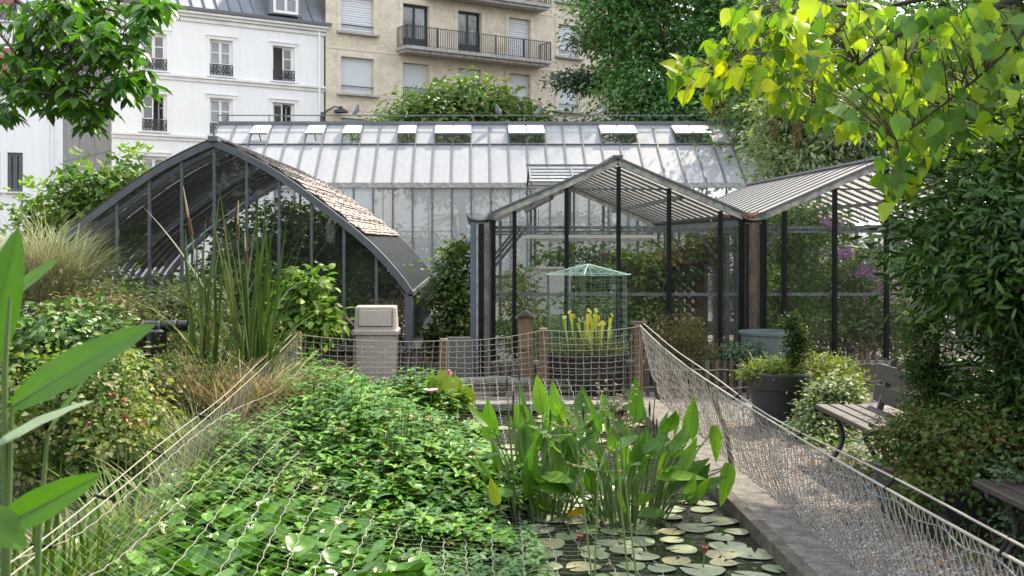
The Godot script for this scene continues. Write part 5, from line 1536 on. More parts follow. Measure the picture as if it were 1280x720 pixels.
	obj("pipe", tube_mesh([Vector3(-0.14, -0.1, 0), Vector3(-0.13, 0.16, 0), Vector3(-0.08, 0.22, 0), Vector3(0.3, 0.23, -0.05)], [0.075, 0.075, 0.06, 0.05], 14), M.pipe_black, pu)
	obj("body", lathe([Vector2(0.0, 0.0), Vector2(0.1, 0.0), Vector2(0.1, 0.2), Vector2(0.07, 0.22)], 18), M.pipe_black, pu, Vector3(0.02, -0.02, 0.02))
	for s in [0.05, 0.2]: obj("clamp", lathe([Vector2(0.066, -0.012), Vector2(0.066, 0.012)], 14), M.bar_steel, pu, Vector3(s, 0.225, -0.02), Basis(Vector3.BACK, PI / 2))
	obj("support", box_mesh(Vector3(0.1, 0.76, 0.1), Vector3(0.02, -0.38, -0.02)), M.wood_dark, pu)

func tapered(w0: float, d0: float, w1: float, d1: float, h: float, ch: float) -> ArrayMesh:
	var st := st_new()
	var ring := func(y: float, w: float, d: float) -> Array:
		var a := w / 2
		var b := d / 2
		return [Vector3(-a + ch, y, -b), Vector3(a - ch, y, -b), Vector3(a, y, -b + ch), Vector3(a, y, b - ch), Vector3(a - ch, y, b), Vector3(-a + ch, y, b), Vector3(-a, y, b - ch), Vector3(-a, y, -b + ch)]
	var rs := [ring.call(0.0, w0, d0), ring.call(h - ch * 0.5, w1, d1), ring.call(h, w1 - ch, d1 - ch)]
	for k in 2:
		for i in 8:
			var j := (i + 1) % 8
			quad(st, rs[k][j], rs[k + 1][j], rs[k + 1][i], rs[k][i])
	for i in range(1, 7):
		for v in [rs[2][0], rs[2][i], rs[2][i + 1]]:
			st.set_normal(Vector3.UP)
			st.add_vertex(v)
	return st.commit()

func pitcher(parent: Node, p: Vector3, h: float, k: int) -> void:
	var lean := Vector3(rng.randfn() * 0.06, 0, rng.randfn() * 0.04)
	var m := mat("pitcher_%d" % (k % 3), [lin(0.46, 0.52, 0.06), lin(0.70, 0.62, 0.06), lin(0.32, 0.45, 0.08)][k % 3], 0.5, {"back": lin(0.7, 0.75, 0.25)})
	var o := obj("pitcher", tube_mesh([p, p + Vector3(0, h * 0.5, 0) + lean * 0.3, p + Vector3(0, h * 0.85, 0) + lean * 0.8, p + Vector3(0, h, 0) + lean], [0.005, 0.009, 0.017, 0.022], 8), m, parent)
	var a := rng.randf() * TAU
	obj("hood", L.round, m, o, p + Vector3(0, h, 0) + lean + Vector3(cos(a), 0, sin(a)) * 0.025, frame(Vector3(cos(a), 0.6, sin(a)), Vector3(-cos(a), 0.9, -sin(a))).scaled(Vector3.ONE * 0.06))

func net_tent() -> void:
	var t := thing("net_tent", "mint green net tent with a peaked top over the yellow pitcher plants", "net", Vector3(1.36, 0, -13.1))
	var st := st_new()
	var r := 0.47
	var top := 1.52
	var shoulder := 1.40
	var foot := 0.50
	var rz := 0.36
	# fine mesh: slender strands running round and up
	var n := 24
	var p := func(a: float, y: float, k: float) -> Vector3: return Vector3(cos(a) * r * k, y, sin(a) * rz * k)
	for i in n:
		var a := TAU * i / n
		var b := TAU * (i + 1) / n
		bar(st, p.call(a, foot, 0.97), p.call(a, shoulder, 0.94), 0.0009, 0.0009)
		var y := foot
		while y < shoulder:
			bar(st, p.call(a, y, 0.96), p.call(b, y + 0.012 * sin(i), 0.96), 0.0009, 0.0009)
			y += 0.075
		for j in 9:
			var k0 := 1.0 - j / 9.0
			var k1 := 1.0 - (j + 1) / 9.0
			var y0 := shoulder + (top - shoulder) * (1 - k0)
			var y1 := shoulder + (top - shoulder) * (1 - k1)
			bar(st, p.call(a, y0, k0 * 1.05), p.call(a, y1, k1 * 1.05 + 0.001), 0.0015, 0.0015)
			bar(st, p.call(a, y0, k0 * 1.05), p.call(b, y0, k0 * 1.05), 0.0015, 0.0015)
	var m := obj("mesh", st.commit(), M.net_mint, t)
	m.set_meta("kind", "stuff")
	st = st_new()
	for i in 24:
		bar(st, p.call(TAU * i / 24, shoulder, 1.05), p.call(TAU * (i + 1) / 24, shoulder, 1.05), 0.007, 0.007)
	obj("hoop", st.commit(), M.net_mint, t)
	for k in 5:
		var a := TAU * k / 5.0 + 0.5
		obj("rod", tube_mesh([p.call(a, 0.0, 1.0), p.call(a, shoulder, 1.0)], [0.005], 5), M.bar_dark, t)
		obj("roof_rib", tube_mesh([p.call(a, shoulder, 1.04), p.call(a, lerpf(shoulder, top, 0.55), 0.5), Vector3(0, top, 0)], [0.004], 4), M.net_mint, t)
	obj("finial", tube_mesh([Vector3(0, top - 0.02, 0), Vector3(0, top + 0.05, 0)], [0.009, 0.006], 6), M.bar_black, t)

func paling(called: String, label: String, x0: float, x1: float, d: float, y: float) -> void:
	var f := thing(called, label, "fence", Vector3(0, y, -d))
	var x := x0
	while x < x1:
		var h := rng.randf_range(0.36, 0.46)
		var w := rng.randf_range(0.03, 0.045)
		var st := st_new()
		box(st, Vector3(0, h / 2, 0), Vector3(w, h, 0.02))
		var tip := [Vector3(-w / 2, h, 0.01), Vector3(0, h + 0.035, 0), Vector3(w / 2, h, 0.01)]
		quad(st, tip[0], tip[1], tip[1], tip[2], Vector3.BACK)
		obj("pale", st.commit(), [M.wood_grey, M.wood_brown, M.wood_brown_b][rng.randi() % 3], f, Vector3(x, -0.01, rng.randf_range(-0.01, 0.01)), Basis(Vector3.BACK, rng.randf_range(-0.05, 0.05)))
		x += rng.randf_range(0.075, 0.12)
	for yy in [0.14, 0.34]:
		var pts := []
		for i in 20: pts.append(Vector3(lerpf(x0 - 0.05, x1 + 0.03, i / 19.0), yy + 0.008 * sin(i * 1.7), 0.018 + 0.006 * cos(i * 2.1)))
		obj("wire", tube_mesh(pts, [0.0045], 5), M.rope, f)

func bench(called: String, label: String, far_d: float, length: float) -> void:
	# runs along the path, seat open to the pond
	var b := thing(called, label, "bench", Vector3(2.8, 0, -far_d))
	for k in 4:
		obj("seat_slat", chamfer_box(Vector3(0.095, 0.035, length), 0.006), M.wood_dark, b, Vector3(0.05 + k * 0.112, 0.425, length / 2), Basis(Vector3.BACK, -0.02))
	for k in 2:
		obj("back_slat", box_mesh(Vector3(0.035, 0.13, length)), M.wood_dark, b, Vector3(0.50 + 0.035 * k, 0.56 + k * 0.165, length / 2), Basis(Vector3.BACK, -0.16))
	for z in [0.16, length - 0.16]:
		var pts := []
		for i in 9:
			var t := i / 8.0
			pts.append(Vector3(0.10 + 0.10 * sin(t * PI) - 0.05 * t, 0.41 - 0.41 * t, z))
		obj("leg", tube_mesh(pts, [0.022], 8), M.iron, b)
		obj("leg", tube_mesh([Vector3(0.40, 0.41, z), Vector3(0.36, 0.2, z), Vector3(0.47, 0.0, z)], [0.022], 8), M.iron, b)
		obj("back_support", bar_mesh(Vector3(0.46, 0.40, z), Vector3(0.585, 0.83, z), 0.03, 0.045), M.iron_grey, b)
		obj("seat_bearer", box_mesh(Vector3(0.44, 0.03, 0.04), Vector3(0.23, 0.408, z)), M.iron, b)
	obj("end_trim", bar_mesh(Vector3(0.53, 0.46, 0.62), Vector3(0.615, 0.85, 0.62), 0.014, 0.022), M.frame_white, b)

# ---------- the bank beside the pond ----------
func blades_plant(called: String, label: String, category: String, base: Vector3, buf: Buf, mesh: Mesh, m: Material, part := "blades", group := "") -> Node3D:
	var t := thing(called, label, category, base, 0.0, group)
	many(part, buf, mesh, m, t)
	return t

func bank_plants() -> void:
	var grey := [Color(0.20, 0.25, 0.12), Color(0.26, 0.30, 0.16), Color(0.15, 0.20, 0.09)]
	var tan := [Color(0.52, 0.41, 0.26), Color(0.42, 0.32, 0.19), Color(0.24, 0.22, 0.11), Color(0.16, 0.20, 0.08)]
	# a feathery broom: many fine twigs, brown within and grey green at the ends
	var t := thing("broom_bush", "feathery grey green broom bush with brown twigs beside the arched greenhouse", "bush", Vector3(-5.0, 0, -13.1))
	var b := Buf.new()
	var hair := blade_mesh(0.008, 0.5, 6, 0.15, [Color(0.24, 0.185, 0.12), Color(0.36, 0.45, 0.27)])
	for k in 3600:
		var a := rng.randf() * TAU
		var q := sqrt(rng.randf())
		var o := Vector3(cos(a) * q * 0.62, rng.randf_range(0.8, 1.7) - 0.30 * q, sin(a) * q * 0.5)
		var bs := Basis(Vector3.UP, atan2(o.x, o.z) + rng.randfn() * 0.6) * Basis(Vector3.RIGHT, (0.1 + 0.7 * q) * rng.randf_range(0.2, 1.2))
		var h := rng.randf_range(0.45, 0.85)
		var s := rng.randf_range(0.7, 1.25)
		b.push(bs * Basis.from_scale(Vector3(1, h, h)), o, Color(s, s, s * 0.95))
	many("twigs", b, hair, M.leaf_dry, t)
	for k in 18:
		obj("stem", limb(Vector3(rng.randfn() * 0.08, 0, rng.randfn() * 0.08), Vector3(rng.randfn() * 0.4, rng.randf_range(0.9, 1.3), rng.randfn() * 0.3), 0.018, 0.006, 0.06), M.twig, t)
	shrub("bank_shrub", "dull grey green shrub with small leaves under the broom bush", Vector3(-3.55, 0, -12.2), [[Vector3(0, 0.8, 0), Vector3(0.75, 0.55, 0.5), 130], [Vector3(-0.5, 1.1, -0.1), Vector3(0.4, 0.3, 0.4), 50], [Vector3(0.4, 1.05, -0.1), Vector3(0.5, 0.35, 0.4), 60]], 30, 0.22, 0.035, 0.075, [Color(0.085, 0.12, 0.055), Color(0.12, 0.16, 0.07), Color(0.06, 0.09, 0.04), Color(0.17, 0.15, 0.08)], L.lance, M.leaf)
	shrub("bank_shrub", "withered brown and green shrub between broom bush and ivy", Vector3(-4.1, 0, -11.6), [[Vector3(0, 0.75, 0), Vector3(0.55, 0.5, 0.5), 100], [Vector3(0.35, 1.0, 0), Vector3(0.25, 0.22, 0.2), 30]], 30, 0.2, 0.035, 0.07, [Color(0.09, 0.12, 0.05), Color(0.22, 0.14, 0.08), Color(0.12, 0.14, 0.06), Color(0.28, 0.19, 0.11)], L.lance, M.leaf)
	shrub("ivy_bush", "glossy bright green ivy mound behind the large pointed leaves", Vector3(-3.35, 0, -9.4), [[Vector3(0, 0.95, 0), Vector3(0.42, 0.36, 0.4), 85], [Vector3(-0.4, 0.8, 0), Vector3(0.5, 0.5, 0.4), 80], [Vector3(0.25, 0.6, 0.1), Vector3(0.4, 0.5, 0.4), 60]], 17, 0.2, 0.055, 0.10, [Color(0.10, 0.21, 0.04), Color(0.15, 0.27, 0.05), Color(0.07, 0.15, 0.035), Color(0.20, 0.31, 0.07)], L.oval, M.leaf_gloss, "ivy", "", 0.9)
	shrub("variegated_bush", "yellow and green variegated bush spilling toward the side net", Vector3(-2.75, 0, -8.2), [[Vector3(0, 0.62, 0), Vector3(0.5, 0.45, 0.5), 120], [Vector3(-0.45, 0.5, 0.1), Vector3(0.45, 0.5, 0.4), 90], [Vector3(0.2, 0.3, 0.3), Vector3(0.35, 0.3, 0.3), 50]], 24, 0.16, 0.035, 0.07, [Color(0.20, 0.28, 0.06), Color(0.30, 0.34, 0.10), Color(0.12, 0.21, 0.045), Color(0.36, 0.36, 0.17), Color(0.09, 0.17, 0.04)], L.oval, M.leaf)
	b = Buf.new()
	var w := thing("withered_flowers", "rusty orange withered flower heads on thin stalks by the side net", "flowers", Vector3(-2.3, 0, -7.4))
	var rust := mat("rust_bloom", lin(0.30, 0.15, 0.075), 0.9)
	for k in 7:
		var tip := Vector3(rng.randf_range(-0.2, 0.22), rng.randf_range(0.55, 0.86), rng.randf_range(-0.2, 0.2))
		var stalk := obj("stalk", tube_mesh([Vector3(tip.x * 0.5, 0, tip.z * 0.5), tip * 0.6 + Vector3(0.01, 0, 0), tip], [0.004, 0.003], 4), M.stem_green, w)
		for j in 6:
			obj("bloom", L.round, rust, stalk, tip, frame(rdir(), rdir()).scaled(Vector3.ONE * 0.03))
	# dry grass tussock
	b = Buf.new()
	for k in 20:
		tuft(b, Vector3(rng.randfn() * 0.26, 0, rng.randfn() * 0.2), 0.1, 150, 0.55, 1.05, 0.75, tan, 1.6)
	for k in 5:
		tuft(b, Vector3(rng.randf_range(0.2, 0.6), 0, rng.randfn() * 0.16), 0.1, 110, 0.4, 0.75, 0.95, tan.slice(0, 2), 1.4)
	blades_plant("dry_grass_tussock", "big tussock of straw coloured and green grass at the pond corner", "grass", Vector3(-2.3, 0, -10.1), b, L.hair, M.leaf_dry)
	b = Buf.new()
	for k in 9:
		tuft(b, Vector3(rng.randf_range(-0.4, 0.4), 0, rng.randfn() * 0.3), 0.12, 110, 0.35, 0.75, 0.8, grey + [Color(0.28, 0.23, 0.13)], 1.3)
	blades_plant("bank_grass", "thin grey green grass hanging over the side net", "grass", Vector3(-2.35, 0, -8.9), b, L.hair, M.leaf_dry)
	cattails()
	b = Buf.new()
	for k in 34:
		var dd := rng.randf_range(4.2, 9.0)
		tuft(b, Vector3(rng.randf_range(-0.3, 0.02), 0, -dd), 0.07, 40, 0.28, 0.7, 0.65, [Color(0.11, 0.19, 0.05), Color(0.16, 0.23, 0.07), Color(0.25, 0.24, 0.11), Color(0.08, 0.14, 0.04)], 2.0)
	blades_plant("margin_grass", "rough green grass growing through the bank net at the water edge", "grass", Vector3(-1.82, WATER, 0), b, L.hair, M.leaf).set_meta("kind", "stuff")
	shrub("bank_shrub", "olive green loose shrub round the black pipe behind the cattails", Vector3(-2.9, 0, -11.0), [[Vector3(0, 0.55, 0), Vector3(0.6, 0.5, 0.4), 130], [Vector3(-0.3, 0.75, 0.15), Vector3(0.35, 0.25, 0.2), 40], [Vector3(0.5, 0.5, -0.6), Vector3(0.6, 0.5, 0.4), 90]], 28, 0.2, 0.035, 0.08, [Color(0.10, 0.14, 0.05), Color(0.14, 0.18, 0.07), Color(0.07, 0.10, 0.04), Color(0.20, 0.18, 0.09)], L.lance, M.leaf, "shrub", "", 0.4)
	shrub("bank_shrub", "dark low shrub between the variegated bush and the side net", Vector3(-2.35, 0, -9.9), [[Vector3(0, 0.35, 0), Vector3(0.4, 0.35, 0.5), 100], [Vector3(-0.4, 0.5, 0.3), Vector3(0.4, 0.4, 0.4), 70]], 28, 0.17, 0.03, 0.065, [Color(0.08, 0.13, 0.045), Color(0.12, 0.17, 0.06), Color(0.19, 0.17, 0.08)], L.lance, M.leaf, "shrub", "", 0.4)
	shrub("hydrangea_bush", "fresh green broad-leaved bush in front of the arched greenhouse glass", Vector3(-1.95, 0, -12.95), [[Vector3(0, 1.0, 0), Vector3(0.32, 0.38, 0.3), 42], [Vector3(0.05, 1.35, 0), Vector3(0.2, 0.14, 0.2), 14], [Vector3(0.15, 0.72, 0.05), Vector3(0.25, 0.25, 0.2), 18], [Vector3(-0.3, 0.6, 0), Vector3(0.3, 0.4, 0.25), 24]], 12, 0.19, 0.08, 0.15, [Color(0.13, 0.25, 0.045), Color(0.18, 0.31, 0.055), Color(0.10, 0.20, 0.04), Color(0.23, 0.34, 0.07)], L.oval, M.leaf, "bush", "", 0.8, 0.3)
	shrub("passage_climber", "leafy climber filling the gap between the arched and gabled greenhouses", Vector3(-0.28, 0, -15.2), [[Vector3(0, 1.15, 0), Vector3(0.26, 0.5, 0.3), 75], [Vector3(0.12, 0.7, 0.3), Vector3(0.2, 0.4, 0.25), 45], [Vector3(-0.1, 0.45, 0), Vector3(0.3, 0.4, 0.3), 40], [Vector3(0.1, 1.65, -0.1), Vector3(0.15, 0.2, 0.15), 16]], 22, 0.18, 0.045, 0.09, [Color(0.08, 0.16, 0.045), Color(0.12, 0.21, 0.055), Color(0.06, 0.12, 0.035), Color(0.22, 0.26, 0.08)], L.oval, M.leaf, "climber")
	shrub("heather_bush", "reddish tipped fine bush against the glass beside the corner net post", Vector3(2.45, 0, -13.3), [[Vector3(0, 0.66, 0), Vector3(0.3, 0.3, 0.22), 90], [Vector3(0.25, 0.4, 0), Vector3(0.3, 0.3, 0.2), 60]], 34, 0.13, 0.018, 0.04, [Color(0.14, 0.17, 0.06), Color(0.24, 0.17, 0.09), Color(0.11, 0.15, 0.05), Color(0.27, 0.13, 0.08)], L.lance, M.leaf, "bush", "", 0.2)
	shrub("tub_plants", "blue green seedlings growing under the grey tub", Vector3(3.2, 0, -13.2), [[Vector3(0, 0.42, 0), Vector3(0.35, 0.2, 0.2), 60]], 26, 0.13, 0.025, 0.05, [Color(0.13, 0.20, 0.13), Color(0.10, 0.17, 0.09)], L.oval, M.leaf, "plants")

func cattails() -> void:
	var greens := []
	for k in 4: greens.append(solid_leaf("cattail_%d" % k, [0.10, 0.13, 0.085, 0.19][k], [0.18, 0.21, 0.15, 0.23][k], [0.065, 0.085, 0.06, 0.06][k], lin(0.5, 0.6, 0.25)))
	var brown := mat("cattail_brown", lin(0.085, 0.038, 0.018), 0.95)
	var pale := mat("cattail_straw", lin(0.42, 0.30, 0.16), 0.9)
	var clumps := [[at(262, 540, 10.4), 30, "cattail clump with a dark ripe spike leaning by the arched greenhouse", [[229, 233, 241, 303]]], [at(318, 540, 10.6), 46, "taller cattail clump with brown spikes behind the dry grass tussock", [[298, 250, 297, 306], [306, 290, 308, 334]]]]
	var vs := [blade_mesh(0.035, 0.10, 9), blade_mesh(0.032, 0.32, 10, 0.05), blade_mesh(0.036, 0.02, 8), blade_mesh(0.03, 0.6, 11, 0.35)]
	for c in clumps:
		var base: Vector3 = c[0]
		base.y = 0
		var t := thing("cattail_clump", c[2], "cattails", base, 0, "cattail clumps")
		for k in int(c[1]):
			var a := rng.randf() * TAU
			var o := Vector3(cos(a) * 0.17 * rng.randf(), 0, sin(a) * 0.12 * rng.randf())
			var h := rng.randf_range(1.5, 2.45)
			var lean := absf(rng.randfn()) * 0.12 + 0.02
			obj("leaf", vs[k % 4] if k % 9 != 8 else vs[3], greens[rng.randi() % 4], t, o, Basis(Vector3.UP, a + rng.randfn() * 0.4) * Basis(Vector3.RIGHT, lean) * Basis(Vector3.UP, rng.randf_range(-0.8, 0.8)) * Basis.from_scale(Vector3(rng.randf_range(0.9, 1.5), h, h)))
		for s in c[3]:
			var top := at(s[0], s[1], -base.z) - base
			var low := at(s[2], s[3], -base.z) - base
			var stalk := obj("stalk", tube_mesh([Vector3(0, 0, 0), low * 0.6, low, top], [0.007, 0.006, 0.005, 0.003], 5), M.stem_green, t)
			var m1 := low.lerp(top, 0.12)
			var m2 := low.lerp(top, 0.45)
			obj("spike", tube_mesh([m1, m1.lerp(m2, 0.06), m1.lerp(m2, 0.94), m2], [0.005, 0.016, 0.016, 0.005], 10), brown, stalk)
			obj("tip", tube_mesh([m2, m2.lerp(top, 0.3), top], [0.006, 0.010, 0.003], 7), pale, stalk)

# ---------- in the pond ----------
func pond_plants() -> void:
	# water primrose: upright leafy shoots in a thick bed
	var b := Buf.new()
	var st := st_new()
	var pal := [Color(0.075, 0.185, 0.022), Color(0.10, 0.225, 0.028), Color(0.06, 0.145, 0.022), Color(0.15, 0.29, 0.035), Color(0.07, 0.165, 0.035)]
	var stems := Buf.new()
	var n := 0
	while n < 2100:
		var d := rng.randf_range(6.5, 11.7)
		var x := rng.randf_range(-1.9, 0.62)
		var edge := 0.05 + 0.26 * sin(d * 1.7) + 0.12 * sin(d * 4.1) + (0.3 if d < 8.0 else 0.0) - (0.25 if d > 10.2 else 0.0)
		if x > edge or x < -1.85 + maxf(0.0, 7.6 - d) * 0.25 + 0.1 * sin(d * 5.0): continue
		n += 1
		var u := clampf((d - 6.5) / 2.2, 0.0, 1.0)
		var h := lerpf(0.18, 0.58, smoothstep(0.0, 1.0, u)) * rng.randf_range(0.6, 1.15) * lerpf(1.0, 0.55, smoothstep(edge - 0.6, edge, x))
		h *= 0.86 + 0.2 * sin(x * 4.0 + d * 1.3)
		var base := Vector3(x, WATER, -d)
		var lean := Vector3(rng.randfn() * 0.1, 1, rng.randfn() * 0.1).normalized()
		var top := base + lean * h
		stems.push(frame(lean, Vector3.BACK) * Basis.from_scale(Vector3(1, h, 1)), base, Color(0.13, 0.15, 0.05))
		var tone: Color = pal[rng.randi() % pal.size()]
		var whorls := 4
		for k in whorls:
			var q := 1.0 - 0.17 * k
			for j in 4:
				var a := TAU * j / 4.0 + k * 0.7 + rng.randf() * 0.4
				var dr := Vector3(cos(a), rng.randf_range(0.05, 0.5) + (0.5 if k == 0 else 0.0), sin(a))
				var s := rng.randf_range(0.075, 0.125) * (0.65 if k == 0 else 1.0)
				b.push(frame(Vector3.UP + rdir() * 0.35 - Vector3(dr.x, 0, dr.z) * 0.3, dr).scaled(Vector3.ONE * s), base.lerp(top, q), jit(tone if rng.randf() > 0.03 else Color(0.28, 0.20, 0.06), 0.2))
	var wp := thing("water_primrose_bed", "thick bed of small-leaved green shoots covering one half of the pond", "water plants", Vector3.ZERO)
	wp.set_meta("kind", "stuff")
	many("leaves", b, leaf_mesh([0.0, 0.2, 0.5, 0.8, 1.0], [0.01, 0.15, 0.21, 0.13, 0.0], 0.3, 0.3), M.leaf_gloss, wp)
	many("stems", stems, tube_mesh([Vector3.ZERO, Vector3(0, 1, 0)], [0.004, 0.0025], 4), M.leaf, wp)
	# water hyacinth: rounded cupped leaves low in front
	b = Buf.new()
	for k in 1050:
		var d := rng.randf_range(3.9, 7.8)
		var x := rng.randf_range(-1.93, 0.1)
		if x > 0.05 - maxf(0.0, d - 5.2) * 0.55 + 0.1 * sin(d * 6.0): continue
		var c := Vector3(x, WATER + 0.02, -d)
		for j in 5:
			var a := TAU * j / 5.0 + rng.randf()
			var dr := Vector3(cos(a), rng.randf_range(0.3, 1.3), sin(a)).normalized()
			var s := rng.randf_range(0.085, 0.145)
			b.push(frame(Vector3.UP * 1.2 - dr * 0.4 + rdir() * 0.3, dr).scaled(Vector3.ONE * s), c + dr * rng.randf_range(0.03, 0.15) + Vector3(0, rng.randf() * 0.14 * clampf((-0.9 - x) / 0.8, 0.0, 1.0), 0), jit([Color(0.07, 0.18, 0.022), Color(0.10, 0.23, 0.028), Color(0.055, 0.14, 0.022)][rng.randi() % 3], 0.2))
	tag(many("water_hyacinths", b, L.round, M.leaf_gloss), "glossy round-leaved floating plants in front of the shoot bed", "water plants", "", "stuff")
	# small rosettes by the lily pads
	b = Buf.new()
	for k in 330:
		var d := rng.randf_range(5.6, 7.0)
		var x := rng.randf_range(-0.42, 0.42)
		if absf(x - 0.02) > 0.46 - 0.16 * absf(d - 6.3): continue
		for j in 8:
			var a := TAU * j / 8.0 + rng.randf()
			var dr := Vector3(cos(a), 0.35, sin(a)).normalized()
			b.push(frame(Vector3.UP + rdir() * 0.25, dr).scaled(Vector3.ONE * rng.randf_range(0.035, 0.06)), Vector3(x, WATER + 0.03 + rng.randf() * 0.06, -d), jit(Color(0.13, 0.24, 0.09), 0.25))
	tag(many("floating_rosettes", b, L.oval, M.leaf), "low floating rosettes of small pale leaves next to the lily pads", "water plants", "", "stuff")
	# lily pads
	var pads := [pad_mesh(1), pad_mesh(2), pad_mesh(3)]
	var pm := [pad_mat("pad_a", lin(0.25, 0.29, 0.17)), pad_mat("pad_b", lin(0.30, 0.33, 0.21)), pad_mat("pad_c", lin(0.19, 0.25, 0.12)), pad_mat("pad_d", lin(0.33, 0.31, 0.17))]
	var placed := []
	var tries := 0
	while placed.size() < 92 and tries < 6000:
		tries += 1
		var far := placed.size() >= 62
		var d := rng.randf_range(5.9, 8.0) if not far else rng.randf_range(8.6, 11.75)
		var x := rng.randf_range(0.35, 1.7) if not far else rng.randf_range(-0.3, 1.65)
		if far and x > 0.55 and d < 10.3 and rng.randf() < 0.4: continue
		var r := rng.randf_range(0.07, 0.125)
		var ok := true
		for q in placed:
			if Vector2(q.x - x, q.y - d).length() < (q.z + r) * 0.86: ok = false
		if not ok: continue
		placed.append(Vector3(x, d, r))
		var o := obj("lily_pad", pads[rng.randi() % 3], pm[rng.randi() % 4], null, Vector3(x, WATER + 0.006 + 0.0007 * (placed.size() % 9), -d), Basis(Vector3.UP, rng.randf() * TAU) * Basis(Vector3.RIGHT, rng.randfn() * 0.012) * Basis.from_scale(Vector3(r, r, r)))
		tag(o, "flat pale green lily pad floating on the open dark water" if not far else "small lily pad on the water near the stone coping", "lily pad", "lily pads on the open water" if not far else "lily pads near the coping")
	var bits := Buf.new()
	for k in 260:
		var d := rng.randf_range(5.0, 11.6)
		var x := rng.randf_range(0.1, 1.7)
		var s := rng.randf_range(0.012, 0.045)
		bits.push(frame(Vector3.UP + rdir() * 0.12, rdir()).scaled(Vector3.ONE * s), Vector3(x, WATER + 0.009, -d), jit([Color(0.24, 0.19, 0.06), Color(0.17, 0.11, 0.05), Color(0.16, 0.22, 0.05)][rng.randi() % 3], 0.3))
	tag(many("floating_bits", bits, L.oval, M.leaf_dry), "small dead leaves and scraps floating between the lily pads", "leaf litter", "", "stuff")
	pickerel()
	# lotus: a few upright yellow green leaves, a bud and an open flower
	var lo := thing("lotus_plant", "lotus with yellow green round leaves standing at the end of the pond", "lotus", Vector3(-0.22, WATER, -11.2))
	var lm := solid_leaf("lotus_leaf", 0.26, 0.36, 0.03, lin(0.85, 0.95, 0.2), 0.5)
	for q in [[-0.14, 0.36, 0.19, -0.5, 0.5], [0.03, 0.33, 0.16, 0.4, 0.35], [-0.04, 0.22, 0.13, -0.2, 0.4], [0.13, 0.2, 0.17, 0.15, 0.1]]:
		var top := Vector3(q[0], q[1] + 0.06, 0.05)
		var sk := obj("stalk", tube_mesh([Vector3(q[0] * 0.3, 0, 0), top * 0.6, top], [0.006, 0.005], 5), M.stem_green, lo)
		obj("leaf", pads[0], lm, sk, top, frame(Vector3(q[3], q[4], 0.55), Vector3.RIGHT).scaled(Vector3.ONE * q[2] * 0.78))
	var pk := mat("lotus_pink", lin(0.62, 0.22, 0.30), 0.5, {"back": lin(0.7, 0.35, 0.4)})
	var pk2 := mat("lotus_pale", lin(0.72, 0.50, 0.58), 0.5, {"back": lin(0.7, 0.5, 0.55)})
	var bud := thing("lotus_bud", "pink pointed lotus bud on a stalk in front of the log", "flower", Vector3(-0.23, WATER, -11.3))
	var bs := obj("stalk", tube_mesh([Vector3.ZERO, Vector3(0, 0.48, 0)], [0.006], 5), M.stem_green, bud)
	for k in 6:
		var a := TAU * k / 6.0
		obj("petal", L.oval, pk, bs, Vector3(cos(a) * 0.012, 0.46, sin(a) * 0.012), frame(Vector3(cos(a), 0.1, sin(a)), Vector3(-cos(a) * 0.1, 1, -sin(a) * 0.1)).scaled(Vector3.ONE * 0.085))
	var fl := thing("lotus_flower", "open pale pink lotus flower above the shoot bed", "flower", Vector3(-0.40, WATER, -10.9))
	bs = obj("stalk", tube_mesh([Vector3.ZERO, Vector3(0, 0.36, 0)], [0.006], 5), M.stem_green, fl)
	for k in 14:
		var a := TAU * k / 7.0 + (0.4 if k > 6 else 0.0)
		var e := 0.4 if k < 7 else 1.0
		obj("petal", L.oval, pk2, bs, Vector3(0, 0.35, 0), frame(Vector3(-cos(a), 1, -sin(a)), Vector3(cos(a), e, sin(a))).scaled(Vector3.ONE * 0.09))
	for q in [[1.30, 6.3, "small red water lily bud standing between the lily pads"], [0.62, 6.55, "faded pink water lily bud beside the floating rosettes"]]:
		var rb := thing("water_lily_bud", q[2], "flower", Vector3(q[0], WATER, -q[1]))
		var sk := obj("stalk", tube_mesh([Vector3.ZERO, Vector3(0.01, 0.09, 0)], [0.005], 5), M.stem_green, rb)
		for k in 5:
			var a := TAU * k / 5.0
			obj("petal", L.oval, mat("lily_red", lin(0.36, 0.07, 0.07), 0.5), sk, Vector3(0.01, 0.08, 0), frame(Vector3(cos(a), 0.3, sin(a)), Vector3(cos(a) * 0.3, 1, sin(a) * 0.3)).scaled(Vector3.ONE * 0.05))

func pad_mat(called: String, c: Color) -> StandardMaterial3D:
	return mat(called, c, 0.4, {"tex": vein_tex("pad_veins", true), "scale": 0.5, "off": Vector3(0.5, 0.5, 0.5), "world": false})

func pad_mesh(k: int) -> ArrayMesh:
	var st := st_new()
	st.set_smooth_group(1)
	var n := 22
	var rim := []
	for i in n + 1:
		var a := lerpf(0.16, TAU - 0.16, float(i) / n)
		var r := 1.0 + 0.03 * sin(a * 3 + k) + 0.015 * sin(a * 7 + k * 2)
		rim.append(Vector3(cos(a) * r, 0.03 * sin(a * 2.0 + k * 1.7), sin(a) * r))
	for i in n:
		for v in [Vector3(0.05, 0.0, 0), rim[i], rim[i + 1]]: st.add_vertex(v)
	st.generate_normals()
	st.index()
	return st.commit()

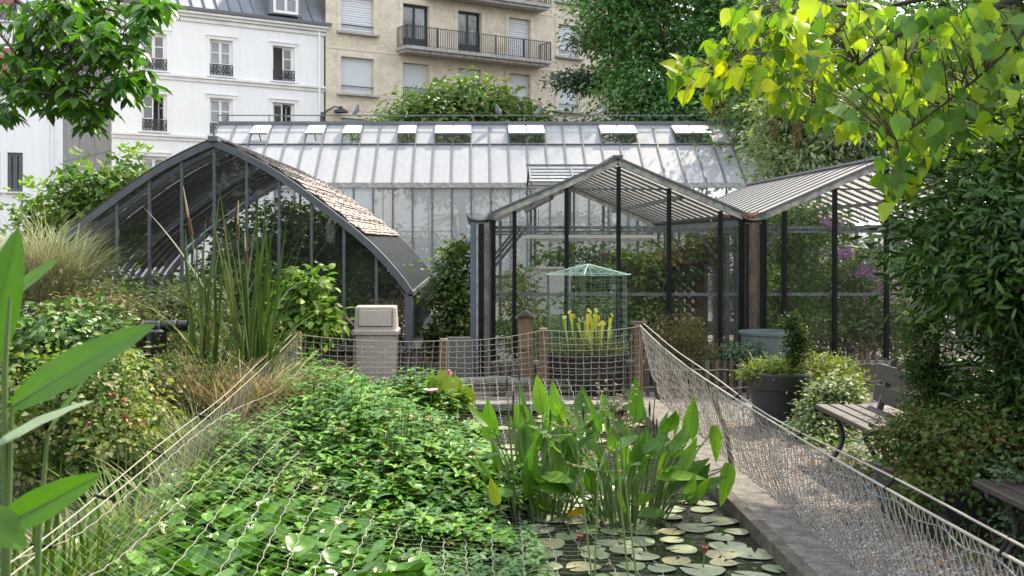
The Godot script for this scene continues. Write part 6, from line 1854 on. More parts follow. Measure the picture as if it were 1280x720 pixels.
func pickerel() -> void:
	var ms := []
	for k in 5: ms.append(solid_leaf("pickerel_%d" % k, [0.11, 0.15, 0.085, 0.20, 0.13][k], [0.25, 0.31, 0.19, 0.37, 0.27][k], [0.035, 0.04, 0.035, 0.05, 0.06][k], lin(0.75, 0.9, 0.25), 0.35))
	var groups := [[0.45, 7.5, 66, 0.38, "clump of broad upright arrow-shaped leaves nearest the shoot bed"], [1.0, 7.35, 80, 0.42, "larger clump of arrow-shaped leaves beside the lily pads"]]
	for g in groups:
		var t := thing("pickerel_clump", g[4], "water plant", Vector3(g[0], WATER, -g[1]), 0, "pickerel weed clumps")
		for k in int(g[2]):
			var a := rng.randf() * TAU
			var q := sqrt(rng.randf())
			var out := Vector3(cos(a), 0, sin(a))
			var root: Vector3 = out * q * g[3] * 0.6
			var h := (0.10 + 0.70 * pow(rng.randf(), 0.85)) * (1.0 - 0.25 * q)
			var tip: Vector3 = out * q * g[3] * 1.15 + Vector3(rng.randfn() * 0.04, h, rng.randfn() * 0.04)
			var mid := root.lerp(tip, 0.55) + Vector3(0, 0.05, 0) - out * 0.02
			obj("stalk", tube_mesh([root, mid, tip], [0.0065, 0.0055, 0.004], 5), M.stem_green, t)
			var dr := ((tip - mid).normalized() * 0.9 + Vector3(0, 0.55, 0) + rdir() * 0.45).normalized()
			var s := rng.randf_range(0.15, 0.27)
			obj("leaf", L.spear if k % 2 else L.spear_b, ms[rng.randi() % 5], t, tip, frame(-out * 0.6 + Vector3(0, 0.55, 0.35) + rdir() * 0.5, dr).scaled(Vector3.ONE * s))
		for k in 7:
			var a := rng.randf() * TAU
			var root := Vector3(cos(a) * 0.15, 0, sin(a) * 0.15)
			var tip := root * 1.4 + Vector3(rng.randfn() * 0.05, rng.randf_range(0.6, 0.92), 0)
			var sk := obj("flower_stalk", tube_mesh([root, root.lerp(tip, 0.5), tip], [0.006, 0.004], 5), M.stem_green, t)
			obj("flower_spike", tube_mesh([tip - Vector3(0, 0.02, 0), tip + Vector3(0, 0.03, 0), tip + Vector3(0, 0.08, 0)], [0.005, 0.009, 0.003], 6), M.wood_dark, sk)
	# single arrow leaves standing out of the water by the edge
	var lone := thing("arrowhead_plant", "few separate arrow-shaped leaves leaning over the timber edge", "water plant", Vector3(1.5, WATER, -8.0))
	for q in [[862, 537, 8.0, 0.20], [892, 556, 8.0, 0.24], [910, 607, 7.6, 0.27], [862, 600, 7.8, 0.15], [833, 585, 7.7, 0.2]]:
		var tip := at(q[0], q[1], q[2]) - Vector3(1.5, WATER, -8.0)
		tip.y += q[3] * 0.45
		var root := Vector3(tip.x * 0.4 - 0.15, 0, tip.z * 0.6)
		obj("stalk", tube_mesh([root, root.lerp(tip, 0.6) + Vector3(0, 0.05, 0), tip], [0.007, 0.0055, 0.004], 5), M.stem_green, lone)
		obj("leaf", L.spear, ms[3], lone, tip, frame(Vector3(rng.randfn() * 0.4, 0.25, 1.0), Vector3(rng.randf_range(-0.3, 0.2), -1, 0.15)).scaled(Vector3.ONE * q[3]))
	var yl := obj("fallen_leaf", L.oval, solid_leaf("yellow_leaf", 0.62, 0.42, 0.02, lin(0.8, 0.6, 0.1)), null, at(733, 640, 7.2), frame(Vector3(0.1, 1, 0.35), Vector3(-1, 0, 0.2)).scaled(Vector3.ONE * 0.13))
	tag(yl, "bright yellow fallen leaf caught on the net below the arrow leaves", "leaf")
	var yl2 := obj("fallen_leaf", L.spear_b, solid_leaf("lime_leaf", 0.30, 0.40, 0.03, lin(0.85, 0.9, 0.2)), null, at(620, 628, 6.75), frame(Vector3(0.35, 0.3, 1), Vector3(-0.2, 1, 0)).scaled(Vector3.ONE * 0.16))
	tag(yl2, "lime yellow pointed leaf sticking up among the small shoots", "leaf")
	# umbels of brownish flowers on tall thin stalks, close to the camera
	var u := thing("flowering_rush", "tall thin stalks with brownish pink flower umbels in front of the arrow leaves", "flower", Vector3(0.49, WATER, -4.3))
	var bp := [mat("umbel_a", lin(0.24, 0.15, 0.095), 0.85), mat("umbel_b", lin(0.31, 0.20, 0.14), 0.85), mat("umbel_c", lin(0.19, 0.13, 0.07), 0.85)]
	for q in [[748, 590, 742, 760, 0.055], [720, 545, 745, 770, 0.05], [775, 545, 800, 760, 0.05], [765, 515, 790, 770, 0.04]]:
		var c := at(q[0], q[1], 4.3) - Vector3(0.49, WATER, -4.3)
		var low := at(q[2], q[3], 4.3) - Vector3(0.49, WATER, -4.3)
		var sk := obj("stalk", tube_mesh([Vector3(low.x, 0, 0), low, c.lerp(low, 0.4), c], [0.005, 0.0045, 0.0035, 0.003], 5), M.stem_green, u)
		for k in 22:
			var dr := (rdir() + Vector3(0, 0.9, 0)).normalized()
			var e := c + dr * rng.randf_range(0.05, 0.1) * 1.3
			obj("flower_ray", tube_mesh([c, c.lerp(e, 0.5) + Vector3(0, 0.004, 0), e], [0.0014, 0.001], 4), M.stem_green, sk)
			obj("floret", lathe([Vector2(0.0, -0.006), Vector2(0.0045, -0.003), Vector2(0.0055, 0.002), Vector2(0.002, 0.006), Vector2(0.0, 0.007)], 7), bp[k % 3], sk, e)

# ---------- beside the path ----------
func path_plants() -> void:
	shrub("variegated_shrub", "rounded silver variegated shrub trailing beside the charcoal pot", Vector3(3.32, 0, -10.3), [[Vector3(0, 0.36, 0), Vector3(0.22, 0.19, 0.22), 80], [Vector3(-0.1, 0.2, 0.1), Vector3(0.25, 0.2, 0.22), 55], [Vector3(-0.25, 0.1, 0.3), Vector3(0.25, 0.1, 0.2), 35]], 24, 0.13, 0.03, 0.06, [Color(0.20, 0.27, 0.14), Color(0.32, 0.37, 0.22), Color(0.12, 0.19, 0.08), Color(0.36, 0.38, 0.22)], L.oval, M.leaf)
	shrub("golden_shrub", "yellow green feathery shrub behind the silver variegated one", Vector3(3.5, 0, -11.2), [[Vector3(0, 0.5, 0), Vector3(0.26, 0.17, 0.22), 70], [Vector3(0.2, 0.36, 0), Vector3(0.25, 0.25, 0.2), 50]], 26, 0.13, 0.025, 0.055, [Color(0.28, 0.30, 0.06), Color(0.20, 0.26, 0.06), Color(0.36, 0.33, 0.07), Color(0.14, 0.20, 0.05)], L.lance, M.leaf, "shrub", "", 0.4)
	# columnar yew in front of the second greenhouse
	shrub("columnar_yew", "narrow dark column of yew standing between the bench and the clipped bush", Vector3(3.14, 0, -7.78), [[Vector3(0, 0.5, 0), Vector3(0.14, 0.5, 0.14), 110], [Vector3(0, 1.05, 0), Vector3(0.11, 0.30, 0.11), 70], [Vector3(0.13, 0.7, 0), Vector3(0.1, 0.45, 0.12), 60]], 34, 0.1, 0.022, 0.045, [Color(0.035, 0.075, 0.02), Color(0.06, 0.11, 0.03), Color(0.09, 0.15, 0.035)], L.lance, M.leaf, "conifer", "", 0.2)
	# clipped bush in a dark trough
	var tr := thing("dark_trough", "charcoal trough under the clipped reddish bush", "planter", Vector3(2.98, 0, -7.0), 0.08)
	obj("box", tapered(0.5, 0.85, 0.58, 0.92, 0.34, 0.03), M.pot_dark, tr)
	shrub("clipped_bush", "low clipped bush with reddish green leaves in a dark trough", Vector3(2.98, 0.33, -7.0), [[Vector3(0, 0.17, 0), Vector3(0.42, 0.24, 0.55), 240], [Vector3(-0.1, 0.0, 0.2), Vector3(0.36, 0.26, 0.4), 110], [Vector3(0.25, 0.2, -0.1), Vector3(0.35, 0.22, 0.4), 80]], 28, 0.11, 0.022, 0.045, [Color(0.075, 0.13, 0.03), Color(0.13, 0.15, 0.04), Color(0.055, 0.10, 0.025), Color(0.19, 0.14, 0.055), Color(0.11, 0.19, 0.04)], L.oval, M.leaf, "bush", "", 0.6)
	shrub("trailing_ivy", "small pale leaved ivy trailing down beside the dark trough", Vector3(2.95, 0, -6.2), [[Vector3(0.1, 0.3, 0), Vector3(0.2, 0.3, 0.15), 40], [Vector3(0.35, 0.14, 0.1), Vector3(0.4, 0.14, 0.25), 50]], 18, 0.12, 0.025, 0.05, [Color(0.11, 0.17, 0.10), Color(0.16, 0.22, 0.14), Color(0.07, 0.12, 0.05)], L.oval, M.leaf, "ivy", "", 0.8)
	var b := Buf.new()
	for k in 16:
		tuft(b, Vector3(rng.randf_range(-0.35, 0.5), 0, rng.randf_range(-2.2, 0.6)), 0.06, 34, 0.12, 0.34, 0.8, [Color(0.14, 0.20, 0.06), Color(0.20, 0.22, 0.08), Color(0.10, 0.15, 0.05)], 0.7)
	blades_plant("path_weeds", "weedy grass along the path edge under the bench", "grass", Vector3(3.0, 0, -6.8), b, L.hair, M.leaf).set_meta("kind", "stuff")
	b = Buf.new()
	for k in 150:
		var c := Vector3(2.92 + rng.randf() * 0.6, 0.03, -rng.randf_range(7.9, 10.2))
		for j in 5:
			b.push(frame(Vector3.UP + rdir() * 0.5, rdir()).scaled(Vector3.ONE * rng.randf_range(0.03, 0.06)), c + Vector3(rng.randfn() * 0.05, rng.randf() * 0.1, rng.randfn() * 0.05), jit(Color(0.11, 0.18, 0.05), 0.3))
	tag(many("ground_weeds", b, L.oval, M.leaf), "low green weeds under the bench and round the pot", "weeds", "", "stuff")
	# the big glossy evergreen closing the right side
	var gl := [Color(0.038, 0.095, 0.018), Color(0.05, 0.115, 0.02), Color(0.075, 0.155, 0.025), Color(0.032, 0.08, 0.018)]
	shrub("evergreen_shrub", "huge glossy dark evergreen shrub overhanging the benches", Vector3(4.3, 0, -7.6),
		[[Vector3(-0.75, 1.75, 0.3), Vector3(0.75, 0.55, 0.8), 330], [Vector3(0.0, 2.25, 0.2), Vector3(0.85, 0.6, 0.9), 310], [Vector3(0.2, 1.2, 0.6), Vector3(0.9, 1.0, 0.9), 420], [Vector3(0.75, 2.7, 0), Vector3(0.95, 0.7, 0.9), 260], [Vector3(-0.1, 0.65, 1.3), Vector3(0.62, 0.65, 0.7), 380], [Vector3(0.1, 0.5, 2.4), Vector3(0.8, 0.8, 0.8), 380], [Vector3(-0.45, 0.75, 0.2), Vector3(0.5, 0.7, 0.6), 240], [Vector3(0.4, 1.5, -1.5), Vector3(0.9, 1.1, 0.8), 240], [Vector3(-0.35, 0.25, 1.6), Vector3(0.45, 0.3, 0.9), 120], [Vector3(0.45, 1.6, 2.0), Vector3(0.8, 0.9, 0.8), 260], [Vector3(0.9, 1.0, -0.3), Vector3(0.9, 1.2, 0.8), 260]],
		38, 0.26, 0.055, 0.11, gl, leaf_mesh([0.0, 0.2, 0.5, 0.8, 1.0], [0.01, 0.09, 0.13, 0.10, 0.0], 0.3, 0.2), M.leaf_gloss, "shrub", "", 0.55, 0.1, 30)

# ---------- nets and ropes ----------
func strand(st: SurfaceTool, pts: Array, r: float, sides := 4) -> void:
	tube(st, pts, [r], sides, false)

# a knotted net hung between a top line and a foot line; both are arrays of equal length
func hung_net(t: Node3D, top: Array, foot: Array, rows: int, r: float, bulge: Vector3, diamond: bool) -> void:
	var n := top.size()
	var st := st_new()
	var knot := []
	for i in n:
		var col := []
		for j in rows + 1:
			var f := float(j) / rows
			var p: Vector3 = (top[i] as Vector3).lerp(foot[i], f)
			if diamond and j % 2 == 1 and i < n - 1:
				p = p.lerp((top[i + 1] as Vector3).lerp(foot[i + 1], f), 0.5)
			p += bulge * sin(f * PI) * (0.7 + 0.3 * sin(i * 0.37)) + rdir() * 0.006
			col.append(p)
		knot.append(col)
	for i in n:
		if diamond:
			for j in rows:
				strand(st, [knot[i][j], knot[i][j + 1]], r, 3)
				if j % 2 == 0 and i > 0: strand(st, [knot[i][j], knot[i - 1][j + 1]], r, 3)
				if j % 2 == 1 and i < n - 1: strand(st, [knot[i][j], knot[i + 1][j + 1]], r, 3)
		else:
			strand(st, knot[i], r * 1.15, 4)
			if i < n - 1:
				for j in range(1, rows + 1):
					var m: Vector3 = ((knot[i][j] as Vector3) + knot[i + 1][j]) * 0.5 + Vector3(0, -0.008, 0)
					strand(st, [knot[i][j], m, knot[i + 1][j]], r, 3)
	if diamond:
		for i in n:
			for j in range(1, rows):
				if (knot[i][j] as Vector3).z > -9.0: box(st, knot[i][j], Vector3.ONE * r * 3.4, Basis.from_euler(Vector3(i, j, i + j)))
	var o := obj("mesh", st.commit(), M.rope, t)
	o.set_meta("kind", "stuff")

func line(a: Vector3, b: Vector3, n: int, sag: float) -> Array:
	var out := []
	for i in n + 1:
		var f := float(i) / n
		out.append(a.lerp(b, f) - Vector3(0, sag * 4 * f * (1 - f), 0))
	return out

func nets() -> void:
	# along the path
	var t := thing("path_net", "white knotted rope net hung along the path side of the pond", "net", Vector3.ZERO)
	var top := line(Vector3(1.83, 0.87, -12.2), Vector3(1.84, 0.70, -8.75), 58, 0.03)
	top.append_array(line(Vector3(1.84, 0.70, -8.69), Vector3(1.92, 0.69, -3.0), 94, 0.03))
	var foot := []
	for p in top: foot.append(Vector3(2.055 + 0.015 * sin(p.z * 3), 0.03, p.z))
	hung_net(t, top, foot, 10, 0.0021, Vector3(-0.03, -0.03, 0), true)
	obj("top_rope", tube_mesh(top, [0.0065], 6), M.rope, t)
	var second := []
	for p in top: second.append(p + Vector3(0.03 + 0.012 * sin(p.z * 2.0), 0.035 + 0.02 * sin(p.z * 1.1), 0))
	obj("second_rope", tube_mesh(second, [0.005], 6), M.rope, t)
	var gr := []
	for i in range(60, 150): gr.append(top[i] + Vector3(0.012 * sin(i * 0.8), -0.035 - 0.02 * absf(sin(i * 0.42)), 0.0))
	obj("green_rope", tube_mesh(gr, [0.0035], 5), M.rope_green, t)
	for i in [72, 96, 118, 136]:
		obj("rope_tie", tube_mesh([top[i] + Vector3(-0.01, -0.012, 0), second[i] + Vector3(0.01, 0.01, 0.01)], [0.009], 6), M.bar_black, t)
	# along the end of the pond
	t = thing("end_net", "white square-mesh rope net strung between the posts at the pond end", "net", Vector3.ZERO)
	var tops := [Vector3(-1.92, 0.76, -12.34), Vector3(-0.34, 0.68, -12.44), Vector3(0.785, 0.81, -12.29), Vector3(1.83, 0.86, -12.19)]
	for k in 3:
		var n := int(tops[k].distance_to(tops[k + 1]) / 0.085)
		top = line(tops[k], tops[k + 1], n, 0.035)
		foot = []
		for p in top: foot.append(Vector3(p.x + 0.03 * sin(p.x * 3), 0.05, -12.12))
		hung_net(t, top, foot, 12, 0.0019, Vector3(0, -0.02, 0.02), false)
		obj("top_rope", tube_mesh(top, [0.0045], 5), M.rope, t)
	# along the bank
	t = thing("bank_net", "white rope net with twin top ropes along the planted bank", "net", Vector3.ZERO)
	top = line(Vector3(-1.92, 0.77, -12.34), Vector3(-1.63, 0.60, -3.2), 90, 0.06)
	foot = []
	for p in top: foot.append(Vector3(-1.99 + 0.015 * sin(p.z * 3), 0.02, p.z))
	hung_net(t, top.slice(0, 62), foot.slice(0, 62), 6, 0.0013, Vector3(0.02, -0.03, 0), true)
	obj("top_rope", tube_mesh(top, [0.003], 6), M.rope, t)
	second = []
	for p in top: second.append(p + Vector3(-0.06, 0.01 + 0.012 * sin(p.z * 1.7), 0))
	obj("second_rope", tube_mesh(second, [0.003], 6), M.rope, t)
	for i in [48, 60, 70, 78, 84]:
		obj("rope_tie", tube_mesh([top[i] + Vector3(0.012, -0.006, 0), second[i] + Vector3(-0.012, 0.006, 0)], [0.008], 6), M.bar_black, t)
	# across the pond
	t = thing("pond_net", "slack rope net stretched flat over the pond plants", "net", Vector3.ZERO)
	var warp := st_new()
	var weft := st_new()
	var cols := 19
	var rows := 92
	var g := []
	for i in cols:
		var col := []
		var x := lerpf(-1.66, 1.04, i / (cols - 1.0))
		for j in rows:
			var d := lerpf(3.4, 12.1, j / (rows - 1.0))
			var u := (x + 1.66) / 2.7 * 0.8
			var y := 0.56 * pow(absf(u - 0.62) / 0.62, 3.2) if u < 0.62 else -0.02
			y += WATER + 0.07 + 0.05 * sin(d * 1.3 + x)
			y = lerpf(y, 0.30, smoothstep(10.2, 12.1, d))
			y = lerpf(y, y + 0.12, smoothstep(5.0, 3.4, d))
			col.append(Vector3(x + (0.006 if j % 2 else -0.006) + 0.03 * sin(d * 0.9 + i), y, -d))
		g.append(col)
	for i in cols:
		strand(warp, g[i], 0.0019, 4)
	for j in rows:
		var pts := []
		for i in cols:
			pts.append(g[i][j])
			if i < cols - 1: pts.append(((g[i][j] as Vector3) + g[i + 1][j]) * 0.5 + Vector3(0, -0.006, 0))
		strand(weft, pts, 0.0007, 3)
	obj("warp", warp.commit(), M.rope, t).set_meta("kind", "stuff")
	obj("weft", weft.commit(), mat("twine", lin(0.26, 0.28, 0.20), 0.9), t).set_meta("kind", "stuff")

# ---------- trees reaching in from outside ----------
func nearest(limbs: Array, p: Vector3) -> Vector3:
	var best := Vector3.ZERO
	var bd := 1e9
	for l in limbs:
		for q in l:
			var d: float = (q as Vector3).distance_squared_to(p)
			if d < bd:
				bd = d
				best = q
	return best

func finer(pts: Array, n := 4) -> Array:
	var c := Curve3D.new()
	for i in pts.size():
		var tan: Vector3 = (pts[mini(i + 1, pts.size() - 1)] - pts[maxi(i - 1, 0)]) * 0.18
		c.add_point(pts[i], -tan, tan)
	var out := []
	var l := c.get_baked_length()
	var k := pts.size() * n
	for i in k + 1: out.append(c.sample_baked(l * i / k))
	return out

func overhanging_trees() -> void:
	var t := thing("catalpa_tree", "overhanging tree with large backlit lime green heart-shaped leaves", "tree", Vector3(6.6, 0, -8.6))
	var o := t.position
	var px := [[[1280, -5, 8.2], [1195, 27, 8.0], [1127, 41, 7.9], [1073, 81, 7.8]], [[1300, -30, 8.6], [1138, 2, 8.4], [1094, 11, 8.3], [1033, 7, 8.2], [975, 22, 8.1], [928, 67, 8.0], [900, 90, 7.9]], [[1240, 30, 8.1], [1235, 90, 8.0], [1199, 162, 7.9], [1167, 238, 7.8]], [[1228, 30, 8.1], [1203, 101, 8.2], [1199, 155, 8.2]], [[1073, 10, 8.3], [1022, 72, 8.2], [1015, 141, 8.1]], [[1150, 36, 7.9], [1130, 90, 7.6], [1108, 173, 7.5]], [[1290, 30, 7.4], [1230, 90, 7.3], [1180, 130, 7.3], [1120, 175, 7.2]], [[1320, 0, 9.2], [1200, 60, 9.2], [1100, 120, 9.2], [1050, 150, 9.2]]]
	var limbs := []
	for l in px:
		var pts := []
		for q in l: pts.append(at(q[0], q[1], q[2]) - o)
		limbs.append(finer(pts))
	obj("trunk", tube_mesh(finer([Vector3(0, -0.05, 0), Vector3(0.1, 1.5, 0.1), Vector3(0.0, 3.2, 0), Vector3(-0.3, 4.4, 0.1)]), [0.2, 0.18, 0.17, 0.16, 0.15, 0.14, 0.13, 0.12], 12), M.bark, t)
	var rads := [[0.035, 0.012], [0.025, 0.006], [0.014, 0.004], [0.012, 0.004], [0.012, 0.004], [0.012, 0.004], [0.014, 0.004], [0.016, 0.005]]
	for i in limbs.size():
		var r := []
		for k in limbs[i].size(): r.append(lerpf(rads[i][0], rads[i][1], k / float(limbs[i].size() - 1)))
		obj("limb", tube_mesh(limbs[i], r, 7), M.bark, t)
	obj("limb", tube_mesh(finer([Vector3(-0.2, 4.1, 0.1), Vector3(-1.0, 4.2, 0.3), limbs[0][0]]), [0.09, 0.075, 0.06, 0.05, 0.045, 0.04, 0.036], 8), M.bark, t)
	obj("limb", tube_mesh(finer([Vector3(-0.3, 4.3, 0.0), Vector3(-1.2, 4.35, 0.0), limbs[1][0]]), [0.07, 0.06, 0.05, 0.04, 0.03, 0.026], 8), M.bark, t)
	obj("limb", tube_mesh(finer([Vector3(-0.2, 4.2, 0.2), Vector3(-1.4, 4.0, 0.9), limbs[6][0]]), [0.06, 0.05, 0.04, 0.03, 0.02, 0.015], 8), M.bark, t)
	obj("limb", tube_mesh(finer([Vector3(-0.2, 4.2, -0.1), Vector3(-1.0, 4.2, -0.5), limbs[7][0]]), [0.06, 0.05, 0.04, 0.03, 0.02, 0.016], 8), M.bark, t)
	for i in [2, 3]:
		obj("limb", tube_mesh([nearest([limbs[0]], limbs[i][0]), limbs[i][0]], [0.015, 0.013], 6), M.bark, t)
	var ms := []
	for k in 6: ms.append(solid_leaf("catalpa_%d" % k, [0.33, 0.41, 0.22, 0.48, 0.20, 0.11][k], [0.47, 0.52, 0.37, 0.56, 0.36, 0.22][k], [0.018, 0.018, 0.02, 0.02, 0.05, 0.025][k], lin(0.92, 1.0, 0.28), 0.5))  # the darker tones are painted in as shaded leaves
	var zones := [[885, 95, 50, 35, 26], [950, 60, 62, 50, 52], [1005, 110, 48, 48, 36], [1055, 50, 80, 52, 62], [1105, 115, 70, 45, 46], [1175, 85, 80, 75, 86], [1240, 55, 48, 60, 44], [1150, 180, 55, 45, 40], [1122, 232, 24, 32, 16], [1045, 145, 30, 22, 12], [1235, 130, 40, 36, 26], [1020, 20, 120, 25, 34], [1255, 190, 30, 40, 14], [1215, 30, 70, 30, 30]]
	var made := 0
	var rest := Buf.new()
	var tw := st_new()
	for z in zones:
		for k in int(z[4] * 2.3):
			var a := rng.randf() * TAU
			var q := pow(rng.randf(), 0.55)
			var d := rng.randf_range(7.0, 9.4)
			var p := at(z[0] + cos(a) * q * z[2], z[1] + sin(a) * q * z[3], d) - o
			var s := rng.randf_range(0.075, 0.14)
			var dr := (Vector3(rng.randfn() * 0.35 - 0.1, -0.85, rng.randfn() * 0.4)).normalized()
			if rng.randf() < 0.25: dr = (Vector3(rng.randfn(), -0.2, rng.randfn())).normalized()
			var nm := (Vector3(rng.randfn() * 0.6, 0.45, rng.randfn() * 0.4 + (0.7 if rng.randf() < 0.7 else -0.7))).normalized()
			var bs := frame(nm, dr).scaled(Vector3.ONE * s) * Basis.from_scale(Vector3(rng.randf_range(0.85, 1.2), rng.randf_range(0.6, 1.6), 1.0))
			if made < 300:
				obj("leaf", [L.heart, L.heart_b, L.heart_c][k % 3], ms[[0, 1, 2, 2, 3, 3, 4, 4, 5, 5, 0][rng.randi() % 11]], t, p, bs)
				made += 1
			else:
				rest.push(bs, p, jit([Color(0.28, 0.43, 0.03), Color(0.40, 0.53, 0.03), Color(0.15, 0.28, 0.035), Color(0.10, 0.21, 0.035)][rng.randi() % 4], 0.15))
			if k % 3 == 0:
				var nb := nearest(limbs, p)
				var e := p - bs.z * 0.3
				var mid := nb.lerp(e, 0.5) + Vector3(0, 0.05, 0)
				tube(tw, [nb, mid, e], [0.006, 0.004, 0.0025], 5, false)
	# the crown above the frame
	sprays(rest, [[Vector3(-1.4, 4.9, 0.2), Vector3(1.7, 0.8, 1.5), 60], [Vector3(0.6, 5.2, -0.3), Vector3(1.6, 1.0, 1.6), 60]], 15, 0.8, 0.14, 0.22, [Color(0.17, 0.29, 0.035), Color(0.23, 0.35, 0.035)], 0.7, 0.3)
	for k in 10:
		obj("limb", limb(Vector3(-0.3, 4.3, 0.1), Vector3(rng.randf_range(-2.6, 1.6), rng.randf_range(4.8, 5.8), rng.randf_range(-1.4, 1.4)), 0.05, 0.01, 0.08), M.bark, t)
	obj("twigs", tw.commit(), M.twig, t).set_meta("kind", "stuff")
	many("leaves", rest, L.heart, mat("leaf_lime", Color.WHITE, 0.5, {"vc": true, "back": lin(0.92, 1.0, 0.28), "spec": 0.45}), t)
	var pod := mat("pod", lin(0.16, 0.085, 0.04), 0.8)
	for k in 16:
		var p := at(rng.randf_range(955, 1000), rng.randf_range(120, 160), rng.randf_range(7.9, 8.4)) - o
		if k > 9: p = at(rng.randf_range(870, 930), rng.randf_range(85, 125), rng.randf_range(7.8, 8.2)) - o
		var l := rng.randf_range(0.16, 0.3)
		obj("pod", tube_mesh([p, p + Vector3(0.008, -l * 0.5, 0.005), p + Vector3(rng.randfn() * 0.02, -l, 0)], [0.0045, 0.005, 0.002], 5), pod, t)

	# the tree reaching in over the white buildings
	t = thing("ash_tree", "overhanging tree with drooping dark green leaflets in front of the white buildings", "tree", Vector3(-5.6, 0, -7.2))
	o = t.position
	px = [[[-60, -60, 7.3], [20, 0, 7.2], [60, 40, 7.1], [95, 90, 7.0], [120, 130, 7.0]], [[-60, -70, 7.3], [60, -20, 7.4], [130, 10, 7.4], [185, 25, 7.3]], [[20, 0, 7.2], [80, 40, 7.3], [140, 70, 7.3], [175, 110, 7.3]], [[-60, -20, 6.8], [-10, 30, 6.8], [25, 75, 6.7], [55, 120, 6.7]], [[-60, 60, 6.6], [-20, 80, 6.5], [10, 120, 6.5]]]
	limbs = []
	for l in px:
		var pts := []
		for q in l: pts.append(at(q[0], q[1], q[2]) - o)
		limbs.append(finer(pts))
	obj("trunk", tube_mesh(finer([Vector3(0, -0.05, 0), Vector3(0.05, 1.5, 0), Vector3(0.25, 3.0, 0), Vector3(0.6, 4.2, 0)]), [0.16, 0.15, 0.14, 0.13, 0.12, 0.11, 0.1], 12), M.bark, t)
	for i in limbs.size():
		var r := []
		for k in limbs[i].size(): r.append(lerpf(0.016, 0.004, k / float(limbs[i].size() - 1)))
		obj("limb", tube_mesh(limbs[i], r, 7), M.bark, t)
		if i != 2: obj("limb", tube_mesh(finer([Vector3(0.45, 3.4 + 0.1 * i, 0), Vector3(0.9, 3.5, 0.05 * i), limbs[i][0]]), [0.05, 0.045, 0.04, 0.03, 0.025, 0.018], 7), M.bark, t)
	ms = []
	for k in 4: ms.append(solid_leaf("ash_leaf_%d" % k, [0.055, 0.075, 0.04, 0.12][k], [0.14, 0.18, 0.10, 0.26][k], [0.025, 0.03, 0.025, 0.03][k], lin(0.75, 0.95, 0.22), 0.38))
	zones = [[15, 55, 35, 40, 11], [60, 20, 60, 35, 24], [130, 25, 60, 40, 30], [185, 15, 26, 26, 13], [90, 75, 50, 30, 22], [140, 85, 38, 40, 24], [172, 112, 20, 24, 11], [50, 95, 50, 25, 18], [80, 128, 45, 25, 18], [112, 145, 26, 24, 10], [10, 150, 18, 22, 6], [25, 120, 22, 20, 8]]
	made = 0
	rest = Buf.new()
	tw = st_new()
	for z in zones:
		for k in int(z[4] * 1.6):
			var a := rng.randf() * TAU
			var q := pow(rng.randf(), 0.6)
			var d := rng.randf_range(6.3, 8.0)
			var p := at(z[0] + cos(a) * q * z[2], z[1] + sin(a) * q * z[3] - 8, d) - o
			var nb := nearest(limbs, p)
			tube(tw, [nb, nb.lerp(p, 0.5) + Vector3(0, 0.03, 0), p], [0.004, 0.003, 0.002], 4, false)
			for j in 6:
				var b := TAU * j / 6.0 + rng.randf() * 0.6
				var dr := Vector3(cos(b) * 0.65 + 0.15, rng.randf_range(-1.0, -0.25), sin(b) * 0.65).normalized()
				var s := rng.randf_range(0.085, 0.145)
				var bs := frame(Vector3(-dr.x * 0.2, 0.9, -dr.z * 0.2) + Vector3(dr.x, 0.2, dr.z) * 0.6 + rdir() * 0.35, dr).scaled(Vector3.ONE * s)
				if made < 300:
					obj("leaflet", L.leaflet if j % 2 else L.leaflet_b, ms[[0, 0, 1, 2, 1, 3][rng.randi() % 6]], t, p, bs)
					made += 1
				else:
					rest.push(bs, p, jit([Color(0.055, 0.14, 0.025), Color(0.075, 0.18, 0.03), Color(0.04, 0.10, 0.025), Color(0.11, 0.24, 0.03)][rng.randi() % 4], 0.2))
	obj("twigs", tw.commit(), M.twig, t).set_meta("kind", "stuff")
	many("leaves", rest, L.leaflet, mat("leaf_ash", Color.WHITE, 0.38, {"vc": true, "back": lin(0.75, 0.95, 0.22), "spec": 0.45}), t)

# ---------- close to the camera ----------
func long_leaf(t: Node3D, a: Vector3, b: Vector3, w: float, n: Vector3, m: Material, arch := 0.08) -> MeshInstance3D:
	# a pointed blade from a to b: a raised midrib, curved halves and a slightly wavy margin
	var o := t.position
	var l := a.distance_to(b)
	var st := st_new()
	st.set_smooth_group(1)
	var rows := []
	var ph := rng.randf() * TAU
	for i in 19:
		var f := i / 18.0
		var hw := w / l * 0.5 * pow(maxf(0.0, sin(PI * pow(clampf(f * 0.965 + 0.03, 0.0, 1.0), 0.8))), 0.75) if i < 18 else 0.0
		var row := []
		for k in 7:
			var u := (k - 3) / 3.0
			row.append(Vector3(u * hw, -arch * f * f + hw * (0.34 * absf(u) - 0.16 * u * u) + 0.004 * sin(f * 17.0 + ph + u * 2.0) * absf(u), f))
		rows.append(row)
	for i in 18:
		for k in 6:
			for v in [rows[i][k], rows[i][k + 1], rows[i + 1][k + 1]]: st.add_vertex(v)
			if i < 17: for v in [rows[i][k], rows[i + 1][k + 1], rows[i + 1][k]]: st.add_vertex(v)
	st.generate_normals()
	st.index()
	var lf := obj("leaf", st.commit(), m, t, a - o, frame(n, b - a).scaled(Vector3.ONE * l))
	var rib := []
	for i in 13:
		var f := i / 12.0 * 0.96
		rib.append(Vector3(0, -arch * f * f - 0.002, f))
	obj("midrib", tube_mesh(rib, [0.011, 0.009, 0.008, 0.007, 0.006, 0.005, 0.004, 0.003, 0.002], 6), M.stem_green, lf)
	return lf

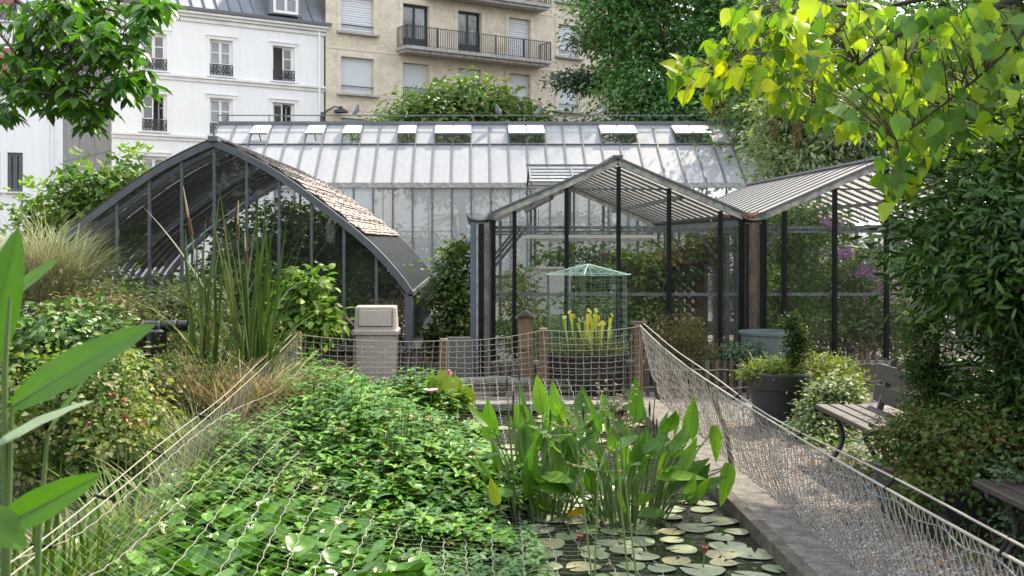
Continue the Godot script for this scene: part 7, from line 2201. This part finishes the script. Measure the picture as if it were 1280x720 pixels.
func thalia_leaf(called: String, c: Color, back: Color) -> StandardMaterial3D:
	return mat(called, c, 0.38, {"back": back, "tex": noise_tex("veins", 0.03, 3, 0.80, 1.0, 83), "scale": Vector3(14, 14, 0.5), "world": false, "spec": 0.45})

func foreground() -> void:
	var t := thing("thalia_plant", "tall water plant with big pointed green leaves in the near corner", "plant", Vector3(-1.45, WATER, -2.9))
	var g1 := thalia_leaf("thalia_a", lin(0.12, 0.29, 0.02), lin(0.8, 0.95, 0.15))
	var g2 := thalia_leaf("thalia_b", lin(0.14, 0.30, 0.03), lin(0.8, 0.95, 0.15))
	var g3 := thalia_leaf("thalia_c", lin(0.24, 0.33, 0.20), lin(0.4, 0.5, 0.2))
	var d := 2.9
	long_leaf(t, at(15, 508, d), at(168, 386, d - 0.05), 0.115, Vector3(-0.35, 0.55, 0.9), g1)
	long_leaf(t, at(-22, 470, d + 0.1), at(17, 288, d), 0.11, Vector3(0.4, 0.2, 1.0), g1, 0.03)
	long_leaf(t, at(-6, 560, d - 0.1), at(113, 488, d + 0.1), 0.07, Vector3(-0.3, 1.0, 0.35), g3, 0.12)
	long_leaf(t, at(-8, 662, d - 0.2), at(136, 622, d), 0.085, Vector3(-0.1, 0.35, 1.0), g1, -0.06)
	long_leaf(t, at(-25, 640, d - 0.2), at(34, 690, d - 0.2), 0.09, Vector3(0.1, 0.6, 0.8), g2)
	long_leaf(t, at(12, 372, d + 0.5), at(68, 318, d + 0.5), 0.055, Vector3(-0.4, 0.5, 0.8), g2)
	long_leaf(t, at(60, 540, d + 0.3), at(128, 458, d + 0.4), 0.02, Vector3(-0.4, 0.5, 0.8), g2)
	var o := t.position
	for q in [[15, 508, 6, 760], [-12, 470, -14, 760], [-6, 560, -12, 760], [12, 372, 2, 520], [-8, 662, -10, 760], [60, 540, 40, 760]]:
		var a := at(q[0], q[1], d) - o
		var b := at(q[2], q[3], d) - o
		b.y = minf(b.y, a.y)
		obj("stalk", tube_mesh([Vector3(b.x, 0, b.z), b.lerp(a, 0.4), a], [0.011, 0.009, 0.005], 8), M.stem_green, t)
	# rushes below them
	var gs := []
	for k in 3: gs.append(solid_leaf("rush_%d" % k, [0.07, 0.10, 0.13][k], [0.15, 0.19, 0.21][k], 0.03, lin(0.7, 0.9, 0.2)))
	var r := thing("rush_clump", "clump of upright strap leaves at the bank below the big leaves", "rushes", Vector3(-1.72, WATER, -4.1))
	var vs := [blade_mesh(0.028, 0.12, 8), blade_mesh(0.024, 0.3, 8, 0.1), blade_mesh(0.022, 0.05, 7)]
	for k in 110:
		var p := Vector3(rng.randf_range(-0.5, 0.12), 0, rng.randf_range(-1.5, 0.4))
		var h := rng.randf_range(0.35, 0.8)
		obj("leaf", vs[k % 3], gs[rng.randi() % 3], r, p, Basis(Vector3.UP, rng.randf() * TAU) * Basis(Vector3.RIGHT, rng.randf_range(0.0, 0.3)) * Basis.from_scale(Vector3(rng.randf_range(0.7, 1.3), h, h)))
